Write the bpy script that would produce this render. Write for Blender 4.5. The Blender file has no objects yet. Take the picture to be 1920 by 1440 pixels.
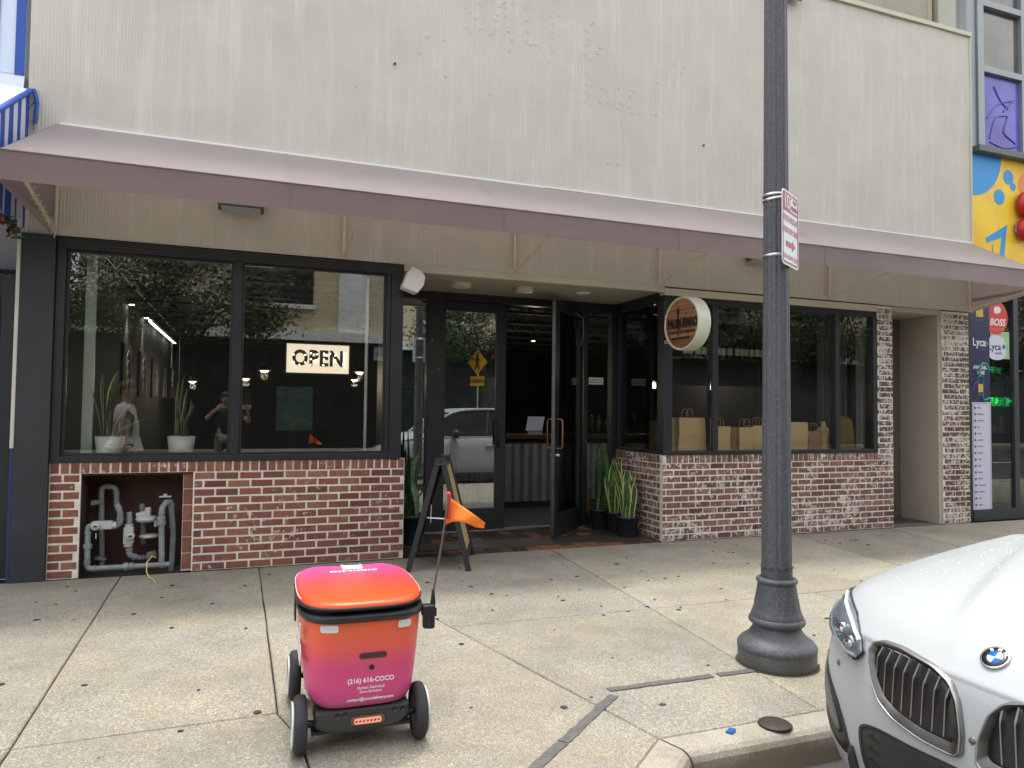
import bpy, bmesh, math, random
import numpy as np
from mathutils import Vector, Matrix

R = math.radians
PI = math.pi
rnd = random.Random(7)
S = bpy.context.scene
COL = S.collection

# ------------------------------------------------------------------ camera
cam_d = bpy.data.cameras.new("camera")
cam_d.sensor_width = 36.0
cam_d.lens = 24.92
cam_d.clip_start = 0.05
cam_d.clip_end = 400.0
cam = bpy.data.objects.new("camera", cam_d)
COL.objects.link(cam)
_r = Vector((0.9364, -0.3507, 0.0119)); _f = Vector((0.3500, 0.9360, 0.0370))
_f.normalize(); _r = (_r - _f * _r.dot(_f)).normalized(); _u = _r.cross(_f)
mw = Matrix.Identity(4)
for i in range(3):
    mw[i][0] = _r[i]; mw[i][1] = _u[i]; mw[i][2] = -_f[i]
mw[0][3], mw[1][3], mw[2][3] = 0.0, 0.0, 1.5
cam.matrix_world = mw
S.camera = cam

# ------------------------------------------------------------------ sky, sun, exposure
SUN_EL, SUN_AZ = R(80), R(10)      # high, slightly behind the building
w = bpy.data.worlds.new("World"); S.world = w; w.use_nodes = True
nt = w.node_tree; nt.nodes.clear()
wo = nt.nodes.new("ShaderNodeOutputWorld"); bg = nt.nodes.new("ShaderNodeBackground")
sky = nt.nodes.new("ShaderNodeTexSky"); sky.sky_type = 'NISHITA'; sky.sun_disc = False
sky.sun_elevation = SUN_EL; sky.sun_rotation = SUN_AZ
sky.air_density = 1.0; sky.dust_density = 4.0; sky.ozone_density = 1.0
hs = nt.nodes.new("ShaderNodeHueSaturation"); hs.inputs["Saturation"].default_value = 0.22
nt.links.new(sky.outputs[0], hs.inputs["Color"]); 
ov = nt.nodes.new("ShaderNodeMix"); ov.data_type = 'RGBA'; ov.inputs[0].default_value = 0.6      # even cloud cover over the clear sky
nt.links.new(hs.outputs[0], ov.inputs[6]); ov.inputs[7].default_value = (2.30, 2.36, 2.42, 1); nt.links.new(ov.outputs[2], bg.inputs[0])
bg.inputs[1].default_value = 0.15
nt.links.new(bg.outputs[0], wo.inputs[0])
sl = bpy.data.lights.new("sun", 'SUN'); sl.energy = 0.6; sl.angle = R(10); sl.color = (1.0, 0.955, 0.88)
sun = bpy.data.objects.new("sun", sl); COL.objects.link(sun)
_sd = Vector((math.sin(SUN_AZ) * math.cos(SUN_EL), math.cos(SUN_AZ) * math.cos(SUN_EL), math.sin(SUN_EL)))
sun.rotation_euler = _sd.to_track_quat('Z', 'Y').to_euler(); sun.location = (0, 0, 30)
S.view_settings.view_transform = 'Standard'
S.view_settings.look = 'None'
S.view_settings.exposure = 2.12
S.view_settings.gamma = 1.0
S.view_settings.use_curve_mapping = False
S.render.engine = 'CYCLES'
S.cycles.use_denoising = True
S.cycles.max_bounces = 8; S.cycles.diffuse_bounces = 5; S.cycles.glossy_bounces = 4
S.cycles.transparent_max_bounces = 16; S.cycles.transmission_bounces = 4
S.cycles.caustics_reflective = False; S.cycles.caustics_refractive = False
S.cycles.sample_clamp_indirect = 6.0

# ------------------------------------------------------------------ materials
def srgb(r, g, b):
    f = lambda c: (c / 255 / 12.92) if c / 255 <= 0.04045 else ((c / 255 + 0.055) / 1.055) ** 2.4
    return (f(r), f(g), f(b))
_mats = {}
def mat(name, col, rough=0.6, metal=0.0, var=0.0, vscale=6.0, bump=0.0, bscale=60.0, spec=0.5, emit=None, estr=0.0, coat=0.0, rand=0.0, sheen=0.0, stretch=None):
    if name in _mats: return _mats[name]
    m = bpy.data.materials.new(name); m.use_nodes = True; n = m.node_tree; L = n.links
    b = n.nodes["Principled BSDF"]
    b.inputs["Base Color"].default_value = (*col, 1); b.inputs["Roughness"].default_value = rough
    b.inputs["Metallic"].default_value = metal; b.inputs["Specular IOR Level"].default_value = spec
    b.inputs["Coat Weight"].default_value = coat; b.inputs["Coat Roughness"].default_value = 0.04
    b.inputs["Sheen Weight"].default_value = sheen
    if emit: b.inputs["Emission Color"].default_value = (*emit, 1); b.inputs["Emission Strength"].default_value = estr
    geo = n.nodes.new("ShaderNodeNewGeometry"); vec = geo.outputs["Position"]
    if stretch:
        mp = n.nodes.new("ShaderNodeMapping"); mp.inputs["Scale"].default_value = stretch; L.new(vec, mp.inputs[0]); vec = mp.outputs[0]
    if var > 0 or rand > 0:
        fac = None
        if var > 0:
            t = n.nodes.new("ShaderNodeTexNoise"); t.inputs["Scale"].default_value = vscale; t.inputs["Detail"].default_value = 6
            t.inputs["Roughness"].default_value = 0.62; L.new(vec, t.inputs["Vector"])
            mr = n.nodes.new("ShaderNodeMapRange"); mr.inputs[1].default_value = 0.25; mr.inputs[2].default_value = 0.75
            mr.inputs[3].default_value = 1 - var; mr.inputs[4].default_value = 1 + var; L.new(t.outputs[0], mr.inputs[0]); fac = mr.outputs[0]
        if rand > 0:
            oi = n.nodes.new("ShaderNodeObjectInfo"); m2 = n.nodes.new("ShaderNodeMapRange"); m2.inputs[3].default_value = 1 - rand; m2.inputs[4].default_value = 1 + rand
            L.new(oi.outputs["Random"], m2.inputs[0])
            if fac is None: fac = m2.outputs[0]
            else:
                mm = n.nodes.new("ShaderNodeMath"); mm.operation = 'MULTIPLY'; L.new(fac, mm.inputs[0]); L.new(m2.outputs[0], mm.inputs[1]); fac = mm.outputs[0]
        mx = n.nodes.new("ShaderNodeVectorMath"); mx.operation = 'SCALE'; mx.inputs[0].default_value = col; L.new(fac, mx.inputs["Scale"])
        L.new(mx.outputs[0], b.inputs["Base Color"])
    if bump > 0:
        t = n.nodes.new("ShaderNodeTexNoise"); t.inputs["Scale"].default_value = bscale; t.inputs["Detail"].default_value = 4; L.new(vec, t.inputs["Vector"])
        bp = n.nodes.new("ShaderNodeBump"); bp.inputs["Strength"].default_value = bump; bp.inputs["Distance"].default_value = 0.01
        L.new(t.outputs[0], bp.inputs["Height"]); L.new(bp.outputs[0], b.inputs["Normal"])
    _mats[name] = m; return m

class NB:      # small node helper for the hand-made materials
    def __init__(s, name):
        s.m = bpy.data.materials.new(name); s.m.use_nodes = True; s.n = s.m.node_tree; s.b = s.n.nodes["Principled BSDF"]; _mats[name] = s.m
        s.pos = s.n.nodes.new("ShaderNodeNewGeometry").outputs["Position"]
    def noise(s, scale, detail=5, rough=0.6, vec=None, stretch=None):
        v = vec or s.pos
        if stretch:
            mp = s.n.nodes.new("ShaderNodeMapping"); mp.inputs["Scale"].default_value = stretch; s.n.links.new(v, mp.inputs[0]); v = mp.outputs[0]
        t = s.n.nodes.new("ShaderNodeTexNoise"); t.inputs["Scale"].default_value = scale; t.inputs["Detail"].default_value = detail
        t.inputs["Roughness"].default_value = rough; s.n.links.new(v, t.inputs["Vector"]); return t.outputs[0]
    def ramp(s, fac, stops, interp='LINEAR'):
        r = s.n.nodes.new("ShaderNodeValToRGB"); r.color_ramp.interpolation = interp
        e = r.color_ramp.elements
        while len(e) < len(stops): e.new(0.5)
        for k, (p, c) in enumerate(stops):
            e[k].position = p; e[k].color = (*c, 1) if len(c) == 3 else c
        s.n.links.new(fac, r.inputs[0]); return r.outputs[0]
    def mix(s, fac, a, b, mode='MIX'):
        x = s.n.nodes.new("ShaderNodeMix"); x.data_type = 'RGBA'; x.blend_type = mode
        for sock, v in ((x.inputs[0], fac), (x.inputs[6], a), (x.inputs[7], b)):
            if hasattr(v, "is_output"): s.n.links.new(v, sock)
            elif isinstance(v, tuple): sock.default_value = (*v, 1)
            else: sock.default_value = v
        return x.outputs[2]
    def math(s, op, a, b=0.0, c=None):
        x = s.n.nodes.new("ShaderNodeMath"); x.operation = op
        for i, v in enumerate((a, b) if c is None else (a, b, c)):
            if hasattr(v, "is_output"): s.n.links.new(v, x.inputs[i])
            else: x.inputs[i].default_value = v
        return x.outputs[0]
    def sep(s, v=None):
        x = s.n.nodes.new("ShaderNodeSeparateXYZ"); s.n.links.new(v or s.pos, x.inputs[0]); return x.outputs
    def obj(s):
        return s.n.nodes.new("ShaderNodeTexCoord").outputs["Object"]
    def rand(s):
        return s.n.nodes.new("ShaderNodeObjectInfo").outputs["Random"]
    def bump(s, h, strength=0.3, dist=0.01):
        b = s.n.nodes.new("ShaderNodeBump"); b.inputs["Strength"].default_value = strength; b.inputs["Distance"].default_value = dist
        s.n.links.new(h, b.inputs["Height"]); s.n.links.new(b.outputs[0], s.b.inputs["Normal"])
    def color(s, c, rough=0.6, spec=0.5):
        if hasattr(c, "is_output"): s.n.links.new(c, s.b.inputs["Base Color"])
        else: s.b.inputs["Base Color"].default_value = (*c, 1)
        if hasattr(rough, "is_output"): s.n.links.new(rough, s.b.inputs["Roughness"])
        else: s.b.inputs["Roughness"].default_value = rough
        s.b.inputs["Specular IOR Level"].default_value = spec
        return s.m

def brick_mat(name, tones, white, wscale):
    k = NB(name); c = k.ramp(k.rand(), tones)
    c = k.mix(k.math('MULTIPLY', k.noise(14, 4), 0.55), c, (0.05, 0.03, 0.028), 'MIX')
    w1 = k.noise(wscale, 8, 0.72); w2 = k.noise(2.3, 3)
    wf = k.ramp(k.math('ADD', w1, k.math('MULTIPLY', k.math('SUBTRACT', w2, 0.5), 0.45)), [(white, (0, 0, 0)), (min(1, white + 0.07), (0.85,) * 3)])
    c = k.mix(wf, c, (0.66, 0.61, 0.54))
    dk = k.ramp(k.noise(5.5, 6, 0.7), [(0.6, (0, 0, 0)), (0.72, (0.7,) * 3)])
    c = k.mix(dk, c, (0.06, 0.045, 0.04))
    k.bump(k.noise(70, 6, 0.7), 0.55, 0.006)
    return k.color(c, 0.85, 0.25)
M_BRICK_L = brick_mat("brick_red", [(0.0, (0.18, 0.072, 0.055)), (0.25, (0.29, 0.105, 0.076)), (0.55, (0.33, 0.125, 0.085)), (0.8, (0.37, 0.165, 0.10)), (1.0, (0.26, 0.085, 0.075))], 0.60, 17)
M_BRICK_R = brick_mat("brick_dark_red", [(0.0, (0.11, 0.06, 0.054)), (0.3, (0.21, 0.098, 0.08)), (0.6, (0.27, 0.13, 0.10)), (0.8, (0.34, 0.18, 0.14)), (1.0, (0.19, 0.10, 0.09))], 0.535, 22)
M_BRICK_P = brick_mat("brick_limewashed", [(0.0, (0.10, 0.06, 0.055)), (0.5, (0.18, 0.085, 0.07)), (1.0, (0.13, 0.075, 0.07))], 0.49, 24)
def mortar():
    k = NB("mortar"); c = k.ramp(k.noise(9, 6, 0.7), [(0.3, (0.58, 0.53, 0.46)), (0.55, (0.76, 0.72, 0.64)), (0.75, (0.82, 0.79, 0.73))])
    z = k.sep()[2]
    k.bump(k.noise(45, 5, 0.7), 0.7, 0.008); return k.color(c, 0.9, 0.2)
M_MORTAR = mortar()

def concrete():
    k = NB("concrete_aggregate")
    fine = k.noise(150, 4, 0.7); mid = k.noise(30, 5, 0.7)
    c = k.ramp(fine, [(0.30, (0.10, 0.088, 0.066)), (0.45, (0.235, 0.212, 0.165)), (0.56, (0.345, 0.318, 0.255)), (0.70, (0.52, 0.50, 0.44))])
    vo = k.n.nodes.new("ShaderNodeTexVoronoi"); vo.inputs["Scale"].default_value = 115; k.n.links.new(k.pos, vo.inputs["Vector"])
    st_ = k.ramp(vo.outputs["Color"], [(0.0, (0.34,) * 3), (0.35, (0.86,) * 3), (0.65, (1.16, 1.15, 1.12)), (1.0, (1.95, 1.93, 1.88))])
    c = k.mix(0.62, c, st_, 'MULTIPLY')
    c = k.mix(k.ramp(mid, [(0.35, (0.45,) * 3), (0.62, (0.0,) * 3)]), c, (0.19, 0.17, 0.13))
    drip = k.noise(0.55, 8, 0.78); c = k.mix(k.ramp(drip, [(0.55, (0.0,) * 3), (0.60, (0.30,) * 3), (0.72, (0.42,) * 3)]), c, (0.21, 0.19, 0.15))
    st = k.noise(1.1, 7, 0.68)
    c = k.mix(k.ramp(st, [(0.42, (0.0,) * 3), (0.68, (0.55,) * 3)]), c, (0.175, 0.15, 0.11))
    st2 = k.noise(2.6, 6, 0.7)
    c = k.mix(k.ramp(st2, [(0.55, (0.0,) * 3), (0.75, (0.5,) * 3)]), c, (0.28, 0.28, 0.265))
    tone = k.ramp(k.noise(1.7, 7, .7), [(.34, (.80, .85, .90)), (.5, (.98, .99, 1.0)), (.66, (1.11, 1.08, 1.01))]); c = k.mix(.9, c, tone, 'MULTIPLY')
    c = k.mix(k.ramp(k.noise(7, 8, .8), [(.58, (0,) * 3), (.70, (.35,) * 3)]), c, (.17, .16, .14))
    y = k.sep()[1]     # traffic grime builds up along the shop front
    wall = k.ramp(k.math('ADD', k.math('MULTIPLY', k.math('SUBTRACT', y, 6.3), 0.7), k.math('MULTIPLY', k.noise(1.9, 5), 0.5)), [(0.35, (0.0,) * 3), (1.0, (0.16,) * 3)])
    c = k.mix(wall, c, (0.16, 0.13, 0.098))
    c = k.mix(1.0, c, k.ramp(k.rand(), [(0, (0.92, 0.94, 0.985)), (.5, (1.02, 1.03, 1.05)), (1, (1.12, 1.12, 1.12))]), 'MULTIPLY')
    k.bump(k.math("ADD", fine, k.math("MULTIPLY", vo.outputs["Distance"], -.6)), 0.5, 0.004); return k.color(c, 0.85, 0.3)
M_CONC = concrete()
def kerbm():
    k = NB("kerb_concrete"); fine = k.noise(120, 4, 0.7)
    c = k.ramp(fine, [(0.3, (0.20, 0.18, 0.145)), (0.55, (0.36, 0.335, 0.28)), (0.75, (0.47, 0.44, 0.385))])
    z = k.sep()[2]
    d = k.ramp(k.math('ADD', k.math('MULTIPLY', z, -5.5), k.math('MULTIPLY', k.noise(5, 6, 0.75), 1.1)), [(0.48, (0.0,) * 3), (1.0, (0.85,) * 3)])
    c = k.mix(d, c, (0.17, 0.13, 0.085)); k.bump(fine, 0.4, 0.004); return k.color(c, 0.85, 0.3)
M_KERB = kerbm()
def asphalt():
    k = NB("asphalt"); c = k.ramp(k.noise(130, 3, 0.7), [(0.3, (0.028, 0.028, 0.03)), (0.7, (0.085, 0.083, 0.08))])
    k.bump(k.noise(130, 3), 0.6, 0.006); return k.color(c, 0.8, 0.35)
M_ASPH = asphalt()
M_PATCH = mat("asphalt_patch", (0.10, 0.095, 0.09), 0.85, var=0.35, vscale=40, bump=0.5, bscale=120)
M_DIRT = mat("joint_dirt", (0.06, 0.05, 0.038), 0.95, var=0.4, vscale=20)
M_GUM = mat("gum", (0.035, 0.033, 0.032), 0.7, var=0.3, vscale=30)

def cladding():
    k = NB("beige_cladding"); base = srgb(197, 193, 182)
    c = k.ramp(k.noise(1.4, 6, 0.65), [(0.3, tuple(v * 0.90 for v in base)), (0.6, base), (0.8, tuple(min(1, v * 1.05) for v in base))])
    x, y, z = k.sep()
    streak = k.ramp(k.noise(3.0, 5, 0.65, stretch=(3.4, 1, 0.22)), [(0.52, (0.0,) * 3), (0.70, (0.7,) * 3)])
    c = k.mix(streak, c, srgb(206, 206, 198))
    c = k.mix(k.ramp(k.noise(5.0, 5, 0.7, stretch=(5, 1, 0.35)), [(0.6, (0,) * 3), (0.78, (0.32,) * 3)]), c, srgb(150, 146, 132))
    top = k.ramp(k.math('ADD', k.math('MULTIPLY', z, 0.33), k.math('MULTIPLY', k.noise(1.2, 5), 0.35)), [(0.0, (0, 0, 0)), (1.0, (0, 0, 0))])
    h = k.math('ADD', k.math('MULTIPLY', k.noise(3.2, 3, 0.5), 0.7), k.math('MULTIPLY', k.noise(1.1, 2, 0.5), 1.0))
    k.bump(h, 0.32, 0.03)
    return k.color(c, 0.55, 0.35)
M_CLAD = cladding()
M_BEIGE = mat("beige_paint", srgb(178, 172, 154), 0.6, var=0.07, vscale=2.5, bump=0.12, bscale=30)
M_TRIM = mat("cream_trim", srgb(196, 190, 172), 0.55, var=0.08, vscale=3)
M_STUCCO = mat("rough_stucco", srgb(190, 186, 172), 0.9, var=0.1, vscale=2.5, bump=1.0, bscale=9)
M_AWN = NB("awning_canvas")
_c = M_AWN.ramp(M_AWN.noise(1.3, 5, 0.6), [(0.3, srgb(113, 94, 97)), (0.7, srgb(126, 106, 109))])
_c = M_AWN.mix(M_AWN.ramp(M_AWN.noise(.8, 7, .75), [(.5, (0,) * 3), (.7, (.35,) * 3)]), _c, srgb(140, 128, 126)); _c = M_AWN.mix(M_AWN.ramp(M_AWN.noise(2.2, 6, .7, stretch=(2.5, 1, .5)), [(.56, (0,) * 3), (.72, (.3,) * 3)]), _c, srgb(92, 80, 80))
M_AWN.bump(M_AWN.noise(420, 2), 0.12, 0.002)
M_AWN.b.inputs['Sheen Weight'].default_value = 0.75; _nt = M_AWN.n; M_AWN = M_AWN.color(_c, 0.45, 0.6)
_tr = _nt.nodes.new("ShaderNodeBsdfTranslucent"); _tr.inputs[0].default_value = (.62, .52, .48, 1); _mx = _nt.nodes.new("ShaderNodeMixShader"); _mx.inputs[0].default_value = .32
_nt.links.new(_nt.nodes["Principled BSDF"].outputs[0], _mx.inputs[1]); _nt.links.new(_tr.outputs[0], _mx.inputs[2]); _nt.links.new(_mx.outputs[0], _nt.nodes["Material Output"].inputs[0])
M_AWNB = mat("awning_underside", srgb(62, 54, 56), 0.8)
M_BLACK = mat("black_frame", (0.014, 0.0155, 0.020), 0.42, var=0.25, vscale=4, bump=0.04, bscale=40)
M_PILLAR = mat("black_painted_pillar", (0.024, 0.026, 0.033), 0.55, var=0.22, vscale=3, bump=0.1, bscale=30)
M_DARK = mat("dark_plastic", (0.022, 0.022, 0.025), 0.45)
M_RUBBER = mat("rubber", (0.025, 0.026, 0.029), 0.75, var=0.2, vscale=30)
M_STEEL = mat("brushed_steel", (0.55, 0.55, 0.56), 0.35, 1.0, var=0.1, vscale=20)
M_WHITE = mat("white_paint", (0.78, 0.78, 0.76), 0.5, var=0.04, vscale=5)
M_POT = mat("white_ceramic", (0.88, 0.89, 0.84), 0.3)
k = NB("grey_pipe_paint"); c = k.ramp(k.noise(11, 6, .7), [(.3, (.15, .165, .17)), (.55, (.23, .25, .258)), (.75, (.31, .33, .335))]); c = k.mix(k.ramp(k.noise(26, 7, .8), [(.62, (0,) * 3), (.68, (.8,) * 3)]), c, (.13, .085, .06)); k.bump(k.noise(60, 4), .25, .004); M_GREYPIPE = k.color(c, .5, .4)
M_METER = mat("meter_grey", (0.42, 0.43, 0.42), 0.45, var=0.15, vscale=15)
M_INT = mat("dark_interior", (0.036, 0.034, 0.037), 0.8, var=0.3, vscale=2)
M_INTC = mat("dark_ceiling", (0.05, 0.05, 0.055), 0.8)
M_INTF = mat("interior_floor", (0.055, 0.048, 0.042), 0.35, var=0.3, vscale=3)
M_TREE = mat("bark", (0.075, 0.06, 0.048), 0.9, var=0.35, vscale=12, bump=0.8, bscale=25)
M_KRAFT = mat("kraft_paper", srgb(222, 190, 140), 0.8, var=0.08, vscale=8, rand=0.1, bump=0.25, bscale=14)
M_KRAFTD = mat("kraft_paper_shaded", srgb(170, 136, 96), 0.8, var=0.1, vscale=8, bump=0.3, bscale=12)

def glass_mat(name, tint, refl):
    m = bpy.data.materials.new(name); m.use_nodes = True; n = m.node_tree; n.nodes.clear(); L = n.links
    o = n.nodes.new("ShaderNodeOutputMaterial"); mx = n.nodes.new("ShaderNodeMixShader")
    t = n.nodes.new("ShaderNodeBsdfTransparent"); t.inputs[0].default_value = (*tint, 1)
    g = n.nodes.new("ShaderNodeBsdfGlossy"); g.inputs["Roughness"].default_value = 0.0; g.inputs[0].default_value = (0.96, 0.98, 1, 1)
    lw = n.nodes.new("ShaderNodeLayerWeight"); lw.inputs[0].default_value = 0.22
    ad = n.nodes.new("ShaderNodeMath"); ad.operation = 'ADD'; ad.inputs[1].default_value = refl; ad.use_clamp = True
    ml = n.nodes.new("ShaderNodeMath"); ml.operation = 'MULTIPLY'; ml.inputs[1].default_value = 0.9
    L.new(lw.outputs["Fresnel"], ml.inputs[0]); L.new(ml.outputs[0], ad.inputs[0])
    ge = n.nodes.new("ShaderNodeNewGeometry")      # slightly wavy panes
    no = n.nodes.new("ShaderNodeTexNoise"); no.inputs["Scale"].default_value = 1.1; no.inputs["Detail"].default_value = 1
    L.new(ge.outputs["Position"], no.inputs["Vector"])
    bp = n.nodes.new("ShaderNodeBump"); bp.inputs["Strength"].default_value = 0.010; bp.inputs["Distance"].default_value = 0.02
    L.new(no.outputs[0], bp.inputs["Height"]); L.new(bp.outputs[0], g.inputs["Normal"])
    L.new(ad.outputs[0], mx.inputs[0]); L.new(t.outputs[0], mx.inputs[1]); L.new(g.outputs[0], mx.inputs[2]); L.new(mx.outputs[0], o.inputs[0])
    _mats[name] = m; return m
M_GLASS = glass_mat("window_glass", (0.95, 0.965, 0.955), 0.085)
M_GLASSD = glass_mat("door_glass", (0.72, 0.75, 0.74), 0.24)
M_GLASSR = glass_mat("clear_window_glass", (0.95, 0.96, 0.955), 0.045)

# ------------------------------------------------------------------ mesh building
class MB:
    def __init__(s): s.v = []; s.f = []; s.mi = []; s.sm = []
    def add(s, vs, fs, mi=0, smooth=False):
        o = len(s.v); s.v += [tuple(v) for v in vs]; s.f += [tuple(i + o for i in f) for f in fs]
        s.mi += [mi] * len(fs); s.sm += [smooth] * len(fs); return s
    def box(s, x0, x1, y0, y1, z0, z1, mi=0):
        x0, x1 = sorted((x0, x1)); y0, y1 = sorted((y0, y1)); z0, z1 = sorted((z0, z1))
        return s.add([(x0, y0, z0), (x1, y0, z0), (x1, y1, z0), (x0, y1, z0), (x0, y0, z1), (x1, y0, z1), (x1, y1, z1), (x0, y1, z1)],
                     [(0, 3, 2, 1), (4, 5, 6, 7), (0, 1, 5, 4), (1, 2, 6, 5), (2, 3, 7, 6), (3, 0, 4, 7)], mi)
    def obox(s, c, ax, ay, az, hx, hy, hz, mi=0):     # oriented box: centre, axes, half sizes
        c = Vector(c); X = Vector(ax).normalized() * hx; Y = Vector(ay).normalized() * hy; Z = Vector(az).normalized() * hz
        q = [c - X - Y - Z, c + X - Y - Z, c + X + Y - Z, c - X + Y - Z, c - X - Y + Z, c + X - Y + Z, c + X + Y + Z, c - X + Y + Z]
        return s.add(q, [(0, 3, 2, 1), (4, 5, 6, 7), (0, 1, 5, 4), (1, 2, 6, 5), (2, 3, 7, 6), (3, 0, 4, 7)], mi)
    def bar(s, a, b, wd, th, up=(0, 0, 1), mi=0):     # rectangular bar from a to b
        a, b = Vector(a), Vector(b); d = (b - a); l = d.length; d.normalize(); u = Vector(up)
        sd = d.cross(u)
        if sd.length < 1e-4: sd = d.cross(Vector((1, 0, 0)))
        sd.normalize(); u = sd.cross(d)
        return s.obox((a + b) / 2, d, sd, u, l / 2, wd / 2, th / 2, mi)
    def tube(s, pts, r, n=10, mi=0, cap=True):
        pts = [Vector(p) for p in pts]; rs = r if isinstance(r, (list, tuple)) else [r] * len(pts)
        rings = []; prev = None
        for i, p in enumerate(pts):
            t = (pts[min(i + 1, len(pts) - 1)] - pts[max(i - 1, 0)]).normalized()
            ref = prev if prev is not None else (Vector((0, 0, 1)) if abs(t.z) < 0.9 else Vector((1, 0, 0)))
            a = (ref - t * ref.dot(t))
            if a.length < 1e-5: a = t.orthogonal()
            a.normalize(); b = t.cross(a); prev = a
            rings.append([p + (a * math.cos(2 * PI * k / n) + b * math.sin(2 * PI * k / n)) * rs[i] for k in range(n)])
        vs = [v for rg in rings for v in rg]; fs = []
        for i in range(len(pts) - 1):
            for k in range(n):
                fs.append((i * n + k, i * n + (k + 1) % n, (i + 1) * n + (k + 1) % n, (i + 1) * n + k))
        s.add(vs, fs, mi, True)
        if cap:
            s.add(rings[0], [tuple(range(n))[::-1]], mi); s.add(rings[-1], [tuple(range(n))], mi)
        return s
    def lathe(s, prof, c=(0, 0, 0), n=32, axis='z', mi=0, smooth=True, wob=None):
        vs = []; c = Vector(c)
        for i, (r, h) in enumerate(prof):
            for k in range(n):
                a = 2 * PI * k / n; rr = r * (wob(a, i) if wob else 1)
                p = (rr * math.cos(a), rr * math.sin(a), h)
                if axis == 'y': p = (p[0], p[2], p[1])
                if axis == 'x': p = (p[2], p[0], p[1])
                vs.append(c + Vector(p))
        fs = [(i * n + k, i * n + (k + 1) % n, (i + 1) * n + (k + 1) % n, (i + 1) * n + k) for i in range(len(prof) - 1) for k in range(n)]
        if axis == 'y': fs = [f[::-1] for f in fs]
        return s.add(vs, fs, mi, smooth)
    def grid(s, P, mi=0, smooth=True, flip=False):
        nr, nc = len(P), len(P[0]); vs = [p for row in P for p in row]
        fs = [(i * nc + j, i * nc + j + 1, (i + 1) * nc + j + 1, (i + 1) * nc + j) for i in range(nr - 1) for j in range(nc - 1)]
        if flip: fs = [f[::-1] for f in fs]
        return s.add(vs, fs, mi, smooth)
    def prism(s, poly, lo, hi, mi=0):     # poly of 3D-mapped 2D points: lo(p) and hi(p) give the two ends
        n = len(poly); a = [lo(p) for p in poly]; b = [hi(p) for p in poly]
        s.add(a + b, [tuple(range(n))[::-1], tuple(range(n, 2 * n))] + [(i, (i + 1) % n, n + (i + 1) % n, n + i) for i in range(n)], mi); return s
    def build(s, name, mats, parent=None, local=False, bevel=0.0, auto=None, subsurf=0, fixn=False):
        me = bpy.data.meshes.new(name)
        off = Vector((0, 0, 0)) if (local or parent is None) else wloc(parent)
        me.from_pydata([tuple(Vector(v) - off) for v in s.v], [], s.f)
        for m in (mats if isinstance(mats, (list, tuple)) else [mats]): me.materials.append(m)
        me.polygons.foreach_set("material_index", s.mi); me.polygons.foreach_set("use_smooth", s.sm)
        me.update()
        if fixn:
            bm = bmesh.new(); bm.from_mesh(me); bmesh.ops.remove_doubles(bm, verts=bm.verts, dist=1e-5)
            bmesh.ops.recalc_face_normals(bm, faces=bm.faces); bm.to_mesh(me); bm.free()
        o = bpy.data.objects.new(name, me); COL.objects.link(o)
        if parent is not None: o.parent = parent
        if bevel > 0:
            md = o.modifiers.new("bevel", 'BEVEL'); md.width = bevel; md.segments = 2; md.limit_method = 'ANGLE'; md.angle_limit = R(40)
        if subsurf:
            md = o.modifiers.new("subsurf", 'SUBSURF'); md.levels = subsurf; md.render_levels = subsurf
        return o

def wloc(o):
    v = Vector((0, 0, 0))
    while o is not None: v = v + Vector(o.location); o = o.parent
    return v
def tag(o, label=None, cat=None, group=None, kind=None):
    if label: o["label"] = label
    if cat: o["category"] = cat
    if group: o["group"] = group
    if kind: o["kind"] = kind
    return o
def thing(name, label, cat, loc=(0, 0, 0), rz=0.0, group=None):
    o = bpy.data.objects.new(name, None); o.empty_display_size = 0.1; COL.objects.link(o)
    o.location = loc; o.rotation_euler = (0, 0, rz); return tag(o, label, cat, group)
def copy_tree(o, parent=None):
    c = o.copy(); COL.objects.link(c)
    if parent is not None: c.parent = parent
    for ch in list(o.children): copy_tree(ch, c)
    return c
_deps = None
def text(name, body, size, m, parent, loc, rot=(PI / 2, 0, 0), align='CENTER', ext=0.002, bold=0.0, sx=1.0, local=False, shear=0.0, space=1.0):
    cu = bpy.data.curves.new(name, 'FONT'); cu.body = body; cu.size = size; cu.align_x = align; cu.align_y = 'CENTER'
    cu.extrude = ext; cu.offset = bold; cu.shear = shear; cu.space_character = space; cu.resolution_u = 3
    t = bpy.data.objects.new(name + "_src", cu); COL.objects.link(t)
    dg = bpy.context.evaluated_depsgraph_get()
    me = bpy.data.meshes.new_from_object(t.evaluated_get(dg)); me.name = name
    bpy.data.objects.remove(t); bpy.data.curves.remove(cu)
    me.materials.clear(); me.materials.append(m)
    o = bpy.data.objects.new(name, me); COL.objects.link(o)
    if parent is not None: o.parent = parent
    off = Vector((0, 0, 0)) if (local or parent is None) else wloc(parent)
    o.location = Vector(loc) - off; o.rotation_euler = rot; o.scale = (sx, 1, 1); return o
def realize(o):      # bake an object's modifiers into its mesh
    dg = bpy.context.evaluated_depsgraph_get(); me = bpy.data.meshes.new_from_object(o.evaluated_get(dg)); o.modifiers.clear(); o.data = me; return o

WY = 7.12            # plane of the shop front
DY = 8.30            # plane of the recessed doors

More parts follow.
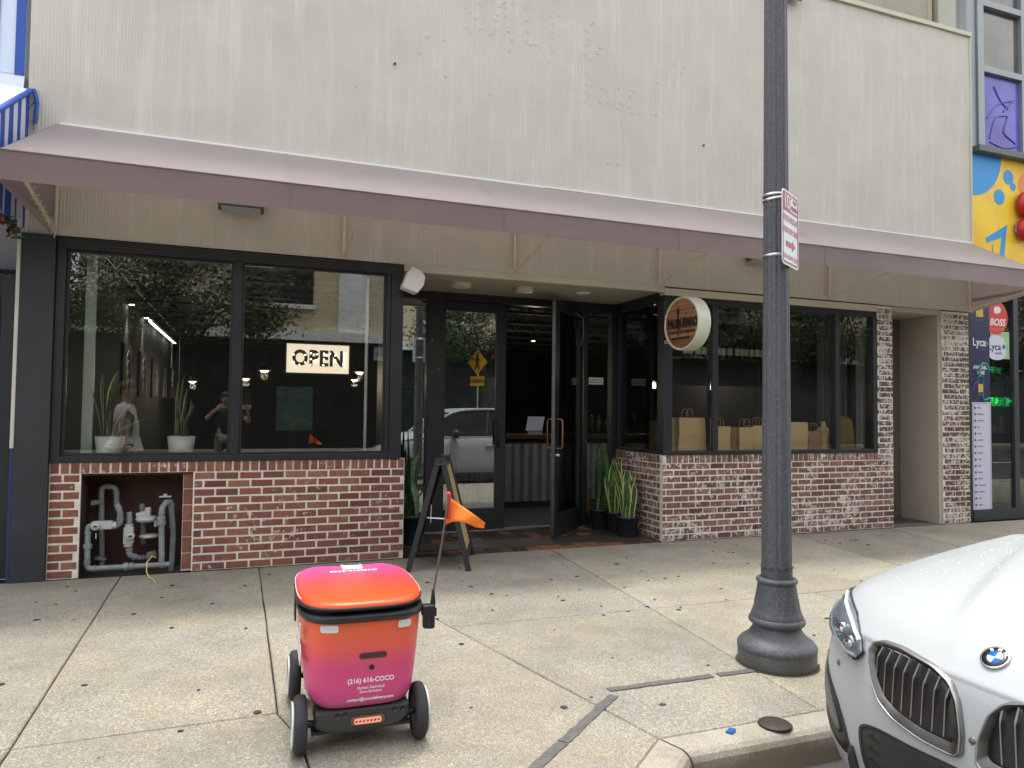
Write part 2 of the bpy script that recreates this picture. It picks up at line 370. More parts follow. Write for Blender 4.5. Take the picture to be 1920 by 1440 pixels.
# ================================================================== THE SETTING
def sheet(name, x0, x1, y0, y1, z, m, label):
    b = MB(); b.add([(x0, y0, z), (x1, y0, z), (x1, y1, z), (x0, y1, z)], [(0, 1, 2, 3)])
    return tag(b.build(name, m), label, kind='structure')
sheet("ground", -200, 200, -200, 200, -0.172, mat("far_ground", (0.09, 0.085, 0.075), 0.9, var=0.3, vscale=0.5), "bare ground reaching out beyond the street")
sheet("road", -120, 120, -8.8, 2.75, -0.15, M_ASPH, "dark asphalt street in front of the shops")
b = MB()
for x in range(-40, 41, 7): b.box(x, x + 3, -3.1, -2.98, -0.146, -0.142)
tag(b.build("road_line", mat("road_paint", (0.7, 0.68, 0.6), 0.7, var=0.15, vscale=10)), "broken pale line along the middle of the street", kind='structure')
sheet("sidewalk_bed", -60, 60, 2.80, 7.4, -0.03, M_DIRT, "dark earth showing in the joints of the sidewalk")
walk = tag(MB().box(-60, -6.02, -1.5, 7.1, -0.12, 0.0).box(16.02, 60, 2.87, 7.1, -0.12, 0.0).build("sidewalk", M_CONC), "pale aggregate concrete sidewalk along the shop fronts", kind='structure')
SLABS = [
    [(-6, 3.70), (-.93, 3.70), (-1.0, 7.1), (-6, 7.1)], [(-.93, 3.70), (.18, 3.715), (.148, 7.1), (-1.0, 7.1)],
    [(.18, 3.715), (.26, 3.42), (.42, 1.2), (.62, 1.2), (.62, 1.84), (1.81, 2.86), (1.355, 4.78), (.85, 7.1), (.148, 7.1)],
    [(1.355, 4.78), (2.93, 4.745), (3.13, 7.1), (.85, 7.1)], [(1.81, 2.86), (2.757, 2.86), (2.93, 4.745), (1.355, 4.78)],
    [(2.93, 4.745), (6.03, 4.74), (6.4, 7.1), (3.13, 7.1)], [(6.03, 4.74), (7.4, 4.74), (8.02, 7.1), (6.4, 7.1)],
    [(7.4, 4.74), (11, 4.74), (11, 7.1), (8.02, 7.1)], [(11, 4.74), (16, 4.74), (16, 7.1), (11, 7.1)],
    [(2.757, 2.86), (4.5, 2.86), (4.52, 4.74), (2.93, 4.745)], [(4.5, 2.86), (7, 2.86), (7, 4.74), (4.52, 4.74)],
    [(7, 2.86), (11, 2.86), (11, 4.74), (7, 4.74)], [(11, 2.86), (16, 2.86), (16, 4.74), (11, 4.74)],
    [(-6, -1.5), (-.93, -1.5), (-.93, 3.70), (-6, 3.70)], [(-.93, -1.5), (.42, -1.5), (.42, 1.2), (.26, 3.42), (.18, 3.715), (-.93, 3.70)],
    [(.42, -1.5), (.62, -1.5), (.62, 1.2), (.42, 1.2)]]
def inset(poly, d):
    n = len(poly); out = []
    for i in range(n):
        p0, p, p1 = Vector(poly[i - 1]), Vector(poly[i]), Vector(poly[(i + 1) % n])
        e0 = (p - p0).normalized(); e1 = (p1 - p).normalized(); n0 = Vector((-e0.y, e0.x)); n1 = Vector((-e1.y, e1.x))
        k = (n0 + n1); q = p + k * (d / max(0.2, (1 + n0.dot(n1)))); out.append((q.x, q.y))
    return out
def wavy(poly, step=0.25, amp=0.0022, seed=1):
    rr = random.Random(seed); out = []
    for i in range(len(poly)):
        a, b = Vector(poly[i]), Vector(poly[(i + 1) % len(poly)]); l = (b - a).length; k = max(1, min(24, int(l / step)))
        nrm = Vector((-(b - a).y, (b - a).x)).normalized()
        for j in range(k):
            p = a.lerp(b, j / k) + (nrm * rr.uniform(-amp, amp) if j else Vector((0, 0))); out.append((p.x, p.y))
    return out
for i, poly in enumerate(SLABS):
    a0 = wavy(inset(poly, 0.0035), seed=i)
    top = wavy(inset(poly, 0.009), seed=i); n = len(top); h = rnd.uniform(-0.002, 0.002)
    if len(a0) != n: a0 = top
    b = MB(); z = lambda p, zz: (p[0], p[1], zz)
    b.add([z(p, h) for p in top], [tuple(range(n))])
    b.add([z(p, h - 0.008) for p in a0] + [z(p, h) for p in top], [(k, (k + 1) % n, n + (k + 1) % n, n + k) for k in range(n)])
    b.add([z(p, -0.10) for p in a0] + [z(p, h - 0.008) for p in a0], [(k, (k + 1) % n, n + (k + 1) % n, n + k) for k in range(n)])
    b.build("concrete_slab", M_CONC, walk)
# kerb: a profile swept along the edge of the sidewalk
kerb = tag(MB().box(7.9, 60, 2.68, 2.86, -0.2, 0.0).build("kerb", M_KERB), "worn concrete kerb stepping down to the parking bay", kind='structure')
PROF = [(0.0, -0.2), (0.0, -0.004), (0.006, 0.0), (0.11, -0.002), (0.135, -0.008), (0.155, -0.022), (0.168, -0.045), (0.176, -0.08), (0.20, -0.2)]
def kerb_seg(a, b_, na, nb):     # na / nb: outward offset directions at the two ends (mitred)
    m = MB(); rows = []
    for t in np.linspace(0, 1, 9):
        p = Vector(a).lerp(Vector(b_), t); nn = Vector(na).lerp(Vector(nb), t) if 0 < t < 1 else Vector(na if t == 0 else nb)
        base = Vector((na if t < 0.5 else nb)) if t in (0, 1) else None
        rows.append([(p.x + nn.x * d, p.y + nn.y * d, zz) for d, zz in PROF])
    m.grid(rows, smooth=False)
    for rw in (rows[0], rows[-1]): m.add(rw, [tuple(range(len(rw)))])
    return m.build("kerb_stone", M_KERB, kerb, fixn=True)
dg_ = Vector((1.81 - .62, 2.86 - 1.84)).normalized(); nd = Vector((dg_.y, -dg_.x)); ns = Vector((0, -1)); nw = Vector((1, 0))
mit = lambda a, c: (a + c) / (1 + a.dot(c))
m1 = mit(nd, ns); m2 = mit(nd, nw)
e = 0.004
kerb_seg((1.815 + e, 2.86), (4.45, 2.86), m1, ns); kerb_seg((4.46, 2.86), (7.89, 2.86), ns, ns)
q1 = Vector((.62, 1.84)); q2 = Vector((1.81, 2.86))
kerb_seg(q1 + dg_ * .004, q2 - dg_ * .004, m2, m1); kerb_seg((.62, -1.5), (.62, 1.835), nw, m2)
b = MB()
sj = random.Random(12)
def ragged(a, c, wd, n):
    a, c = Vector(a), Vector(c); nn = Vector((-(c - a).y, (c - a).x)).normalized() * wd / 2; j = lambda: sj.uniform(.78, 1.08)
    return [tuple(a.lerp(c, q / n) + nn * j()) for q in range(n + 1)] + [tuple(a.lerp(c, q / n) - nn * j()) for q in range(n, -1, -1)]
b.prism(ragged((1.86, 3.437), (2.52, 3.428), .052, 22), lambda p: (*p, 0.0025), lambda p: (*p, 0.0055)); b.prism(ragged((2.56, 3.428), (2.80, 3.422), .050, 9), lambda p: (*p, 0.0025), lambda p: (*p, 0.0055))
b.prism(ragged((1.848, 3.36), (1.38, 2.97), .056, 18), lambda p: (*p, 0.0025), lambda p: (*p, 0.0055)); b.prism(ragged((1.37, 2.962), (.92, 2.59), .056, 16), lambda p: (*p, 0.0025), lambda p: (*p, 0.0055))
tag(b.build("asphalt_strip", M_PATCH, walk), "dark sealed saw cut")
b = MB(); gr = random.Random(3)
for i in range(150):
    x, y = gr.uniform(-2.3, 7.5), 2.95 + 4.1 * gr.random()
    if y < 3.2 and x < 1.9: continue
    r_ = gr.uniform(0.008, 0.022) * (1.2 if gr.random() < .25 else 1); n = 9; el = gr.uniform(.55, 1)
    ring = [(x + r_ * math.cos(k * 2 * PI / n) * gr.uniform(.8, 1.1), y + r_ * el * math.sin(k * 2 * PI / n) * gr.uniform(.8, 1.1)) for k in range(n)]
    b.prism(ring, lambda p: (*p, 0.0022), lambda p: (*p, 0.0045))
tag(b.build("gum_spots", M_GUM), "blackened chewing gum spots trodden into the sidewalk", "gum", kind='stuff')
b = MB(); lr = random.Random(31)
for i in range(46):
    x = lr.uniform(-1.6, 9); y = 7.09 - abs(lr.gauss(0, .05)) if lr.random() < .85 else lr.uniform(3, 7); a = lr.uniform(0, PI); l_ = lr.uniform(.006, .02)
    d = Vector((math.cos(a), math.sin(a), 0)); n_ = Vector((-d.y, d.x, 0)) * .35; p = Vector((x, y, .006))
    b.add([p - d * l_, p + n_ * l_ + Vector((0, 0, .003)), p + d * l_, p - n_ * l_], [(0, 1, 2, 3)])
tag(b.build("leaf_litter", mat("dry_leaf", (0.09, 0.06, 0.03), 0.8, var=.4, vscale=30)), "tiny dry leaf scraps scattered over the sidewalk", kind='stuff')
b = MB(); b.lathe([(0, .004), (.045, .004), (.075, .0045), (.08, .010), (.072, .016), (.03, .018), (0, .018)], (2.42, 2.80, -.004), 28)
tag(b.build("utility_cap", mat("rusty_iron", (0.05, 0.035, 0.03), 0.6, 0.4, var=.3, vscale=40)), "round dark iron cap lying on the kerb top", "cap")
b = MB(); b.prism([(2.14, 2.81), (2.18, 2.83), (2.195, 2.805), (2.16, 2.785)], lambda p: (*p, .001), lambda p: (p[0], p[1], .006 + (p[0] - 2.14) * .15))
tag(b.build("wrapper", mat("blue_foil", (0.01, 0.09, 0.35), 0.35)), "small bright blue wrapper dropped on the kerb", "litter")

# far side of the street (seen only as reflections in the glass)
YB = -13.0; V = 2 * WY - YB
ang = lambda px: math.atan((px - 960) / 1329) + R(20.5)
RX = lambda px, v=V: v * math.tan(ang(px))
RZ = lambda py, px, v=V: 1.5 + ((769 + .012 * (px - 960)) - py) / 1329 * v / math.cos(ang(px)) * math.cos(math.atan((px - 960) / 1329))
far_walk = tag(MB().box(-70, 70, -12.95, -8.8, -0.15, 0.0).build("far_sidewalk", M_CONC), "concrete sidewalk on the far side of the street", kind='structure')
bank = thing("bank_building", "tan two storey bank building with white band across the street", "building", (5, YB, 0))
M_TAN = mat("tan_stucco", srgb(198, 184, 152), 0.8, var=.06, vscale=1.2, bump=.3, bscale=14)
M_WST = mat("white_stucco", srgb(226, 226, 222), 0.7, var=.05, vscale=1.5)
zb_lo, zb_hi = RZ(640, 600), RZ(622, 600)
MB().box(-5.4, 75, YB - 6, YB, zb_hi, 9.5).build("upper_wall", M_TAN, bank)
MB().box(-14, 75, YB - 6, YB - .02, 0, zb_lo).build("shop_front", mat("shopfront_dark", (0.02, 0.021, 0.024), .3), bank)
MB().box(-14, 75, YB - 5.9, YB + .35, zb_lo, zb_hi).build("white_band", M_WST, bank)
MB().box(RX(632), RX(689), YB + .002, YB + .12, zb_hi, 9.4).build("pilaster", M_WST, bank)
for (pa, pb_) in ((432, 584), (752, 775)):
    x0, x1 = (RX(pa), RX(pb_)) if pa < 700 else (7.0, 8.8); zz = RZ(570, 560)
    wn = MB().box(x0, x1, YB + .002, YB + .03, zz, zz + 2.2).build("window", mat("far_glass", (0.012, 0.014, 0.018), .08), bank)
    MB().box(x0 - .08, x1 + .08, YB + .032, YB + .16, zz - .16, zz - .002).build("sill", M_WST, wn)
for k in range(9):
    MB().box(-12 + k * 3.6, -10.6 + k * 3.6, YB + .0, YB + .02, .6, 2.9).build("display_window", mat("far_shop_glass", (0.03, 0.032, 0.034), .1), bank)
sx0, sx1, sz1, sz0 = RX(700), RX(763), RZ(652, 720), RZ(676, 720)
bs = thing("bank_sign", "white Bank sign with blue logo on the dark shopfront across the street", "sign", ((sx0 + sx1) / 2, YB + .05, sz0))
MB().box(sx0, sx1, YB + .03, YB + .12, sz0, sz1).build("panel", mat("sign_white", (.7, .74, .8), .4), bs)
M_NAVY = mat("navy", (0.01, 0.02, 0.10), .4)
text("lettering", "Bank", (sz1 - sz0) * .62, M_NAVY, bs, (sx0 + .25 * (sx1 - sx0), YB + .13, (sz0 + sz1) / 2), (PI / 2, 0, PI))
lx = sx1 - .42; lz = (sz0 + sz1) / 2; b = MB()
b.bar((lx - .13, YB + .13, lz - .14), (lx + .12, YB + .13, lz + .16), .02, .05); b.bar((lx - .05, YB + .131, lz + .0), (lx + .14, YB + .131, lz - .15), .02, .05); b.obox((lx - .1, YB + .13, lz + .13), (1, 0, 0), (0, 1, 0), (0, 0, 1), .05, .01, .05)
b.build("logo", mat("logo_blue", (.02, .1, .4), .4), bs)
tower = thing("pale_tower", "pale plain building behind the trees across the street", "building", (-9, -24, 0))
MB().box(-22, -13.5, -30, -22, 0, 7.5).build("wall", M_WST, tower)

def leaf_mesh(name, n, rx, ry, rz, size, seed, shell=.55):
    g = np.random.default_rng(seed); cl = g.normal(size=(46, 3)); cl /= np.linalg.norm(cl, axis=1)[:, None]
    cl *= (g.uniform(.25, 1, 46) ** .5)[:, None] * [rx, ry, rz]; cl[:, 2] *= np.where(cl[:, 2] < 0, .7, 1)
    cid = g.integers(0, 46, n); p = cl[cid] + g.normal(size=(n, 3)) * (np.array([rx, ry, rz]) * .13)
    a = g.normal(size=(n, 3)); a /= np.linalg.norm(a, axis=1)[:, None]; c = g.normal(size=(n, 3)); c -= a * (a * c).sum(1)[:, None]; c /= np.linalg.norm(c, axis=1)[:, None]
    s_ = size * g.uniform(.6, 1.3, n)[:, None]
    v = np.stack([p - a * s_, p + c * s_ * .45, p + a * s_, p - c * s_ * .45], 1).reshape(-1, 3)
    me = bpy.data.meshes.new(name); me.from_pydata(v.tolist(), [], np.arange(4 * n).reshape(-1, 4).tolist()); return me
k = NB("oak_leaf"); _c = k.ramp(k.noise(3.0, 3), [(.3, (.022, .042, .016)), (.55, (.045, .075, .026)), (.8, (.085, .11, .04))]); M_LEAF = k.color(_c, .55, .4)
_leafm = leaf_mesh("crown", 19000, 3.3, 2.6, 2.1, .068, 5); _leafm.materials.append(M_LEAF)
def tree(x, y, hc, sc, rz, label):
    t = thing("oak_tree", label, "tree", (x, y, 0), rz, "oak trees lining the far sidewalk"); b = MB()
    b.tube([(0, 0, -.1), (.05, .02, 1.2), (-.05, 0, 2.4), (.1, .05, hc - .9)], [.2, .15, .13, .09], 10)
    rr = random.Random(int(x * 10))
    for q in range(9):
        a = q * 2 * PI / 9 + rr.uniform(-.2, .2); l_ = rr.uniform(1.2, 2.6) * sc
        b.tube([(.03, 0, hc - 1.6 + q * .1), (math.cos(a) * l_ * .5, math.sin(a) * l_ * .45, hc - .5 + rr.uniform(-.2, .4)), (math.cos(a) * l_, math.sin(a) * l_ * .85, hc + rr.uniform(-.2, .9))], [.07, .045, .015], 6)
    b.build("trunk", M_TREE, t, local=True)
    o = bpy.data.objects.new("crown", _leafm); COL.objects.link(o); o.parent = t; o.location = (0, 0, hc + .35); o.scale = (sc, sc, sc)
tree(-1.9, -8.9, 4.6, 1.0, 0.4, "broad oak opposite the left shop window")
tree(-7.2, -9.6, 4.4, .95, 1.9, "oak at the left end of the far row")
tree(8.6, -9.4, 4.4, 1.0, 2.6, "oak behind the yellow crossing sign")
tree(13.6, -9.2, 4.6, 1.12, 4.0, "oak right of the yellow crossing sign")
tree(19.5, -9.3, 4.8, 1.15, 5.2, "oak at the right end of the far row")
tree(25.5, -9.3, 4.8, 1.2, .7, "oak far along the street past the crossing sign")
tree(33, -9.3, 4.8, 1.25, 3.1, "last oak visible along the far sidewalk")
# crossing sign
V2 = 2 * DY + 8.2
cs = thing("crossing_sign", "yellow diamond walking person sign over an AHEAD plate on a steel post", "traffic sign", (RX(895, V2), -8.2, 0), R(180 + 58))
cz = RZ(679, 893, V2); M_YEL = mat("sign_yellow", (.72, .36, .01), .45); M_BLK = mat("sign_black", (.012, .012, .012), .5)
b = MB(); b.tube([(0, .03, -.1), (0, .03, cz + .45)], .03, 8); b.build("post", M_STEEL, cs, local=True)
MB().prism([(-.47, 0), (0, -.47), (.47, 0), (0, .47)], lambda p: (p[0], -.004, cz + p[1]), lambda p: (p[0], .0, cz + p[1])).build("diamond_plate", M_YEL, cs, local=True)
b = MB(); b.lathe([(0, 0), (.055, 0), (.055, .004), (0, .004)], (0, -.012, cz + .25), 12, 'y')
for a, c_, wd in (((0, .19), (0, -.02), .1), ((0, -.02), (.1, -.28), .06), ((0, -.02), (-.09, -.27), .06), ((0, .17), (.12, .02), .045), ((0, .17), (-.12, .04), .045)):
    b.bar((a[0], -.010, cz + a[1]), (c_[0], -.010, cz + c_[1]), wd, .006, (0, 1, 0))
b.build("walking_symbol", M_BLK, cs, local=True)
MB().box(-.33, .33, -.004, 0, cz - .86, cz - .52).build("ahead_plate", M_YEL, cs, local=True)
text("lettering", "AHEAD", .2, M_BLK, cs, (0, -.008, cz - .69), local=True, bold=.004)

# ================================================================== THE RESTAURANT BUILDING
BX0, BX1, BTOP = -1.83, 9.64, 6.98
bld = thing("restaurant_building", "beige metal clad shop building with brown awning and black windows", "building", (4, WY, 0))
# corrugated cladding: real ribs, 26 mm apart
pitch = 0.0265; xs = []; n = int((BX1 - BX0) / pitch)
for k in range(n):
    x = BX0 + k * pitch; xs += [(x, 0), (x + pitch * .30, 0), (x + pitch * .45, .0018), (x + pitch * .85, .0018)]
xs.append((BX1, 0))
hx = lambda x: .004 * math.sin(x * 2.1) + .003 * math.sin(x * 5.3 + 1)
rows = []
for z in [2.975, 3.4, 3.9, 4.4, 4.9, 5.4, 5.9, 6.4, 6.96]:
    rows.append([(x, WY + d - .003 + hx(x + z * .7), z) for x, d in xs])
b = MB(); b.grid(rows, smooth=False); b.build("corrugated_cladding", M_CLAD, bld)
MB().box(BX0, BX1, WY + .03, WY + .25, 2.975, BTOP).build("backing_wall", M_BEIGE, bld)
MB().box(BX0 - .01, BX1 + .02, WY - .035, WY + .27, 6.962, 7.02).build("coping", M_TRIM, bld)
MB().box(BX1 - .004, BX1 + .016, WY - .022, WY + .25, 2.975, 6.96).build("corner_trim", M_TRIM, bld)
MB().box(-1.58, 3.0, WY - .024, WY + .002, 3.945, 3.962).box(3.0, BX1, WY - .024, WY + .002, 3.95, 3.967).build("flashing", M_WHITE, bld)
# filler dabs where old letters were fixed: rough rings proud of the ribs
DABS = [(873, 12), (898, 5), (882, 22), (893, 32), (876, 50), (900, 52), (895, 63), (880, 60), (937, 10), (933, 26), (930, 36), (930, 55), (920, 63), (945, 5), (947, 14), (949, 28), (952, 50), (953, 58), (960, 74), (986, 15), (988, 37), (988, 58), (987, 77), (995, 83), (1004, 82), (1032, 31), (1047, 28), (1037, 43), (1037, 60), (1037, 71), (1037, 86), (1037, 94), (1108, 44), (1113, 41), (1099, 57), (1103, 72), (1101, 84), (1097, 99), (1125, 88), (1120, 98), (1109, 109), (1100, 134), (1100, 157), (1110, 160), (1097, 171), (1097, 190), (1109, 194), (1130, 165), (1138, 170), (1125, 190), (1140, 192), (1160, 165), (1165, 192), (1187, 170), (1181, 180), (1180, 200), (1185, 211), (1158, 203), (1031, 115), (955, 96), (787, 99), (801, 68), (831, 75), (740, 120), (1277, 136), (1282, 125), (1262, 120), (666, 160), (1232, 154), (1230, 214), (1318, 273), (1140, 304), (1158, 306), (920, 175), (835, 142)]
CAMR = [_r, -_u, _f]
def onY(px, py, Y):      # the point of the plane y = Y that the photograph shows at px, py
    d = CAMR[0] * (px - 960) + CAMR[1] * (py - 720) + CAMR[2] * 1329
    t = Y / d.y; return Vector((d.x * t, Y, 1.5 + d.z * t))
b = MB(); dr = random.Random(5)
for px, py in DABS:
    p = onY(px, py, WY); r_ = dr.uniform(.016, .026)
    b.lathe([(0, .000), (r_ * .4, -.001), (r_ * .6, -.0035), (r_ * .85, -.004), (r_ * 1.25, .003)], (p.x, WY - .003 + hx(p.x + p.z * .7), p.z), 14, 'y', wob=lambda a, i: 1 + .12 * math.sin(a * 3 + px))
tag(b.build("filler_dabs", M_CLAD, bld), kind='stuff')
b = MB()
for px, py in ((740, 120), (1318, 273)):
    p = onY(px, py, WY); b.lathe([(0, -.02), (.012, -.018), (.014, .0)], (p.x, WY - .004, p.z), 10, 'y')
tag(b.build("old_bolts", mat("old_bolt", (.10, .10, .09), .7, .3), bld), kind='stuff')
# lower parts
MB().box(BX0, -1.575, WY - .045, WY + .26, 0, 2.968).build("corner_pillar", M_PILLAR, bld, bevel=.004)
MB().box(-1.862, -1.834, WY - .03, WY + .05, 1.13, 2.93).build("white_edge_strip", mat("old_white", (.62, .60, .54), .6, var=.1), bld)
MB().box(-1.858, -1.834, WY - .031, WY + .05, 0.02, 1.128).build("blue_edge_strip", mat("dark_blue_paint", (.02, .03, .12), .6), bld)
MB().box(4.555, 7.86, WY - .012, WY + .10, 2.872, 2.955).box(7.862, BX1, WY - .004, WY + .12, 2.968, 2.974).build("lintel_trim", M_TRIM, bld)
MB().box(1.47, 4.555, WY - .008, WY + .06, 2.905, 2.973).build("soffit_edge", M_TRIM, bld)
MB().box(1.47, 4.60, WY + .062, DY + .1, 2.915, 2.96).build("soffit", M_BEIGE, bld)
# doorway passage on the right between the two brick piers
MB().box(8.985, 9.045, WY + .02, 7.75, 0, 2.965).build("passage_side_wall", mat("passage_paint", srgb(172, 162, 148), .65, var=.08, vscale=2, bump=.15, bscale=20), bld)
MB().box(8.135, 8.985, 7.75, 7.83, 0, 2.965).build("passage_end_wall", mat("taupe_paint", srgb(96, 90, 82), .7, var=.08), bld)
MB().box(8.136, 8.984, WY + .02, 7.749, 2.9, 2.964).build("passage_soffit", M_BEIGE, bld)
MB().box(8.134, 8.984, WY - .02, 7.748, -.03, .006).build("passage_floor", mat("passage_concrete", (.10, .09, .075), .9, var=.3, vscale=6), bld)
# interior shell, dark
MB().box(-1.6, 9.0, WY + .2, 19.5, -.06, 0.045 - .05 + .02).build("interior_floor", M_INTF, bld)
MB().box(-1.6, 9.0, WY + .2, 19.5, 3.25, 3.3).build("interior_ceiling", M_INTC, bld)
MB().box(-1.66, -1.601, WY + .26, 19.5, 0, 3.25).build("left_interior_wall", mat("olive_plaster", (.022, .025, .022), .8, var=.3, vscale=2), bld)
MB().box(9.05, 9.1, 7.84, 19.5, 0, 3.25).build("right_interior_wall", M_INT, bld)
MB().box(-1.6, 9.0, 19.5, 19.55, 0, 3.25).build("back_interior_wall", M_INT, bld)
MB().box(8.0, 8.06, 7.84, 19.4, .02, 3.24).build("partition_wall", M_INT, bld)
for k in range(9):
    b = MB(); y = 8.6 + k * 1.15
    b.box(-1.5, 8.0, y, y + .05, 3.19, 3.24); b.box(-1.5, 8.0, y, y + .05, 2.93, 2.97)
    for q in range(24):
        x = -1.4 + q * .4; b.bar((x, y + .025, 2.97), (x + .2, y + .025, 3.19), .02, .02); b.bar((x + .2, y + .025, 3.19), (x + .4, y + .025, 2.97), .02, .02)
    b.build("roof_joist", mat("joist_paint", (.03, .03, .032), .7), bld)
MB().box(-1.395, -1.31, WY + .26, WY + .30, 1.03, 2.9).build("window_mullion_tube", mat("pale_tube", srgb(196, 204, 192), .4), bld)
MB().tube([(1.16, WY + .33, 1.03), (1.16, WY + .33, 2.86)], .017, 10).build("white_pipe", M_WHITE, bld)

# ---- brickwork: every brick an object, laid on a mortar bed
def brick_meshes(name, L, H, D, m, seed, nvar=5):
    out = []; rr = random.Random(seed)
    for q in range(nvar):
        b = MB(); j = lambda s: s + rr.uniform(-.0025, .0025)
        hx_, hz_ = L / 2, H / 2; c = .004
        f = [(j(-hx_ + c), -D * .5, j(-hz_ + c)), (j(hx_ - c), -D * .5, j(-hz_ + c)), (j(hx_ - c), -D * .5, j(hz_ - c)), (j(-hx_ + c), -D * .5, j(hz_ - c))]
        g = [(-hx_, -D * .5 + c, -hz_), (hx_, -D * .5 + c, -hz_), (hx_, -D * .5 + c, hz_), (-hx_, -D * .5 + c, hz_)]
        h = [(x, D * .5, z) for x, _, z in g]
        b.add(f + g + h, [(0, 1, 2, 3)] + [(4 + i, 4 + (i + 1) % 4, (i + 1) % 4, i) for i in range(4)] + [(8 + i, 8 + (i + 1) % 4, 4 + (i + 1) % 4, 4 + i) for i in range(4)])
        me = bpy.data.meshes.new(name); me.from_pydata(b.v, [], b.f); me.materials.append(m); me.update(); out.append(me)
    return out
BL, BH, BD, BP, CP = .185, .0570, .05, .2035, .075
def put(me, parent, p, rz=0.0, sx=1.0, name="brick"):
    o = bpy.data.objects.new(name, me); COL.objects.link(o); o.parent = parent; o.location = Vector(p) - wloc(parent)
    o.rotation_euler = (rnd.uniform(-.006, .006), rnd.uniform(-.006, .006), rz); o.scale = (sx, 1, 1); return o
def courses(parent, meshes, a0, a1, z0, n, face, axis='x', holes=(), closer=False, off0=0.0):
    # lays n courses between a0 and a1 along x (face = y of the front) or along y (face = x of the front)
    for c in range(n):
        zc = z0 + c * CP + CP / 2; a = a0 - (BP / 2 if c % 2 else 0) - off0
        while a < a1 - .012:
            s0, s1 = max(a, a0), min(a + BP, a1); a += BP
            segs = [(s0, s1)]
            for (h0, h1, hz0, hz1) in holes:
                if hz0 < zc < hz1:
                    ns_ = []
                    for u0, u1 in segs:
                        if u0 < h0: ns_.append((u0, min(u1, h0)))
                        if u1 > h1: ns_.append((max(u0, h1), u1))
                    segs = ns_
            for u0, u1 in segs:
                l = u1 - u0 - (BP - BL)
                if l < .02: continue
                mid = (u0 + u1) / 2; pr = rnd.uniform(-.0025, .0025); me = rnd.choice(meshes)
                if axis == 'x': put(me, parent, (mid, face + BD / 2 + pr, zc + rnd.uniform(-.0015, .0015)), 0, l / BL)
                else: put(me, parent, (face + BD / 2 + pr, mid, zc + rnd.uniform(-.0015, .0015)), -PI / 2, l / BL)
def rowlock(parent, meshes, a0, a1, zc, face, axis='x'):
    n = round((a1 - a0) / .0775); st = (a1 - a0) / n
    for k in range(n):
        a = a0 + (k + .5) * st; me = rnd.choice(meshes); p = rnd.uniform(-.003, .003)
        if axis == 'x': put(me, parent, (a, face + BD / 2 - .004 + p, zc), 0, rnd.uniform(.94, 1.03), "rowlock_brick")
        else: put(me, parent, (face + BD / 2 - .004 + p, a, zc), -PI / 2, rnd.uniform(.94, 1.03), "rowlock_brick")
RW, RH = .061, .086
SILL = 1.0; MJ = .0065      # mortar face sits MJ behind the bricks
# left wall with the gas niche
NX0, NX1, NZ = -1.335, -.44, .885
lw = thing("brick_wall", "low red brick wall with white joints and a gas pipe niche under the left window", "brick wall", (0, WY, 0))
MB().box(-1.573, NX0, WY + MJ, WY + .26, 0, .9).box(NX1, 1.512, WY + MJ, WY + .26, 0, .9).box(-1.573, 1.512, WY + MJ, WY + .26, .9015, .997).build("mortar_bed", M_MORTAR, lw)
mb_l = brick_meshes("brick", BL, BH, BD, M_BRICK_L, 1); rl_l = brick_meshes("rowlock_brick", RW, RH, BD, M_BRICK_L, 2)
courses(lw, mb_l, -1.575, 1.515, 0.0, 12, WY, holes=[(NX0 - .004, NX1 + .004, 0, NZ)])
rowlock(lw, rl_l, -1.575, 1.515, .9515, WY)
b = MB(); b.box(NX0 - .02, NX1 + .02, WY + .38, WY + .4, 0, .9); b.box(NX0, NX1, WY + .26, WY + .38, .0, .004)
b.box(NX0 - .02, NX0, WY + .262, WY + .379, 0, .9); b.box(NX0 - .002, NX0 + .005, WY + .022, WY + .261, 0, .8835); b.box(NX1, NX1 + .02, WY + .262, WY + .379, 0, .9); b.box(NX0, NX1, WY + .02, WY + .379, .884, .9)
b.build("niche_lining", mat("niche_brown", (.055, .024, .018), .85, var=.35, vscale=7, bump=.4, bscale=20), lw)
for k in range(6):
    z0 = .02 + k * .146
    if z0 + .138 < .89: MB().box(NX1 - .082, NX1 - .006, WY + .035, WY + .12, z0, z0 + .136).build("jamb_block", mat("jamb_brick", (.20, .082, .05), .8, var=.25, vscale=12, rand=.2), lw, bevel=.004)
MB().box(NX1 - .086, NX1 - .001, WY + .045, WY + .25, 0, .883).build("jamb_mortar", M_MORTAR, lw)
# right wall, its return into the entry, and the two piers
RX0, PX1 = 4.54, 8.132
rw = thing("brick_wall", "low whitewashed brick wall under the right window beside the lamp post", "brick wall", (6.3, WY, 0))
mb_r = brick_meshes("brick", BL, BH, BD, M_BRICK_R, 3); rl_r = brick_meshes("rowlock_brick", RW, RH, BD, M_BRICK_R, 4)
MB().box(RX0 + MJ, PX1 - .004, WY + MJ, WY + .24, 0, .9).box(RX0 + MJ, 7.85, WY + MJ, WY + .24, .9015, .997).build("mortar_bed", M_MORTAR, rw)
courses(rw, mb_r, RX0, PX1, 0, 12, WY, off0=.05); rowlock(rw, rl_r, RX0 + .05, 7.85, .9515, WY)
rt = thing("brick_return_wall", "short brick return wall running back into the entry behind the planters", "brick wall", (RX0, 7.7, 0))
MB().box(RX0 + MJ, RX0 + .2, WY + .241, DY - .02, 0, .9).box(RX0 + MJ, RX0 + .2, WY + .241, DY - .02, .9015, .997).build("mortar_bed", M_MORTAR, rt)
courses(rt, mb_r, WY + .055, DY - .02, 0, 12, RX0, 'y', off0=.03); rowlock(rt, rl_r, WY + .06, DY - .02, .9515, RX0, 'y')
mb_p = brick_meshes("brick", BL, BH, BD, M_BRICK_P, 6)
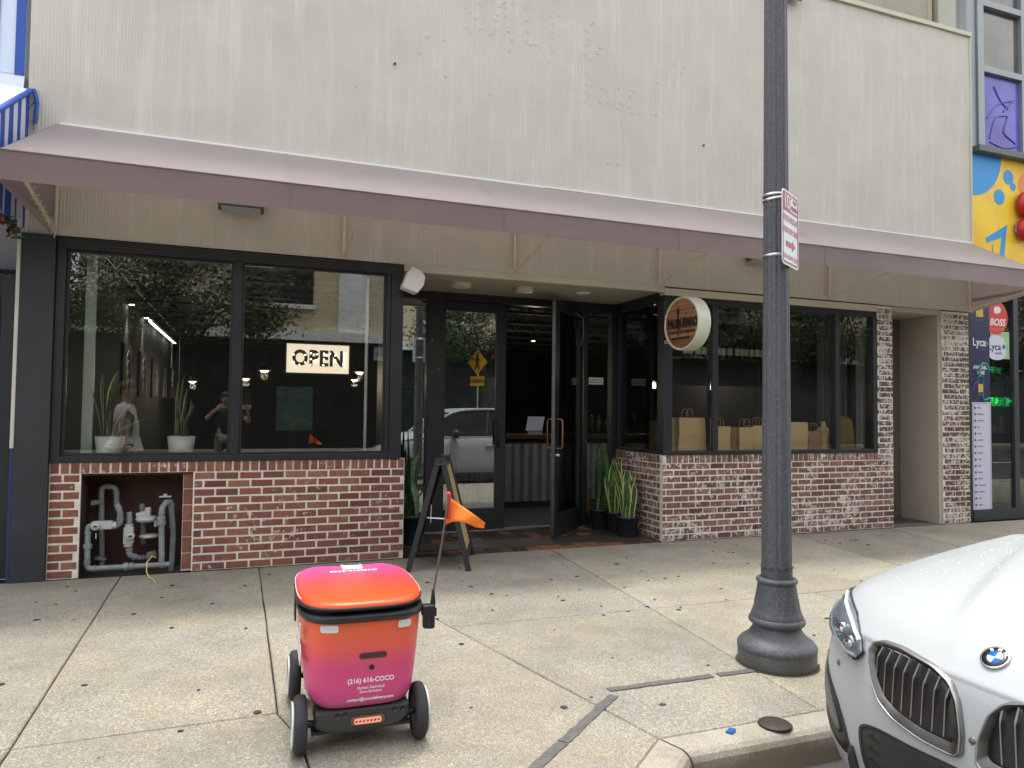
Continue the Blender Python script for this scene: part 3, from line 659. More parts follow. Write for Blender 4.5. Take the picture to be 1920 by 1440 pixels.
for x0, x1, z0, nc, lab in ((7.85, 8.132, .9, 27, "tall narrow limewashed brick pier right of the right window"), (9.045, 9.575, 0, 39, "wide limewashed brick pier beside the smoke shop window")):
    p = thing("brick_pier", lab, "brick pier", ((x0 + x1) / 2, WY, z0))
    MB().box(x0 + MJ, x1 - .004, WY + MJ, WY + .24, z0 + (.0015 if z0 else 0), z0 + nc * CP + .03).build("mortar_bed", M_MORTAR, p)
    courses(p, mb_p, x0, x1, z0, nc, WY - .002, off0=.07)
    MB().box(x0 + .003, x1 - .003, WY + .004, WY + .2, z0 + nc * CP + .031, 2.966).build("bitumen_cap", mat("bitumen", (.03, .028, .026), .8, var=.4, vscale=20, bump=.8, bscale=30), p)
    if z0 == 0: MB().box(x1 - .001, BX1, WY + .02, WY + .24, 0, 2.96).build("pier_edge", M_BLACK, p)

# ---- entry floor of quarry tiles, rising a little to the doors
ent = tag(MB().add([(1.52, 7.105, -.016), (4.56, 7.105, -.016), (4.56, 8.5, .026), (1.52, 8.5, .026)], [(0, 1, 2, 3)]).build("entry_floor", mat("tile_grout", (.045, .038, .034), .9, var=.3, vscale=20)), "dark red and brown quarry tile floor of the entry", kind='structure')
M_TILE = NB("quarry_tile")
_c = M_TILE.ramp(M_TILE.rand(), [(0, (.034, .024, .021)), (.40, (.058, .036, .028)), (.60, (.10, .05, .034)), (.74, (.24, .095, .05)), (1, (.30, .12, .065))], 'CONSTANT')
_c = M_TILE.mix(M_TILE.math('MULTIPLY', M_TILE.noise(9, 5), .5), _c, (.03, .022, .02)); M_TILE.bump(M_TILE.noise(40, 3), .2, .003); M_TILE = M_TILE.color(_c, .62, .3)
T = .150; tm = bpy.data.meshes.new("floor_tile"); q = T / 2 - .004
_t = MB().add([(-q + .003, -q + .003, .008), (q - .003, -q + .003, .008), (q - .003, q - .003, .008), (-q + .003, q - .003, .008), (-q, -q, .003), (q, -q, .003), (q, q, .003), (-q, q, .003), (-q, -q, -.012), (q, -q, -.012), (q, q, -.012), (-q, q, -.012)],
    [(0, 1, 2, 3)] + [(4 + i, 4 + (i + 1) % 4, (i + 1) % 4, i) for i in range(4)] + [(8 + i, 8 + (i + 1) % 4, 4 + (i + 1) % 4, 4 + i) for i in range(4)])
tm.from_pydata(_t.v, [], _t.f); tm.materials.append(M_TILE)
for ix in range(20):
    for iy in range(8):
        x = 1.53 + T / 2 + ix * T; y = 7.11 + T / 2 + iy * T
        o = put(tm, ent, (x, y, -.012 + (y - 7.105) * .0301 + rnd.uniform(-.001, .0015)), 0, 1, "floor_tile"); o.rotation_euler = (.03, 0, 0)
MB().box(2.0, 4.53, DY - .06, DY + .06, .01, .045).build("threshold", M_STEEL, ent)

# ---- windows and doors
def frame_bars(b, x0, x1, z0, z1, wd, y0, y1):
    b.box(x0, x1, y0, y1, z0, z0 + wd); b.box(x0, x1, y0, y1, z1 - wd, z1)
    b.box(x0, x0 + wd, y0, y1, z0 + wd, z1 - wd); b.box(x1 - wd, x1, y0, y1, z0 + wd, z1 - wd); return b
def pane(parent, x0, x1, z0, z1, y, m=M_GLASS, name="pane"):
    return MB().box(x0, x1, y, y + .006, z0, z1).build(name, m, parent)
win = thing("shop_window", "wide black framed left shop window with the lit OPEN sign inside", "window", (0, WY, SILL))
b = MB(); b.box(-1.572, 1.455, WY - .012, WY + .14, SILL, 1.055); b.box(-1.572, 1.455, WY - .016, WY + .14, 2.865, 2.962); b.box(-1.572, -1.50, WY - .012, WY + .14, 1.055, 2.865)
b.box(1.30, 1.345, WY - .004, WY + .13, 1.055, 2.865); b.build("frame", M_BLACK, win, bevel=.003)
MB().box(1.347, 1.468, WY - .02, WY + .16, SILL + .001, 2.964).build("corner_post", M_BLACK, win, bevel=.004)
MB().box(-.138, -.062, WY - .008, WY + .12, 1.056, 2.864).build("mullion", M_BLACK, win, bevel=.003)
frame_bars(MB(), -1.499, -.139, 1.056, 2.864, .022, WY + .02, WY + .06).build("glazing_bead", M_BLACK, win); frame_bars(MB(), -.061, 1.299, 1.056, 2.864, .022, WY + .02, WY + .06).build("glazing_bead", M_BLACK, win)
pane(win, -1.498, -.14, 1.058, 2.862, WY + .035); pane(win, -.06, 1.298, 1.058, 2.862, WY + .035)
MB().box(-1.5, 1.3, WY + .142, WY + .62, 1.0, 1.03).build("window_board", M_BLACK, win)
MB().box(1.44, 1.467, WY + .161, DY + .1, 0.95, 2.93).build("return_panel", M_BLACK, win)
rwn = thing("shop_window", "wide black framed right shop window with paper bags on its ledge", "window", (6.2, WY, SILL))
b = MB(); b.box(4.545, 7.848, WY - .01, WY + .13, .999, 1.045); b.box(4.545, 7.848, WY + .002, WY + .13, 2.80, 2.871); b.box(7.775, 7.848, WY - .006, WY + .13, 1.045, 2.80); b.build("frame", M_BLACK, rwn, bevel=.003)
MB().box(4.545, 4.665, WY - .006, WY + .13, 1.046, 2.799).build("corner_post", M_BLACK, rwn, bevel=.004)
for x0, x1 in ((5.235, 5.315), (7.14, 7.20)): MB().box(x0, x1, WY + .0, WY + .12, 1.046, 2.799).build("mullion", M_BLACK, rwn, bevel=.003)
for x0, x1 in ((4.666, 5.234), (5.316, 7.139), (7.201, 7.774)): pane(rwn, x0, x1, 1.047, 2.798, WY + .04, M_GLASSR)
MB().box(4.7, 7.8, WY + .131, WY + .66, .99, 1.02).build("window_board", M_BLACK, rwn)
cw = thing("return_window", "narrow black framed side window of the entry above the brick return", "window", (4.56, 7.7, SILL))
b = MB(); b.box(4.545, 4.66, WY + .131, DY - .02, .999, 1.045); b.box(4.545, 4.66, WY + .131, DY - .02, 2.80, 2.914); b.box(4.545, 4.66, DY - .09, DY - .02, 1.045, 2.80); b.build("frame", M_BLACK, cw)
MB().box(4.59, 4.596, WY + .131, DY - .09, 1.046, 2.799).build("pane", M_GLASSR, cw)
sd = thing("sidelight", "narrow dark glass sidelight left of the double doors", "window", (1.75, DY, 0))
b = MB(); b.box(1.468, 2.0, DY - .03, DY + .06, .03, .16); b.box(1.468, 2.0, DY - .03, DY + .06, 2.82, 2.913); b.box(1.468, 1.54, DY - .03, DY + .06, .16, 2.82); b.build("frame", M_BLACK, sd)
pane(sd, 1.541, 1.999, .161, 2.819, DY, M_GLASSD)
gold = mat("gold_lettering", srgb(190, 160, 90), .5)
for q, (s_, z, h) in enumerate((("MAXIMUM", 1.815, .045), ("OCCUPANCY", 1.765, .045), ("80", 1.70, .06))): text("lettering", s_, h, gold, sd, (1.80, DY + .012, z), (PI / 2, 0, PI))
dl = thing("glass_door", "closed left glass door leaf with black stiles and pull handle", "door", (2.5, DY, 0))
MB().box(2.001, 2.20, DY - .05, DY + .08, .03, 2.913).build("door_post", M_BLACK, dl, bevel=.003)
MB().box(2.201, 4.075, DY - .05, DY + .08, 2.82, 2.913).build("head_frame", M_BLACK, dl)
b = MB(); b.box(2.203, 2.235, DY - .02, DY + .03, .05, 2.815); b.box(2.885, 3.015, DY - .02, DY + .03, .05, 2.815); b.box(2.235, 2.885, DY - .02, DY + .03, .05, .30); b.box(2.235, 2.885, DY - .02, DY + .03, 2.70, 2.815); b.build("leaf_frame", M_BLACK, dl, bevel=.003)
pane(dl, 2.236, 2.884, .301, 2.699, DY, M_GLASSD)
def handle(parent, x, y, zc, side, m, h=.32, d=.07, local=False):
    return MB().tube([(x, y, zc - h / 2), (x, y + side * d * .8, zc - h / 2), (x, y + side * d, zc - h / 2 + .03), (x, y + side * d, zc + h / 2 - .03), (x, y + side * d * .8, zc + h / 2), (x, y, zc + h / 2)], .0125, 8).build("pull_handle", m, parent, local=local)
handle(dl, 2.90, DY - .02, 1.22, -1, mat("black_metal", (.02, .02, .02), .3, .6))
b = MB(); b.lathe([(0, -.012), (.012, -.01), (.014, 0)], (2.06, DY - .05, 2.32), 10, 'y'); b.lathe([(0, -.012), (.011, -.01), (.013, 0)], (2.14, DY - .05, 1.98), 10, 'y'); b.build("screws", M_STEEL, dl)
# open right leaf, hinged at x = 4.07, swung out about 45 degrees
dr_ = thing("glass_door", "open right glass door leaf swung out over the entry tiles", "door", (4.045, DY - .03, .03), R(45))
DWD = .98; b = MB(); b.box(-DWD, -DWD + .13, -.024, .024, .0, 2.77); b.box(-.11, 0, -.024, .024, .0, 2.77); b.box(-DWD + .13, -.11, -.024, .024, 0, .26); b.box(-DWD + .13, -.11, -.024, .024, 2.66, 2.77); b.build("leaf_frame", M_BLACK, dr_, local=True, bevel=.003)
MB().box(-DWD + .131, -.111, -.003, .003, .261, 2.659).build("pane", M_GLASSR, dr_, local=True)
MB().box(-DWD - .004, -DWD, -.02, .02, .02, 2.75).build("edge_strip", mat("worn_aluminium", (.10, .10, .105), .4, .7, var=.3, vscale=8), dr_, local=True)
handle(dr_, -DWD + .06, .024, 1.2, 1, mat("copper", (.26, .12, .085), .4, 1.0), .34, local=True); handle(dr_, -DWD + .06, -.024, 1.2, -1, _mats["copper"], .34, local=True)
b = MB(); b.lathe([(0, -.06), (.018, -.058), (.018, .058), (0, .06)], (-DWD + .06, 0, .95), 12, 'y'); b.build("lock_cylinder", M_STEEL, dr_, local=True)
b = MB(); b.tube([(-.3, -.03, 2.70), (-.12, -.06, 2.66), (-.06, -.05, 2.45), (-.12, -.03, 2.30)], .005, 6); b.build("closer_cable", mat("grey_cable", (.4, .4, .4), .5), dr_, local=True)
sr = thing("sidelight", "narrow glass sidelight with a white restroom notice right of the doors", "window", (4.3, DY, 0))
b = MB(); b.box(4.076, 4.13, DY - .05, DY + .06, .03, 2.913); b.box(4.48, 4.56, DY - .05, DY + .06, .03, 2.913); b.box(4.13, 4.48, DY - .03, DY + .05, .03, .14); b.box(4.13, 4.48, DY - .03, DY + .05, 2.8, 2.913); b.build("frame", M_BLACK, sr)
pane(sr, 4.131, 4.479, .141, 2.799, DY, M_GLASSR)
nb = thing("restroom_notice", "small white restroom for customers only notice stuck on the glass", "notice", (4.27, DY - .004, 1.9))
MB().box(4.17, 4.38, DY - .006, DY - .003, 1.85, 1.94).build("card", mat("paper_white", (.68, .68, .62), .7), nb)
text("lettering", "Restroom For\nCustomers Only", .030, M_BLK, nb, (4.275, DY - .007, 1.895), ext=.0005, bold=.0006)

# ================================================================== AWNING AND THINGS ON THE FRONT
AX0, AX1, AYF, AZT, AZB, AZW = -1.60, 9.60, 6.13, 3.372, 3.150, 3.945
aw = thing("awning", "long faded brown canvas awning over the whole shop front", "awning", (4, WY, 3.15))
rows = []; nx = 90; ar = random.Random(4)
for t in np.linspace(0, 1, 9):
    row = []
    for i in range(nx + 1):
        x = (-1.61 - .13 * t) + (AX1 + 1.61 + .13 * t) * i / nx; sag = -.010 * math.sin(PI * t) * (1 + .5 * math.sin(x * 2.6)) * (abs(math.sin(PI * (x - AX0) / 1.87)) ** .5)
        row.append((x, WY - .024 + (AYF - WY + .024) * t, AZW + (AZT - AZW) * t + sag))
    rows.append(row)
b = MB(); b.grid(rows, flip=True); b.build("canopy", M_AWN, aw)
b = MB(); rows = []
for t in np.linspace(0, 1, 5): rows.append([(-1.74 + (AX1 + 1.74) * i / nx, AYF - .004 + .006 * math.sin(i * .9) * t * (1 - t) + .004 * math.sin(i * .31) * t, AZT - .002 - (AZT - AZB) * t) for i in range(nx + 1)])
b.grid(rows, flip=True); b.build("valance", M_AWN, aw)
b = MB(); b.tube([(-1.74, AYF - .006, AZT - .002), (AX1, AYF - .006, AZT - .002)], .0085, 8); b.build("valance_piping", M_AWN, aw)
for x in (-1.605, 9.604): 
    xf_ = -1.742 if x < 0 else x
    b = MB(); b.add([(x, WY - .03, AZB - .04), (xf_, AYF, AZB), (xf_, AYF, AZT), (x, WY - .03, AZW)], [(0, 1, 2, 3)]); b.build("end_panel", M_AWN, aw)
for k in range(5):
    x = -1.6 + (k + 1) * 1.9; b = MB(); b.add([(x - .012, WY - .026, AZW + .003), (x + .012, WY - .026, AZW + .003), (x + .012, AYF, AZT + .003), (x - .012, AYF, AZT + .003)], [(3, 2, 1, 0)]); b.add([(x - .010, AYF - .008, AZT - .006), (x + .010, AYF - .008, AZT - .006), (x + .010, AYF - .008, AZB + .004), (x - .010, AYF - .008, AZB + .004)], [(0, 3, 2, 1)]); b.build("seam", M_AWN, aw)
M_TUBE = mat("frame_beige", srgb(214, 206, 184), .5, var=.08)
for x in (-1.585, .865, 2.665, 4.475, 7.01, 9.56):
    b = MB(); zt = 3.10
    b.tube([(x, WY - .035, 2.985), (x, WY - .035, AZW - .05)], .0155, 8); b.tube([(x, WY - .035, 3.0), (x, AYF + .03, AZB + .02)], .0155, 8); b.tube([(x, WY - .035, AZW - .06), (x, AYF + .03, AZT - .04)], .0125, 8)
    b.lathe([(.026, 0), (.026, .02), (0, .02)], (x - .045, WY - .008, 3.055), 10, 'y')
    b.build("support_bracket", M_TUBE, aw)
b = MB(); b.tube([(AX0, AYF + .03, AZB + .02), (AX1, AYF + .03, AZB + .02)], .0155, 8); b.tube([(AX0, AYF + .03, AZT - .02), (AX1, AYF + .03, AZT - .02)], .0155, 8); b.tube([(AX0, WY - .035, AZW - .05), (AX1, WY - .035, AZW - .05)], .0125, 8); b.build("frame_rail", M_TUBE, aw)
M_ROPE = mat("lacing_rope", srgb(206, 196, 172), .8)
for x, s_ in ((-1.56, 1), (9.56, -1)):
    b = MB(); p0 = Vector((x, WY - .05, 3.02)); p1 = Vector((x, AYF + .06, AZB + .05)); q0 = p0 + Vector((-.03 * s_, 0, -.075)); q1 = p1 + Vector((-.03 * s_, 0, -.06)); pts = []
    for k in range(19): pts.append((p0.lerp(p1, k / 18) if k % 2 else q0.lerp(q1, k / 18)) + Vector((0, 0, ar.uniform(-.008, .008))))
    b.tube(pts, .0045, 5); b.build("lacing", M_ROPE, aw)
    xo = x - .06 * s_ - (.12 if s_ > 0 else 0)
    b = MB(); b.add([(x - .06 * s_, WY - .04, AZB - .175), (xo, AYF + .02, AZB - .012), (xo, AYF + .02, AZB + .035), (x - .06 * s_, WY - .04, AZB + .02)], [(0, 1, 2, 3)]); b.build("end_flap", M_AWN, aw)

def floodlight(x, z, label, y=WY - .004, wd=.40, tilt=.5):
    f = thing("floodlight", label, "floodlight", (x, y, z)); m = mat("grey_fixture", (.10, .115, .12), .45, .3, var=.15, vscale=8)
    b = MB(); b.box(-.04, .04, -.05, 0, -.03, .12); b.build("bracket", m, f, local=True)
    b = MB(); h = .085; pr = [(-.06, h), (-.15, h * .7), (-.17, -.02), (-.10, -.055), (-.06, -.05)]
    b.prism(pr, lambda p: (-wd / 2, *p), lambda p: (wd / 2, *p)); b.build("housing", m, f, local=True, bevel=.008, fixn=True)
    b = MB(); b.prism([(-.105, -.060), (-.168, -.026), (-.174, -.034), (-.112, -.067)], lambda p: (-wd / 2 + .03, *p), lambda p: (wd / 2 - .03, *p)); b.build("lens", mat("frosted_lens", (.32, .35, .36), .2), f, local=True, fixn=True)
floodlight(-.09, 3.37, "grey floodlight under the awning above the left window"); floodlight(5.86, 3.40, "grey floodlight under the awning behind the lamp post"); floodlight(6.33, 6.83, "grey floodlight high on the beige wall beside the lamp post top")
sp = thing("wall_speaker", "white bracket mounted outdoor speaker at the corner of the left window", "speaker", (1.55, WY - .03, 2.80))
b = MB(); b.box(-.02, .02, -.012, .01, .02, .15); b.build("bracket", M_WHITE, sp, local=True)
ca, sa = math.cos(R(-18)), math.sin(R(-18)); rot = lambda p: (p[0] * ca - p[1] * sa, p[0] * sa + p[1] * ca)
poly = [rot(p) for p in [(-.10, -.13), (.065, -.13), (.10, -.03), (.085, .06), (.03, .10), (-.05, .10), (-.09, .05)]]
b = MB(); b.prism(poly, lambda p: (p[0], -.17, p[1]), lambda p: (p[0], -.02, p[1])); b.build("cabinet", M_WHITE, sp, local=True, bevel=.012, fixn=True)
for k, (x, y, rr_, dz, lab) in enumerate(((2.22, 7.60, .115, .045, "round white ceiling lamp nearest the speaker over the entry"), (2.98, 7.60, .108, .045, "round white ceiling lamp in the middle of the entry soffit"), (3.75, 7.62, .085, .012, "flat recessed downlight above the open door"))):
    l_ = thing("ceiling_lamp", lab, "ceiling lamp", (x, y, 2.915), group="lamps in the entry soffit")
    b = MB(); b.lathe([(rr_, 0), (rr_, -dz * .8), (rr_ * .94, -dz)], (0, 0, 0), 28); b.build("rim", M_TRIM if k < 2 else M_WHITE, l_, local=True)
    b = MB(); b.lathe([(rr_ * .94, -dz + .001), (rr_ * .5, -dz - .006), (0, -dz - .008)], (0, 0, 0), 28); b.build("diffuser", mat("opal_diffuser", (.72, .70, .64), .4), l_, local=True)

# round projecting wood sign
rs = thing("round_sign", "round wood faced projecting sign with cream rim beside the right window", "sign", (4.60, 6.72, 2.49), R(5))
# local: disc faces along -x turned to the camera side; built with its axis on local x
M_RIM = mat("cream_enamel", srgb(200, 204, 186), .35, var=.05, vscale=6)
RADs = .302
b = MB(); b.lathe([(RADs, -.075), (RADs, .075)], (0, 0, 0), 64, 'x'); b.lathe([(RADs, -.075), (RADs - .004, -.092), (RADs - .022, -.092), (RADs - .028, -.080)], (0, 0, 0), 64, 'x'); b.lathe([(RADs, .075), (RADs - .02, .08), (0, .08)], (0, 0, 0), 64, 'x'); b.build("rim", M_RIM, rs, local=True)
k = NB("sign_wood"); g1 = k.noise(9, 6, .65, stretch=(1, 1, 7)); c = k.ramp(g1, [(.28, srgb(92, 64, 48)), (.5, srgb(146, 104, 76)), (.72, srgb(176, 132, 98))])
c = k.mix(1.0, c, k.ramp(k.rand(), [(0, (.55, .5, .5)), (.5, (.95,) * 3), (1, (1.2, 1.15, 1.1))]), 'MULTIPLY'); M_WOODS = k.color(c, .6)
edges = [-.28, -.155, -.055, .05, .155, .28]
for q in range(5):
    z0, z1 = edges[q] + .003, edges[q + 1] - .003; b = MB(); rr_ = RADs - .027
    zz = np.linspace(max(z0, -rr_ + .001), min(z1, rr_ - .001), 9); ws = [math.sqrt(max(0, rr_ ** 2 - z * z)) for z in zz]
    poly = [(-w_, z) for w_, z in zip(ws, zz)] + [(w_, z) for w_, z in zip(ws[::-1], zz[::-1])]
    b.prism(poly, lambda p: (-.083 - .002 * (q % 2), p[0], p[1]), lambda p: (-.07, p[0], p[1])); b.build("wood_plank", M_WOODS, rs, local=True, fixn=True)
sr_ = (PI / 2, 0, -PI / 2); xs_ = -.088
M_BURN = mat("burnt_black", (.012, .010, .010), .6)
text("lettering", "PALO", .135, M_BURN, rs, (xs_, .135, .0), sr_, local=True, bold=.006, sx=.62); text("lettering", "QUEMAO", .135, M_BURN, rs, (xs_, -.095, .0), sr_, local=True, bold=.006, sx=.62)
text("lettering", "COCINA  COLOMBIANA", .042, M_BURN, rs, (xs_, .0, -.095), sr_, local=True, bold=.001, space=1.15, sx=.9); text("lettering", "DOWNTOWN", .037, M_BURN, rs, (xs_, .01, -.165), sr_, local=True, bold=.001, space=1.4)
b = MB(); b.bar((xs_, .055, -.14), (xs_, .055, .12), .016, .004, (1, 0, 0)); b.prism([(.055, .19), (.078, .145), (.07, .10), (.055, .08), (.04, .10), (.032, .145)], lambda p: (xs_ - .002, *p), lambda p: (xs_ + .002, *p)); b.build("match_emblem", M_BURN, rs, local=True)
for z in (.13, -.175): MB().box(-.012, .012, .25, .395, z - .02, z + .02).build("arm", mat("grey_bracket", srgb(170, 172, 176), .4, .2), rs, local=True)

# ================================================================== INSIDE THE WINDOWS
op = thing("open_sign", "lit white OPEN marquee sign with bulbs hanging in the left window", "sign", (.66, 7.31, 1.99))
OW, OH = .302, .143
MB().box(-OW, OW, 0, .035, -OH, OH).build("back_board", mat("marquee_board", (.72, .66, .55), .6, emit=(1, .80, .58), estr=.22), op, local=True)
frame_bars(MB(), -OW - .012, OW + .012, -OH - .012, OH + .012, .0118, -.012, .037).build("frame", mat("dark_wood_frame", (.03, .022, .018), .5), op, local=True)
M_MARQ = mat("marquee_letter", (.035, .028, .024), .5)
text("lettering", "OPEN", .215, M_MARQ, op, (0, -.006, -.002), local=True, bold=.007, ext=.005, sx=.86, space=1.06)
BULBS = [(-.235, .035), (-.125, .035), (-.235, -.04), (-.125, -.04), (-.18, -.066), (-.072, .052), (-.01, .045), (-.072, -.006), (-.02, -.018), (-.075, -.062), (.055, .055), (.115, .055), (.055, -.004), (.05, -.062), (.165, .04), (.165, -.01), (.255, .055), (.255, .008), (.252, -.05)]
b = MB()
for x, z in BULBS: b.lathe([(0, -.020), (.0045, -.019), (.0065, -.014), (.005, -.008)], (x, 0, z), 8, 'y')
b.build("bulbs", mat("lit_bulb", (1, .9, .7), .4, emit=(1, .85, .6), estr=3), op, local=True)
b = MB(); b.tube([(-.2, .02, OH), (-.2, .02, .87)], .003, 5); b.tube([(.2, .02, OH), (.2, .02, .87)], .003, 5); b.build("hanging_wire", M_DARK, op, local=True)

# snake plants
k = NB("snake_leaf"); ob = k.obj(); zz = k.sep(ob)[2]; bands = k.noise(16, 4, .7, vec=ob, stretch=(1.2, 1.2, 5)); c = k.ramp(bands, [(.38, (.022, .065, .022)), (.52, (.055, .125, .042)), (.62, (.12, .19, .08))])
M_SNAKE = k.color(c, .42, .4); M_SNEDGE = mat("snake_leaf_edge", (.52, .52, .19), .45, var=.15, vscale=30); M_SOIL = mat("potting_soil", (.03, .022, .016), .95)
def blade(parent, base, h, wd, lean, az, tw, seed, edge=True):
    rr = random.Random(seed); n = 12; rows = []; d = Vector((math.cos(az), math.sin(az), 0)); bx = Vector(base)
    for i in range(n + 1):
        t = i / n; a = tw * t + az + PI / 2; s_ = Vector((math.cos(a), math.sin(a), 0)); nrm = Vector((-s_.y, s_.x, 0))
        c_ = bx + d * (lean * t ** 1.8) + Vector((0, 0, h * t * (1 - .12 * abs(lean) / max(h, .1) * t))) + s_ * (.012 * math.sin(t * 5 + seed))
        w_ = wd * (.55 + .9 * t) * (1 - max(0, (t - .55) / .45) ** 2.2) if t < 1 else .001
        w_ = max(w_, .0012)
        rows.append([c_ - s_ * w_ + nrm * w_ * .35, c_ - s_ * w_ * .76 + nrm * w_ * .2, c_, c_ + s_ * w_ * .76 + nrm * w_ * .2, c_ + s_ * w_ + nrm * w_ * .35])
    b = MB()
    for j in range(4): b.grid([r_[j:j + 2] for r_ in rows], mi=1 if (edge and j in (0, 3)) else 0)
    me = b.build("leaf", [M_SNAKE, M_SNEDGE], parent, local=True); return me
def plant(name, label, cat, loc, potprof, potm, leaves, group, edge=True, ribs=False):
    t = thing(name, label, cat, loc, 0, group); b = MB(); b.lathe(potprof, (0, 0, 0), 36, wob=(lambda a, i: 1 + .006 * math.sin(a * 24 + i)) if ribs else None); b.build("pot", potm, t, local=True)
    zs = max(p[1] for p in potprof) - .03; rs_ = max(p[0] for p in potprof) * .9
    b = MB(); b.lathe([(rs_, zs), (rs_ * .5, zs + .008), (0, zs + .01)], (0, 0, 0), 20); b.build("soil", M_SOIL, t, local=True)
    for i, (bx, by, h, wd, lean, az, tw) in enumerate(leaves): blade(t, (bx, by, zs - .02), h, wd, lean, az, tw, i * 7 + len(label), edge)
    return t
WP = [(.0, 0), (.098, 0), (.10, .003), (.122, .19), (.118, .19), (.112, .17)]
pr_ = random.Random(21)
L1 = [(-.05, .02, .62, .036, -.03, .1, .5), (-.02, 0, .66, .040, .06, .2, .9), (.04, 0, .26, .017, .27, .1, 2.2), (.02, .03, .38, .02, .14, .4, .6), (-.06, -.03, .5, .022, -.10, .2, .3), (.05, -.02, .2, .015, .16, -.3, 1), (0, -.04, .15, .028, .0, .3, .4), (.06, .03, .30, .016, .10, 1, .8), (-.03, .05, .42, .02, -.05, 2, .5)]
L2 = [(-.05, 0, .56, .026, .01, .1, .3), (-.03, .02, .64, .018, .05, .1, .6), (.02, 0, .50, .032, .03, .2, .5), (.0, .03, .55, .022, -.05, .1, .4), (.05, 0, .36, .028, .05, .1, .8), (.04, -.03, .30, .022, .03, 0, 1), (-.02, -.05, .22, .018, -.02, .3, .4), (.0, -.03, .42, .02, .03, .1, .8), (.06, .04, .4, .02, .02, .3, .6)]
plant("potted_plant", "snake plant with sprawling leaves in white pot beside the pale window tube", "potted plant", (-1.155, 7.33, 1.031), WP, M_POT, L1, "plants in white pots on the window ledge")
plant("potted_plant", "upright snake plant in white pot on the ledge left of the mullion", "potted plant", (-.565, 7.33, 1.031), WP, M_POT, L2, "plants in white pots on the window ledge")
NP = [(0, 0), (.105, 0), (.112, .01), (.128, .22), (.135, .222), (.136, .245), (.128, .246), (.12, .2)]
M_NPOT = mat("black_nursery_pot", (.018, .019, .022), .5)
def cluster(n, h0, h1, sp, seed, wd=.024, le=.1):
    rr = random.Random(seed); return [(rr.uniform(-sp, sp), rr.uniform(-sp, sp), rr.uniform(h0, h1), wd * rr.uniform(.75, 1.2), rr.uniform(-le, le), rr.uniform(0, PI), rr.uniform(-.8, .8)) for _ in range(n)]
ez = lambda y: -.004 + (y - 7.105) * .0301
plant("potted_plant", "bushy yellow edged snake plant in front black nursery pot by the brick corner", "potted plant", (4.30, 7.50, ez(7.5)), NP, M_NPOT, cluster(12, .36, .62, .075, 2, .050, .16), "snake plants in black pots in the entry")
plant("potted_plant", "snake plant in the middle black nursery pot against the brick return", "potted plant", (4.33, 7.80, ez(7.8)), NP, M_NPOT, cluster(11, .46, .74, .075, 5, .046, .14), "snake plants in black pots in the entry")
plant("potted_plant", "tall dark banded snake plant in rear black pot beside the sidelight", "potted plant", (4.22, 8.06, ez(8.06)), NP, M_NPOT, cluster(10, .60, .95, .075, 9, .040, .12), "snake plants in black pots in the entry", edge=False)
plant("potted_plant", "tall snake plant half hidden behind the folding sign", "potted plant", (1.70, 7.80, ez(7.8)), [(r_ * 1.25, z * 1.3) for r_, z in NP], M_NPOT, cluster(10, .45, .85, .10, 13, .034, .25) + [(-.05, 0, 1.05, .03, .0, 0, .3), (.03, -.02, 1.0, .026, -.04, 0, .3)], "snake plants in black pots in the entry", edge=False)
yb = thing("yellow_board", "yellow wet floor board standing inside behind the sidelight", "board", (4.36, 8.75, .03))
b = MB(); b.prism([(-.20, 0), (.10, 0), (.0, .62), (-.03, .62)], lambda p: (p[0], -.02, p[1]), lambda p: (p[0], .0, p[1])); b.build("panel", mat("ochre_paint", (.20, .115, .02), .6), yb, local=True)

# paper bags on the right ledge
def paper_bag(x, y, wd, dp, h, rz, label, fold=False, handle_=True, m=None, topn=1.0):
    t = thing("paper_bag", label, "paper bag", (x, y, 1.021), rz, "brown paper bags on the right window ledge"); m = m or M_KRAFT; b = MB(); rr = random.Random(int(x * 100))
    j = lambda: rr.uniform(-.008, .008)
    z1 = h * (.62 if fold else 1); B = [(-wd / 2, -dp / 2), (wd / 2, -dp / 2), (wd / 2, dp / 2), (-wd / 2, dp / 2)]
    rows = []
    for i, (z, kx, ky) in enumerate([(0, 1, 1), (h * .25, 1.03, 1.02), (h * .5, 1.0, 1.03), (z1, 1, .94 if not fold else .8)] + ([(h * .82, .42, .25), (h * .9, .22, .14), (h, .30, .10)] if fold else [(h, topn, .55)])):
        rows.append([(x_ * kx + j() * (i > 0), y_ * ky + j() * (i > 0), z) for x_, y_ in B])
    pts = []
    for r_ in rows:       # add a side crease between the corners
        c = [r_[0], r_[1], tuple((r_[1][q] + r_[2][q]) / 2 - (.02 if q == 0 else 0) for q in range(3)), r_[2], r_[3], tuple((r_[3][q] + r_[0][q]) / 2 + (.02 if q == 0 else 0) for q in range(3)), r_[0]]; pts.append(c)
    b.grid(pts, smooth=False); b.add([rows[0][k] for k in (3, 2, 1, 0)], [(0, 1, 2, 3)]); b.build("bag_body", m, t, local=True)
    if handle_:
        for s_ in (-1, 1):
            yy = s_ * dp * .22; hp = [(-.045, yy, h - .02), (-.047, yy, h + .06), (-.03, yy, h + .095), (0, yy, h + .105), (.03, yy, h + .095), (.047, yy, h + .06), (.045, yy, h - .02)]
            MB().tube(hp, .0055, 6).build("bag_handle", M_KRAFTD, t, local=True)
    return t
paper_bag(4.47 + .30, 7.62, .20, .14, .37, R(75), "slim paper bag at the return window seen edge on")
paper_bag(5.04, 7.36, .40, .20, .415, R(4), "largest brown paper bag between corner post and first mullion")
paper_bag(5.50, 7.36, .22, .16, .31, R(-6), "brown paper bag just right of the first mullion")
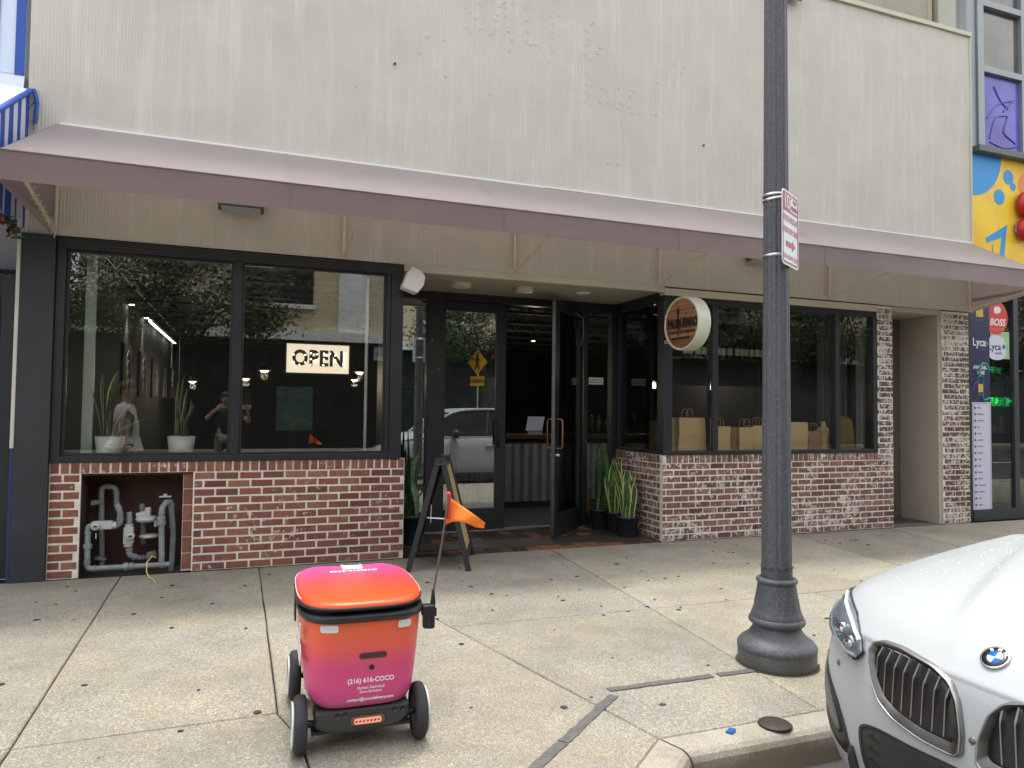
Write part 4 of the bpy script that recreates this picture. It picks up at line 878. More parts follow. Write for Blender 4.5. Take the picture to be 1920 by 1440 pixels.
paper_bag(5.76, 7.56, .24, .16, .26, R(10), "low shaded paper bag behind the others left of the lamp post", m=M_KRAFTD, handle_=False)
paper_bag(5.87, 7.34, .30, .18, .30, R(2), "brown paper bag with tall handle just left of the lamp post")
paper_bag(6.14, 7.42, .22, .16, .32, R(-8), "paper bag partly hidden behind the lamp post")
paper_bag(6.66, 7.36, .30, .18, .37, R(-4), "tall pale paper bag just right of the lamp post", handle_=False, topn=.85)
paper_bag(6.86, 7.46, .22, .16, .26, R(12), "crumpled darker paper bag behind the tall pale one", m=M_KRAFTD)
paper_bag(6.98, 7.36, .20, .14, .25, R(-12), "small creased paper bag beside the twisted one", m=M_KRAFTD)
paper_bag(7.16, 7.36, .22, .16, .38, R(6), "paper bag with its neck twisted shut near the second mullion", fold=True, handle_=False)
cv = thing("covered_appliance", "appliance draped with olive yellow cloth in the right window corner", "appliance", (7.55, 7.45, 1.021)); b = MB(); rr = random.Random(2)
rows = [[(wd * math.cos(a) * (1 + .06 * math.sin(a * 7 + z * 9)), wd * .8 * math.sin(a) * (1 + .05 * math.sin(a * 5 + z * 5)), z) for a in np.linspace(0, 2 * PI, 40)] for z, wd in ((0, .19), (.12, .185), (.28, .175), (.38, .165), (.43, .13), (.45, .07), (.455, .005))]
b.grid(rows); b.build("cover_cloth", mat("olive_cloth", srgb(120, 98, 34), .8, var=.12, vscale=6), cv, local=True)
cu = thing("curtain", "dark hanging curtain at the right end of the right window", "curtain", (7.7, 7.75, 1.03)); b = MB()
b.grid([[(x - 7.7, .03 * math.sin(x * 60), z) for x in np.linspace(7.42, 7.95, 60)] for z in (0, .9, 1.75)]); b.build("cloth", mat("grey_curtain", (.10, .105, .11), .8), cu, local=True)
# wine bottles on a shelf
shf = thing("bottle_shelf", "dark wall shelf holding a row of wine bottles behind the right window", "shelf", (6.75, 8.75, 2.30))
MB().box(-.95, 1.2, -.12, .12, -.03, 0).build("board", mat("dark_shelf", (.03, .022, .018), .5), shf, local=True); MB().box(-.95, 1.2, .121, .14, -.4, .5).build("back_panel", M_INT, shf, local=True)
M_BOT = mat("dark_bottle_glass", (.012, .02, .012), .12); M_LABEL = mat("bottle_label", (.80, .77, .66), .6, rand=.25); M_LABB = _mats["dark_bottle_glass"]
bt = thing("wine_bottle", "dark wine bottle with pale label on the wall shelf", "bottle", (5.95, 8.73, 2.301), 0, "wine bottles on the shelf"); b = MB()
b.lathe([(0, 0), (.037, 0), (.038, .01), (.038, .19), (.03, .225), (.0145, .25), (.0145, .305), (0, .306)], (0, 0, 0), 14); b.build("bottle_glass", M_BOT, bt, local=True)
b = MB(); b.lathe([(.0385, .05), (.0385, .155)], (0, 0, 0), 14); b.build("label", M_LABEL, bt, local=True); b = MB(); b.lathe([(.0155, .262), (.0155, .306), (0, .3075)], (0, 0, 0), 10); b.build("capsule", mat("wine_capsule", (.22, .02, .03), .4), bt, local=True)
xx = 5.95
for k in range(17):
    xx += .095 if k != 8 else .13
    o = copy_tree(bt); o.location = (xx, 8.73 + rnd.uniform(-.03, .03), 2.301); o.rotation_euler = (0, 0, rnd.uniform(-.6, .6))
# bar with corrugated front, back bar bottles, screen
bar = thing("bar_counter", "bar counter with corrugated metal front and wooden top seen through the doors", "bar", (4.6, 10.7, 0))
rows = [[(-1.9 + i * .03, -.35 + .018 * math.sin(i * PI / 2.5), z) for i in range(190)] for z in (.08, .98)]
MB().grid(rows, smooth=True).build("corrugated_front", mat("galvanised", (.30, .31, .33), .38, .7, var=.15, vscale=4), bar, local=True)
MB().box(-1.95, 3.2, -.45, .35, 1.06, 1.12).build("top", mat("bar_wood", (.12, .065, .035), .4, var=.3, vscale=4), bar, local=True); MB().box(-1.9, 3.15, -.36, -.33, .981, 1.06).build("apron", M_INT, bar, local=True); MB().box(-1.85, 3.1, -.3, .3, .01, 1.055).build("carcass", M_INT, bar, local=True)
for px, py, lab in ((1266, 671, "small lit spot lamp over the bar, left one of the pair"), (1288, 672, "small lit spot lamp over the bar, right one of the pair"), (1000, 640, "added spot lamp brightening the dark doorway behind the open door")):  # the third lamp is added to lighten the dark doorway
    p = onY(px, py, 11.0); t = thing("spot_lamp", lab, "spot lamp", tuple(p), 0, "spot lamps over the bar"); b = MB(); b.lathe([(0, .09), (.035, .085), (.04, 0)], (0, 0, 0), 12); b.tube([(0, 0, .085), (0, 0, 3.2 - p.z)], .005, 5); b.build("can", M_DARK, t, local=True)
    b = MB(); b.lathe([(.036, .004), (0, .002)], (0, 0, 0), 12); b.build("lamp_face", mat("spot_glow", (1, 1, .9), .4, emit=(1, .9, .7), estr=6), t, local=True)
    pl = bpy.data.lights.new("bar_light", 'POINT'); pl.energy = 2.5; pl.color = (1, .86, .66); pl.shadow_soft_size = .05; po = bpy.data.objects.new("bar_light", pl); COL.objects.link(po); po.parent = t; po.location = (0, 0, -.06)
st = thing("bar_stool", "dark backless stool standing at the bar", "stool", (2.95, 9.9, .01)); b = MB(); b.lathe([(0, .72), (.17, .72), (.175, .74), (.15, .76), (0, .762)], (0, 0, 0), 16); b.build("seat", M_DARK, st, local=True)
for sx_, sy_ in ((1, 1), (1, -1), (-1, 1), (-1, -1)): MB().tube([(sx_ * .12, sy_ * .12, .72), (sx_ * .2, sy_ * .2, 0)], .013, 6).build("leg", M_DARK, st, local=True)
reg = thing("register_screen", "pale point of sale screen on the bar top", "screen", (4.35, 10.55, 1.12)); b = MB(); b.obox((0, 0, .17), (1, 0, 0), (0, 1, .45), (0, -.45, 1), .14, .008, .12); b.build("screen", mat("dim_screen", (.10, .11, .12), .3, emit=(.7, .75, .8), estr=.03), reg, local=True); MB().box(-.1, .1, -.06, .06, 0, .05).build("base", M_STEEL, reg, local=True)
for k in range(14):
    x = 5.0 + k * .105; c = rnd.choice([(.10, .05, .015), (.02, .04, .02), (.14, .13, .10), (.05, .012, .01)])
    o = tag(MB().lathe([(0, 0), (.036, 0), (.037, .17), (.03, .2), (.013, .23), (.013, .29), (0, .291)], (0, 0, 0), 12).build("liquor_bottle", mat("liquor_%.3f" % c[0], c, .15), None, local=True), "liquor bottle standing on the bar behind the right window", "bottle", "liquor bottles along the bar top"); o.location = (x, 10.62 + rnd.uniform(-.1, .1), 1.121); o.scale = (1, 1, rnd.uniform(.9, 1.2))
mural = thing("painting", "large blue green abstract painting on the inner wall", "painting", (4.2, 14.5, 1.3)); k = NB("teal_canvas"); c = k.ramp(k.noise(2.2, 5, .7), [(.35, (.012, .05, .055)), (.55, (.03, .11, .115)), (.72, (.16, .21, .20))]); M_TEAL = k.color(c, .7)
MB().box(-1.2, 1.0, -.02, .02, -.3, 1.3).build("canvas", M_TEAL, mural, local=True); frame_bars(MB(), -1.24, 1.04, -.34, 1.34, .039, -.03, .03).build("frame", M_DARK, mural, local=True)
m2 = thing("painting", "small teal painting deep inside behind the OPEN sign", "painting", (.75, 16.0, 1.2)); MB().box(-.15, .6, -.02, .02, -.2, .75).build("canvas", M_TEAL, m2, local=True)
# pendant lamps, deep in the room
for k, (px, py, Yp, lab) in enumerate(((496, 696, 12, "lit dome pendant left of the OPEN sign, higher one"), (461, 711, 14, "lit dome pendant just right of the mullion"), (674, 699, 12, "lit dome pendant right of the OPEN sign, upper one"), (665, 713, 14.5, "lit dome pendant right of the OPEN sign, lower one"), (361, 716, 15, "lit pendant deep inside left of the mullion"))):
    p = onY(px, py, Yp); t = thing("pendant_lamp", lab, "pendant lamp", tuple(p), 0, "pendant lamps inside the restaurant")
    b = MB(); b.lathe([(.02, .10), (.05, .085), (.09, .04), (.105, .008)], (0, 0, 0), 18); b.build("shade", M_DARK, t, local=True); b = MB(); b.lathe([(0, -.022), (.035, -.018), (.060, -.002), (.064, .010), (0, .016)], (0, 0, 0), 14); b.build("bulb", mat("warm_bulb", (1, .9, .7), .4, emit=(1, .74, .36), estr=1.7), t, local=True); MB().tube([(0, 0, .12), (0, 0, 3.2 - p.z)], .006, 5).build("cord", M_DARK, t, local=True)
    pl = bpy.data.lights.new('pendant_light', 'POINT'); pl.energy = 3; pl.color = (1, .80, .52); pl.shadow_soft_size = .06; po = bpy.data.objects.new('pendant_light', pl); COL.objects.link(po); po.parent = t; po.location = (0, 0, -.08)
# dark arched plaques with wall washers on the left inner wall, and the strip light above
for k, (Yp, z) in enumerate(((11.2, 2.0), (12.8, 2.0), (14.4, 2.0), (16.0, 2.0), (17.6, 2.0))):
    t = thing("wall_plaque", "dark plaque with concentric arcs on the left inner wall", "wall art", (-1.598, Yp, z), 0, "arc plaques on the left inner wall"); MB().box(0, .03, -.42, .42, -.35, .35).build("board", M_INT, t, local=True)
    b = MB()
    for r_ in (.10, .17, .24, .31): b.tube([(.034, r_ * math.cos(a), -.32 + r_ * 1.9 * math.sin(a)) for a in np.linspace(0, PI, 14)], .008, 5)
    b.build("arcs", mat("arc_brass", (.16, .17, .13), .5), t, local=True)
    l_ = thing("wall_washer", "small lit wall washer above an arc plaque", "lamp", (-1.55, Yp, 2.95), 0, "wall washers above the arc plaques"); b = MB(); b.lathe([(0, .05), (.04, .05), (.04, -.03)], (0, 0, 0), 10); b.build("can", M_DARK, l_, local=True)
    b = MB(); b.lathe([(.036, -.028), (0, -.028)], (0, 0, 0), 10); b.build("lamp_face", mat("washer_glow", (1, 1, .9), .4, emit=(1, .95, .75), estr=12), l_, local=True)
    pl = bpy.data.lights.new("washer_spot", 'SPOT'); pl.energy = 10; pl.spot_size = R(60); pl.spot_blend = .6; pl.color = (1, .95, .75); pl.shadow_soft_size = .03; po = bpy.data.objects.new("washer_spot", pl); COL.objects.link(po); po.parent = l_; po.location = (.05, 0, -.04)
t = thing("strip_light", "bright linear strip light high on the left inner wall", "strip light", (-1.5, 14.5, 2.86)); MB().box(-.03, .03, -1.65, 2.4, .012, .05).build("housing", M_WHITE, t, local=True); MB().box(-.018, .018, -1.6, 2.35, 0, .011).build("tube", mat("strip_glow", (1, 1, 1), .4, emit=(.9, 1, .97), estr=1.3), t, local=True)
tb = thing("dining_table", "dark dining table just inside the left window", "table", (-.1, 9.2, 0)); MB().box(-.9, 1.2, -.35, .35, .72, .76).build("tabletop", mat("bar_wood", (.12, .065, .035)), tb, local=True)
for sx_ in (-.8, 1.1):
    for sy_ in (-.3, .3): MB().box(sx_ - .03, sx_ + .03, sy_ - .03, sy_ + .03, .01, .719).build("leg", M_DARK, tb, local=True)

# ================================================================== GAS PIPES IN THE NICHE
gp = thing("gas_piping", "grey painted gas pipes with two meters in the brick niche", "gas pipes", (-.9, WY + .15, 0))
def npx(px, py, y): p = onY(px, py, WY + y); return (p.x, p.y, p.z)
def pipe(pts, r, y, flanges=(), nm="pipe"):
    P = [Vector(npx(px, py, y if len(q) == 0 else q[0])) for px, py, *q in pts]; out = [P[0]]
    for i in range(1, len(P) - 1):       # rounded elbows
        a, c = (P[i - 1] - P[i]), (P[i + 1] - P[i]); ra = min(.05, a.length * .45, c.length * .45); pa, pc = P[i] + a.normalized() * ra, P[i] + c.normalized() * ra
        for t in np.linspace(0, 1, 6): out.append(pa * (1 - t) ** 2 + P[i] * 2 * t * (1 - t) + pc * t * t)
    out.append(P[-1]); r *= 1.12; b = MB(); b.tube(out, r, 14)
    for i in range(1, len(P) - 1):       # bead rings at the ends of the fittings
        for d in (P[i - 1] - P[i], P[i + 1] - P[i]):
            dl_ = d.normalized(); s_ = P[i] + dl_ * min(.058, d.length * .47); b.tube([s_ - dl_ * .007, s_ + dl_ * .007], r * 1.22, 14)
    for px, py, dx, dy, k in flanges:
        c = Vector(npx(px, py, y)); d = Vector((dx, 0, dy)); b.tube([c - d * .018, c + d * .018], r * k, 8)
    return b.build(nm, M_GREYPIPE, gp)
pipe([(191, 1060), (190, 912), (218, 912), (219, 950)], .021, .26)
pipe([(219, 945), (226, 960), (225, 986), (192, 986)], .022, .10)
pipe([(180, 986), (165, 986), (163, 1067), (318, 1058)], .022, .06, [(164, 1024, 0, 1, 1.5), (236, 1063, 1, 0, 1.55), (246, 1062, 1, 0, 1.35)])
pipe([(303, 1064, .07), (303, 950, .07), (320, 936, .16), (325, 1000, .2), (321, 1070, .2)], .022, .07, [(302, 980, 0, 1, 1.6), (302, 972, 0, 1, 1.45)])
pipe([(242, 960, .16), (243, 985, .14), (242, 1042, .14), (262, 1046, .2)], .023, .14, [(240, 1022, 0, 1, 1.5)])
pipe([(191, 942, .26), (174, 943, .16)], .019, .26); pipe([(268, 1020, .24), (268, 985, .24), (266, 945, .22)], .019, .24); pipe([(262, 1046, .22), (272, 1046, .24), (285, 1042, .2)], .02, .22)
pipe([(196, 1050, .26), (180, 1046, .2)], .019, .26)
def meter(px, py, y, horiz, lab):
    c = Vector(npx(px, py, y)); b = MB()
    if horiz: b.obox(c + Vector((.045, .0, .006)), (1, 0, 0), (0, 1, 0), (0, 0, 1), .08, .035, .035); b.tube([c + Vector((.10, 0, 0)), c + Vector((.155, 0, 0))], .032, 10)
    else: b.obox(c + Vector((-.022, .02, .0)), (1, 0, 0), (0, 1, 0), (0, 0, 1), .04, .035, .075); b.tube([c + Vector((-.022, .02, .07)), c + Vector((-.022, .02, .10))], .036, 10); b.tube([c + Vector((-.022, .02, -.10)), c + Vector((-.022, .02, -.07))], .036, 10)
    o = b.build("meter", M_METER, gp, bevel=.006); tag(o, lab); b = MB(); b.lathe([(0, -.062), (.03, -.06), (.034, -.052), (.034, -.02)], c, 20, 'y'); b.build("dial", mat("dial_face", (.42, .42, .38), .4), o)
    MB().box(c.x - .014, c.x + .014, c.y - .066, c.y - .0625, c.z - .004, c.z + .012).build("display", mat("lcd_dark", (.03, .04, .05), .2), o)
meter(181, 986, .06, True, "horizontal meter on the left pipe"); meter(246, 1004, .10, False, "upright meter on the middle pipe")
b = MB(); c = Vector(npx(277, 972, .14)); b.lathe([(0, -.03), (.075, -.026), (.09, -.004), (.09, .004), (.075, .02), (0, .03)], c + Vector((-.01, 0, 0)), 20); b.tube([c, c + Vector((0, 0, .10))], .026, 12); b.obox(c + Vector((-.05, 0, .035)), (1, 0, .3), (0, 1, 0), (-.3, 0, 1), .04, .03, .028); b.obox(c + Vector((.07, -.03, -.045)), (1, 0, 0), (0, 1, 0), (0, 0, 1), .012, .01, .028); b.build("regulator", M_METER, gp)
c = Vector(npx(272, 1005, .18)); b = MB(); b.lathe([(0, -.02), (.07, -.014), (.085, 0), (.07, .014), (0, .02)], c + Vector((.03, 0, 0)), 18); b.build("regulator", M_METER, gp)
c = Vector(npx(310, 931, .10)); b = MB(); b.obox(c, (1, 0, 0), (0, 1, 0), (0, 0, 1), .05, .012, .006); b.obox(c + Vector((0, 0, .012)), (1, 0, 0), (0, 1, 0), (0, 0, 1), .014, .014, .012); b.build("valve_handle", M_METER, gp)
c = Vector(npx(284, 1040, .2)); b = MB(); b.obox(c, (1, 0, .2), (0, 1, 0), (-.2, 0, 1), .04, .03, .03); b.build("union", mat("rusty_fitting", (.20, .15, .12), .7, var=.3, vscale=30), gp, bevel=.008)
b = MB(); b.tube([npx(180, 1000, -.002), npx(180, 1010, -.004)], .003, 6); b.build("meter_tag", M_WHITE, gp)
yc = MB().tube([(-.735, 7.21, .12), (-.76, 7.12, .155), (-.79, 7.03, .12), (-.785, 6.98, .05), (-.76, 6.93, .012), (-.72, 6.86, .007), (-.70, 6.76, .007), (-.68, 6.70, .007)], .0055, 7).build("yellow_tracer_wire", mat("yellow_rope", srgb(200, 186, 120), .7), None)
tag(yc, "pale yellow cord trailing from the pipes onto the sidewalk", "cord")

# ================================================================== STREET FURNITURE
LPX, LPY = 3.03, 3.49
k = NB("cast_iron_paint"); c = k.ramp(k.noise(55, 5, .7), [(.3, (.048, .052, .059)), (.55, (.078, .083, .092)), (.75, (.14, .147, .155))]); c = k.mix(k.ramp(k.noise(30, 8, .85), [(.68, (0,) * 3), (.72, (.75,) * 3)]), c, (.20, .20, .20)); zf = k.sep()[2]; c = k.mix(k.ramp(k.math('ADD', zf, k.math('MULTIPLY', k.noise(9, 5), .10)), [(.05, (.6,) * 3), (.16, (0,) * 3)]), c, (.12, .105, .085)); k.bump(k.noise(75, 5, .7), .6, .006); M_IRON = k.color(c, .45, .5)
lp = thing("street_lamp", "dark grey cast iron lamp post with flared fluted base on the sidewalk", "street lamp", (LPX, LPY, 0))
fl = lambda a, i: 1 - .028 * max(0, math.cos(a * 12)) ** 3
b = MB(); b.lathe([(0.2232, 0), (0.2260, .006), (0.2260, .082), (0.2232, .088), (0.2297, .096), (0.2297, .112), (0.2195, .128), (0.2065, .142), (0.1906, .152), (0.1748, .165), (0.1600, .180), (0.1469, .198), (0.1395, .214), (0.1367, .225), (0.1469, .232), (0.1600, .243), (0.1646, .256), (0.1600, .270), (0.1507, .278)], (0, 0, 0), 64); b.build("base", M_IRON, lp, local=True)
b = MB(); b.lathe([(.150, .278), (.150, .288), (.143, .305), (.133, .335), (.128, .37), (.120, .41), (.113, .45), (.108, .478)], (0, 0, 0), 96, wob=lambda a, i: 1 - .02 * max(0, math.cos(a * 12)) ** 3 * (1 if 1 < i < 7 else 0)); b.build("flared_skirt", M_IRON, lp, local=True)
b = MB(); b.lathe([(.106, .478), (.116, .482), (.121, .492), (.118, .503), (.108, .510), (.094, .512)], (0, 0, 0), 48); b.build("collar", M_IRON, lp, local=True)
b = MB(); prof = [(.091, .511), (.0905, .56)]; b.lathe(prof, (0, 0, 0), 96); b.lathe([(.0890, .562), (.0880, .58), (.0755, 2.4), (.0630, 5.2)], (0, 0, 0), 96, wob=lambda a, i: 1 - (0 if i == 0 else .075) * (abs(math.cos(a * 6 + .4)) ** 6)); b.build("shaft", M_IRON, lp, local=True)
b = MB()
for q in range(12):
    a = q * PI / 6; b.lathe([(.014, 0), (.010, -.004), (0, -.006)], (.0885 * math.cos(a), .0885 * math.sin(a), .578), 8)
b.build("flute_ends", M_IRON, lp, local=True)
b = MB(); b.lathe([(.09, 5.2), (.15, 5.25), (.15, 5.3), (.1, 5.34)], (0, 0, 0), 24); b.build("capital", M_IRON, lp, local=True)
b = MB(); b.lathe([(.1, 5.34), (.2, 5.5), (.24, 5.7), (.2, 5.9), (.1, 6.02), (0, 6.05)], (0, 0, 0), 24); b.build("globe", mat("opal_globe", (.75, .75, .72), .3), lp, local=True)
tag(MB().lathe([(.224, .0035), (.235, .004), (.240, .0015)], (LPX, LPY, 0), 48).build("contact_shade_ring", M_DIRT, lp), None); pa = R(31); pk = thing("parking_sign", "red and white 10 minute parking sign strapped to the lamp post", "sign", (2.936, 3.33, 2.615), pa)  # ring at the lamp foot: dark line added to deepen its contact shadow
sw, sh = .315, .452; n = 6; cr = .035
def rrect(x0, x1, z0, z1, r_, n=5):
    out = []
    for cx, cz, a0 in ((x1 - r_, z1 - r_, 0), (x0 + r_, z1 - r_, 90), (x0 + r_, z0 + r_, 180), (x1 - r_, z0 + r_, 270)):
        for q in range(n + 1): a = R(a0 + 90 * q / n); out.append((cx + r_ * math.cos(a), cz + r_ * math.sin(a)))
    return out
def plate(parent, nm, poly, y0, y1, m, local=True, bevel=0):
    b = MB(); b.prism(poly, lambda p: (p[0], y0, p[1]), lambda p: (p[0], y1, p[1])); return b.build(nm, m, parent, local=local, fixn=True, bevel=bevel)
M_SIGNW = mat("sign_sheet_white", srgb(214, 220, 226), .35); M_RED = mat("sign_red", srgb(170, 44, 52), .4); M_PINK = mat("faded_red_print", srgb(196, 120, 132), .5)
plate(pk, "plate", rrect(0, sw, -sh / 2, sh / 2, cr), 0, .003, M_SIGNW)
def ring(parent, nm, o, i_, y0, y1, m, local=True):
    b = MB(); n = len(o); f = [(p[0], y0, p[1]) for p in o] + [(p[0], y0, p[1]) for p in i_] + [(p[0], y1, p[1]) for p in o] + [(p[0], y1, p[1]) for p in i_]
    fs = []
    for q in range(n):
        r_ = (q + 1) % n; fs += [(q, r_, n + r_, n + q), (2 * n + q, 3 * n + q, 3 * n + r_, 2 * n + r_), (q, 2 * n + q, 2 * n + r_, r_), (n + q, n + r_, 3 * n + r_, 3 * n + q)]
    b.add(f, fs); return b.build(nm, m, parent, local=local, fixn=True)
ring(pk, "border", rrect(.012, sw - .012, -sh / 2 + .012, sh / 2 - .012, cr * .8), rrect(.022, sw - .022, -sh / 2 + .022, sh / 2 - .022, cr * .6), -.0016, -.0002, M_RED)
plate(pk, "red_block", [(.022, .10), (.15, .10), (.15, .21), (.022, .21)], -.0016, -.0002, M_RED); plate(pk, "red_line", [(.151, .10), (sw - .022, .10), (sw - .022, .112), (.151, .112)], -.0016, -.0002, M_RED)
rx = (PI / 2, 0, 0)
text("lettering", "10", .125, M_SIGNW, pk, (.083, -.0025, .155), rx, local=True, ext=.0004, bold=.002, sx=.85); text("lettering", "MIN", .038, M_RED, pk, (.235, -.0025, .178), rx, local=True, ext=.0004); text("lettering", "PARKING", .038, M_RED, pk, (.236, -.0025, .136), rx, local=True, ext=.0004, bold=.0005, sx=.85)
for s_, z in (("FOOD PICK-UP/", .055), ("DROP-OFF ONLY", -.015)): text("lettering", s_, .050, M_PINK, pk, (sw / 2, -.0025, z), rx, local=True, ext=.0004, bold=.0004, sx=.78)
text("lettering", "TOW AWAY ZONE", .040, M_PINK, pk, (sw / 2, -.0025, -.175), rx, local=True, ext=.0004, sx=.85)
plate(pk, "arrow", [(.07, -.112), (.19, -.112), (.19, -.128), (.25, -.096), (.19, -.064), (.19, -.080), (.07, -.080)], -.0016, -.0002, M_RED)
b = MB()
for z in (.195, -.205): b.lathe([(0, -.006), (.007, -.005), (.009, 0)], (sw * .5, 0, z), 10, 'y')
b.build("bolts", M_STEEL, pk, local=True)
b = MB()
for z, tl in ((.165, .012), (.185, -.006), (-.185, .002)):
    b.lathe([(.0765, -.008), (.0785, -.008), (.0785, .008), (.0765, .008)], (0, 0, 0), 40)
    o = len(b.v) - 160
    for q in range(160):
        v = Vector(b.v[o + q]); wv = Vector((LPX, LPY, 2.650 + z)) + Vector((v.x, v.y, v.z + v.x * tl * 8)); d = wv - Vector((2.936, 3.33, 2.615)); b.v[o + q] = (d.x * math.cos(pa) + d.y * math.sin(pa), -d.x * math.sin(pa) + d.y * math.cos(pa), d.z)
nst = 160
for q in range(3):
    c_ = MB(); c_.v = b.v[q * nst:(q + 1) * nst]; c_.f = [tuple(i - q * nst for i in f) for f in b.f if q * nst <= f[0] < (q + 1) * nst]; c_.mi = [0] * len(c_.f); c_.sm = [True] * len(c_.f); c_.build("strap", M_STEEL, pk, local=True)
for z in (.175, -.185): MB().box(.12, .20, .003, .016, z - .018, z + .018).build("strap_buckle", M_STEEL, pk, local=True)

# folding A-frame sign by the entry
af = thing("folding_sign", "black framed A-frame sidewalk sign standing open beside the entry", "sign board", (1.85, 6.75, 0))
M_FR = mat("black_sign_frame", (.022, .023, .027), .5, var=.2, vscale=10); ridge = [Vector((1.70, 6.42, .985)), Vector((1.93, 7.08, .975))]
footR = [Vector((1.975, 6.376, 0)), Vector((2.225, 7.06, 0))]; footL = [Vector((1.43, 6.50, 0)), Vector((1.63, 7.16, 0))]
for nm, ft, off in (("right_board", footR, .035), ("left_board", footL, -.035)):
    nrm = ((ft[1] - ft[0]).cross(ridge[0] - ft[0])).normalized(); t0, t1 = [r_ + Vector((off, 0, 0)) for r_ in ridge]; b = MB()
    for a, c in ((ft[0], t0), (ft[1], t1)): b.bar(a, a.lerp(c, 1.06), .028, .05, nrm)
    for f_ in (.12, 1.0): b.bar(ft[0].lerp(t0, f_), ft[1].lerp(t1, f_), .028, .05, nrm)
    o = b.build("frame", M_FR, af, bevel=.003)
    b = MB(); q = [ft[0].lerp(t0, .15), ft[1].lerp(t1, .15), ft[1].lerp(t1, .985), ft[0].lerp(t0, .985)]; b.add([v + nrm * .006 for v in q] + [v - nrm * .006 for v in q], [(0, 1, 2, 3), (7, 6, 5, 4), (0, 4, 5, 1), (1, 5, 6, 2), (2, 6, 7, 3), (3, 7, 4, 0)])
    b.build("panel", mat("plywood_back", srgb(168, 146, 104), .7, var=.15, vscale=5, stretch=(4, 4, 1)) if "right" in nm else mat("chalk_black", (.03, .03, .03), .8), af)
b = MB(); b.bar(footL[0].lerp(ridge[0], .50) + Vector((.03, .03, 0)), footR[0].lerp(ridge[0], .5) + Vector((-.01, .03, -.015)), .016, .01); b.build("spreader", M_WHITE, af); b = MB(); b.tube([footL[0].lerp(ridge[0], .50) + Vector((.09, .1, .11)), footL[0].lerp(ridge[0], .50) + Vector((.085, .1, -.06))], .006, 6); b.build("hanging_cord", M_WHITE, af)
b = MB(); b.tube([ridge[0] + Vector((-.05, -.01, 0)), ridge[0] + Vector((.05, -.01, .005))], .012, 8); b.build("hinge", M_FR, af)

# ================================================================== DELIVERY ROBOT
ro = thing("delivery_robot", "pink and orange four wheeled delivery robot with a flag on the sidewalk", "delivery robot", (.520, 3.52, 0), R(-1.5))
def superell(wx, wy, n=64, e=4.2):
    out = []
    for q in range(n):
        a = 2 * PI * q / n; c_, s_ = math.cos(a), math.sin(a); out.append((wx * math.copysign(abs(c_) ** (2 / e), c_), wy * math.copysign(abs(s_) ** (2 / e), s_)))
    return out
def loft(sections, e=4.2, n=64, capb=True, capt=True):
    b = MB(); rows = [[(x, y + oy, z) for x, y in superell(wx, wy, n, e)] for z, wx, wy, oy in sections]; rows = [r_ + [r_[0]] for r_ in rows]; b.grid(rows)
    if capb: b.add(rows[0][:-1][::-1], [tuple(range(n))])
    if capt: b.add(rows[-1][:-1], [tuple(range(n))])
    return b
k = NB("robot_wrap"); z = k.sep(k.obj())[2]; zz = k.math('ADD', z, k.math('MULTIPLY', k.math('SUBTRACT', k.noise(2, 2), .5), .06))
c = k.ramp(k.math('MULTIPLY', zz, 1.5), [(.34, srgb(206, 72, 138)), (.56, srgb(204, 70, 118)), (.70, srgb(220, 90, 80)), (.82, srgb(226, 98, 62)), (1.0, srgb(228, 94, 54))])
c = k.mix(k.ramp(k.noise(38, 6, .8), [(.66, (0,) * 3), (.74, (.4,) * 3)]), c, (.40, .26, .26)); c = k.mix(k.ramp(k.noise(14, 8, .85, stretch=(1, 1, .3)), [(.60, (0,) * 3), (.66, (.3,) * 3)]), c, (.18, .07, .09)); c = k.mix(k.ramp(k.math('ADD', z, k.math('MULTIPLY', k.noise(20, 6, .8), .12)), [(.24, (.45,) * 3), (.33, (0,) * 3)]), c, (.22, .15, .14)); M_WRAP = k.color(c, k.ramp(k.noise(12, 5), [(.3, (.34,) * 3), (.7, (.55,) * 3)]), .5)
k = NB("robot_lid_wrap"); y = k.sep(k.obj())[1]; c = k.ramp(k.math('ADD', k.math('MULTIPLY', y, 1.25), .5), [(.0, srgb(244, 80, 24)), (.22, srgb(240, 70, 34)), (.5, srgb(236, 62, 66)), (.78, srgb(228, 62, 120)), (1.0, srgb(222, 66, 158))]); M_LID = k.color(c, .38, .5)
M_RBLK = mat("robot_black", (.016, .016, .018), .38); M_RGREY = mat("robot_chassis", (.030, .032, .036), .5, var=.2, vscale=20)
loft([(.190, .17, .28, 0), (.193, .20, .325, 0), (.203, .222, .35, 0), (.235, .238, .368, 0), (.30, .247, .378, 0), (.42, .258, .387, 0), (.52, .266, .393, 0), (.585, .270, .397, 0)], 4.4).build("body", M_WRAP, ro, local=True)
loft([(.578, .272, .398, -.004), (.584, .279, .408, -.008), (.598, .281, .416, -.012), (.610, .278, .412, -.010)], 4.2).build("bumper_rail", M_RBLK, ro, local=True)
loft([(.6102, .262, .372, .02), (.628, .262, .372, .02)], 3.8).build("gasket", M_RBLK, ro, local=True)
loft([(.624, .278, .400, .008), (.630, .2865, .4095, .008), (.6425, .2865, .4095, .008), (.643, .276, .397, .008)], 3.4).build("lid_rim", M_RBLK, ro, local=True)
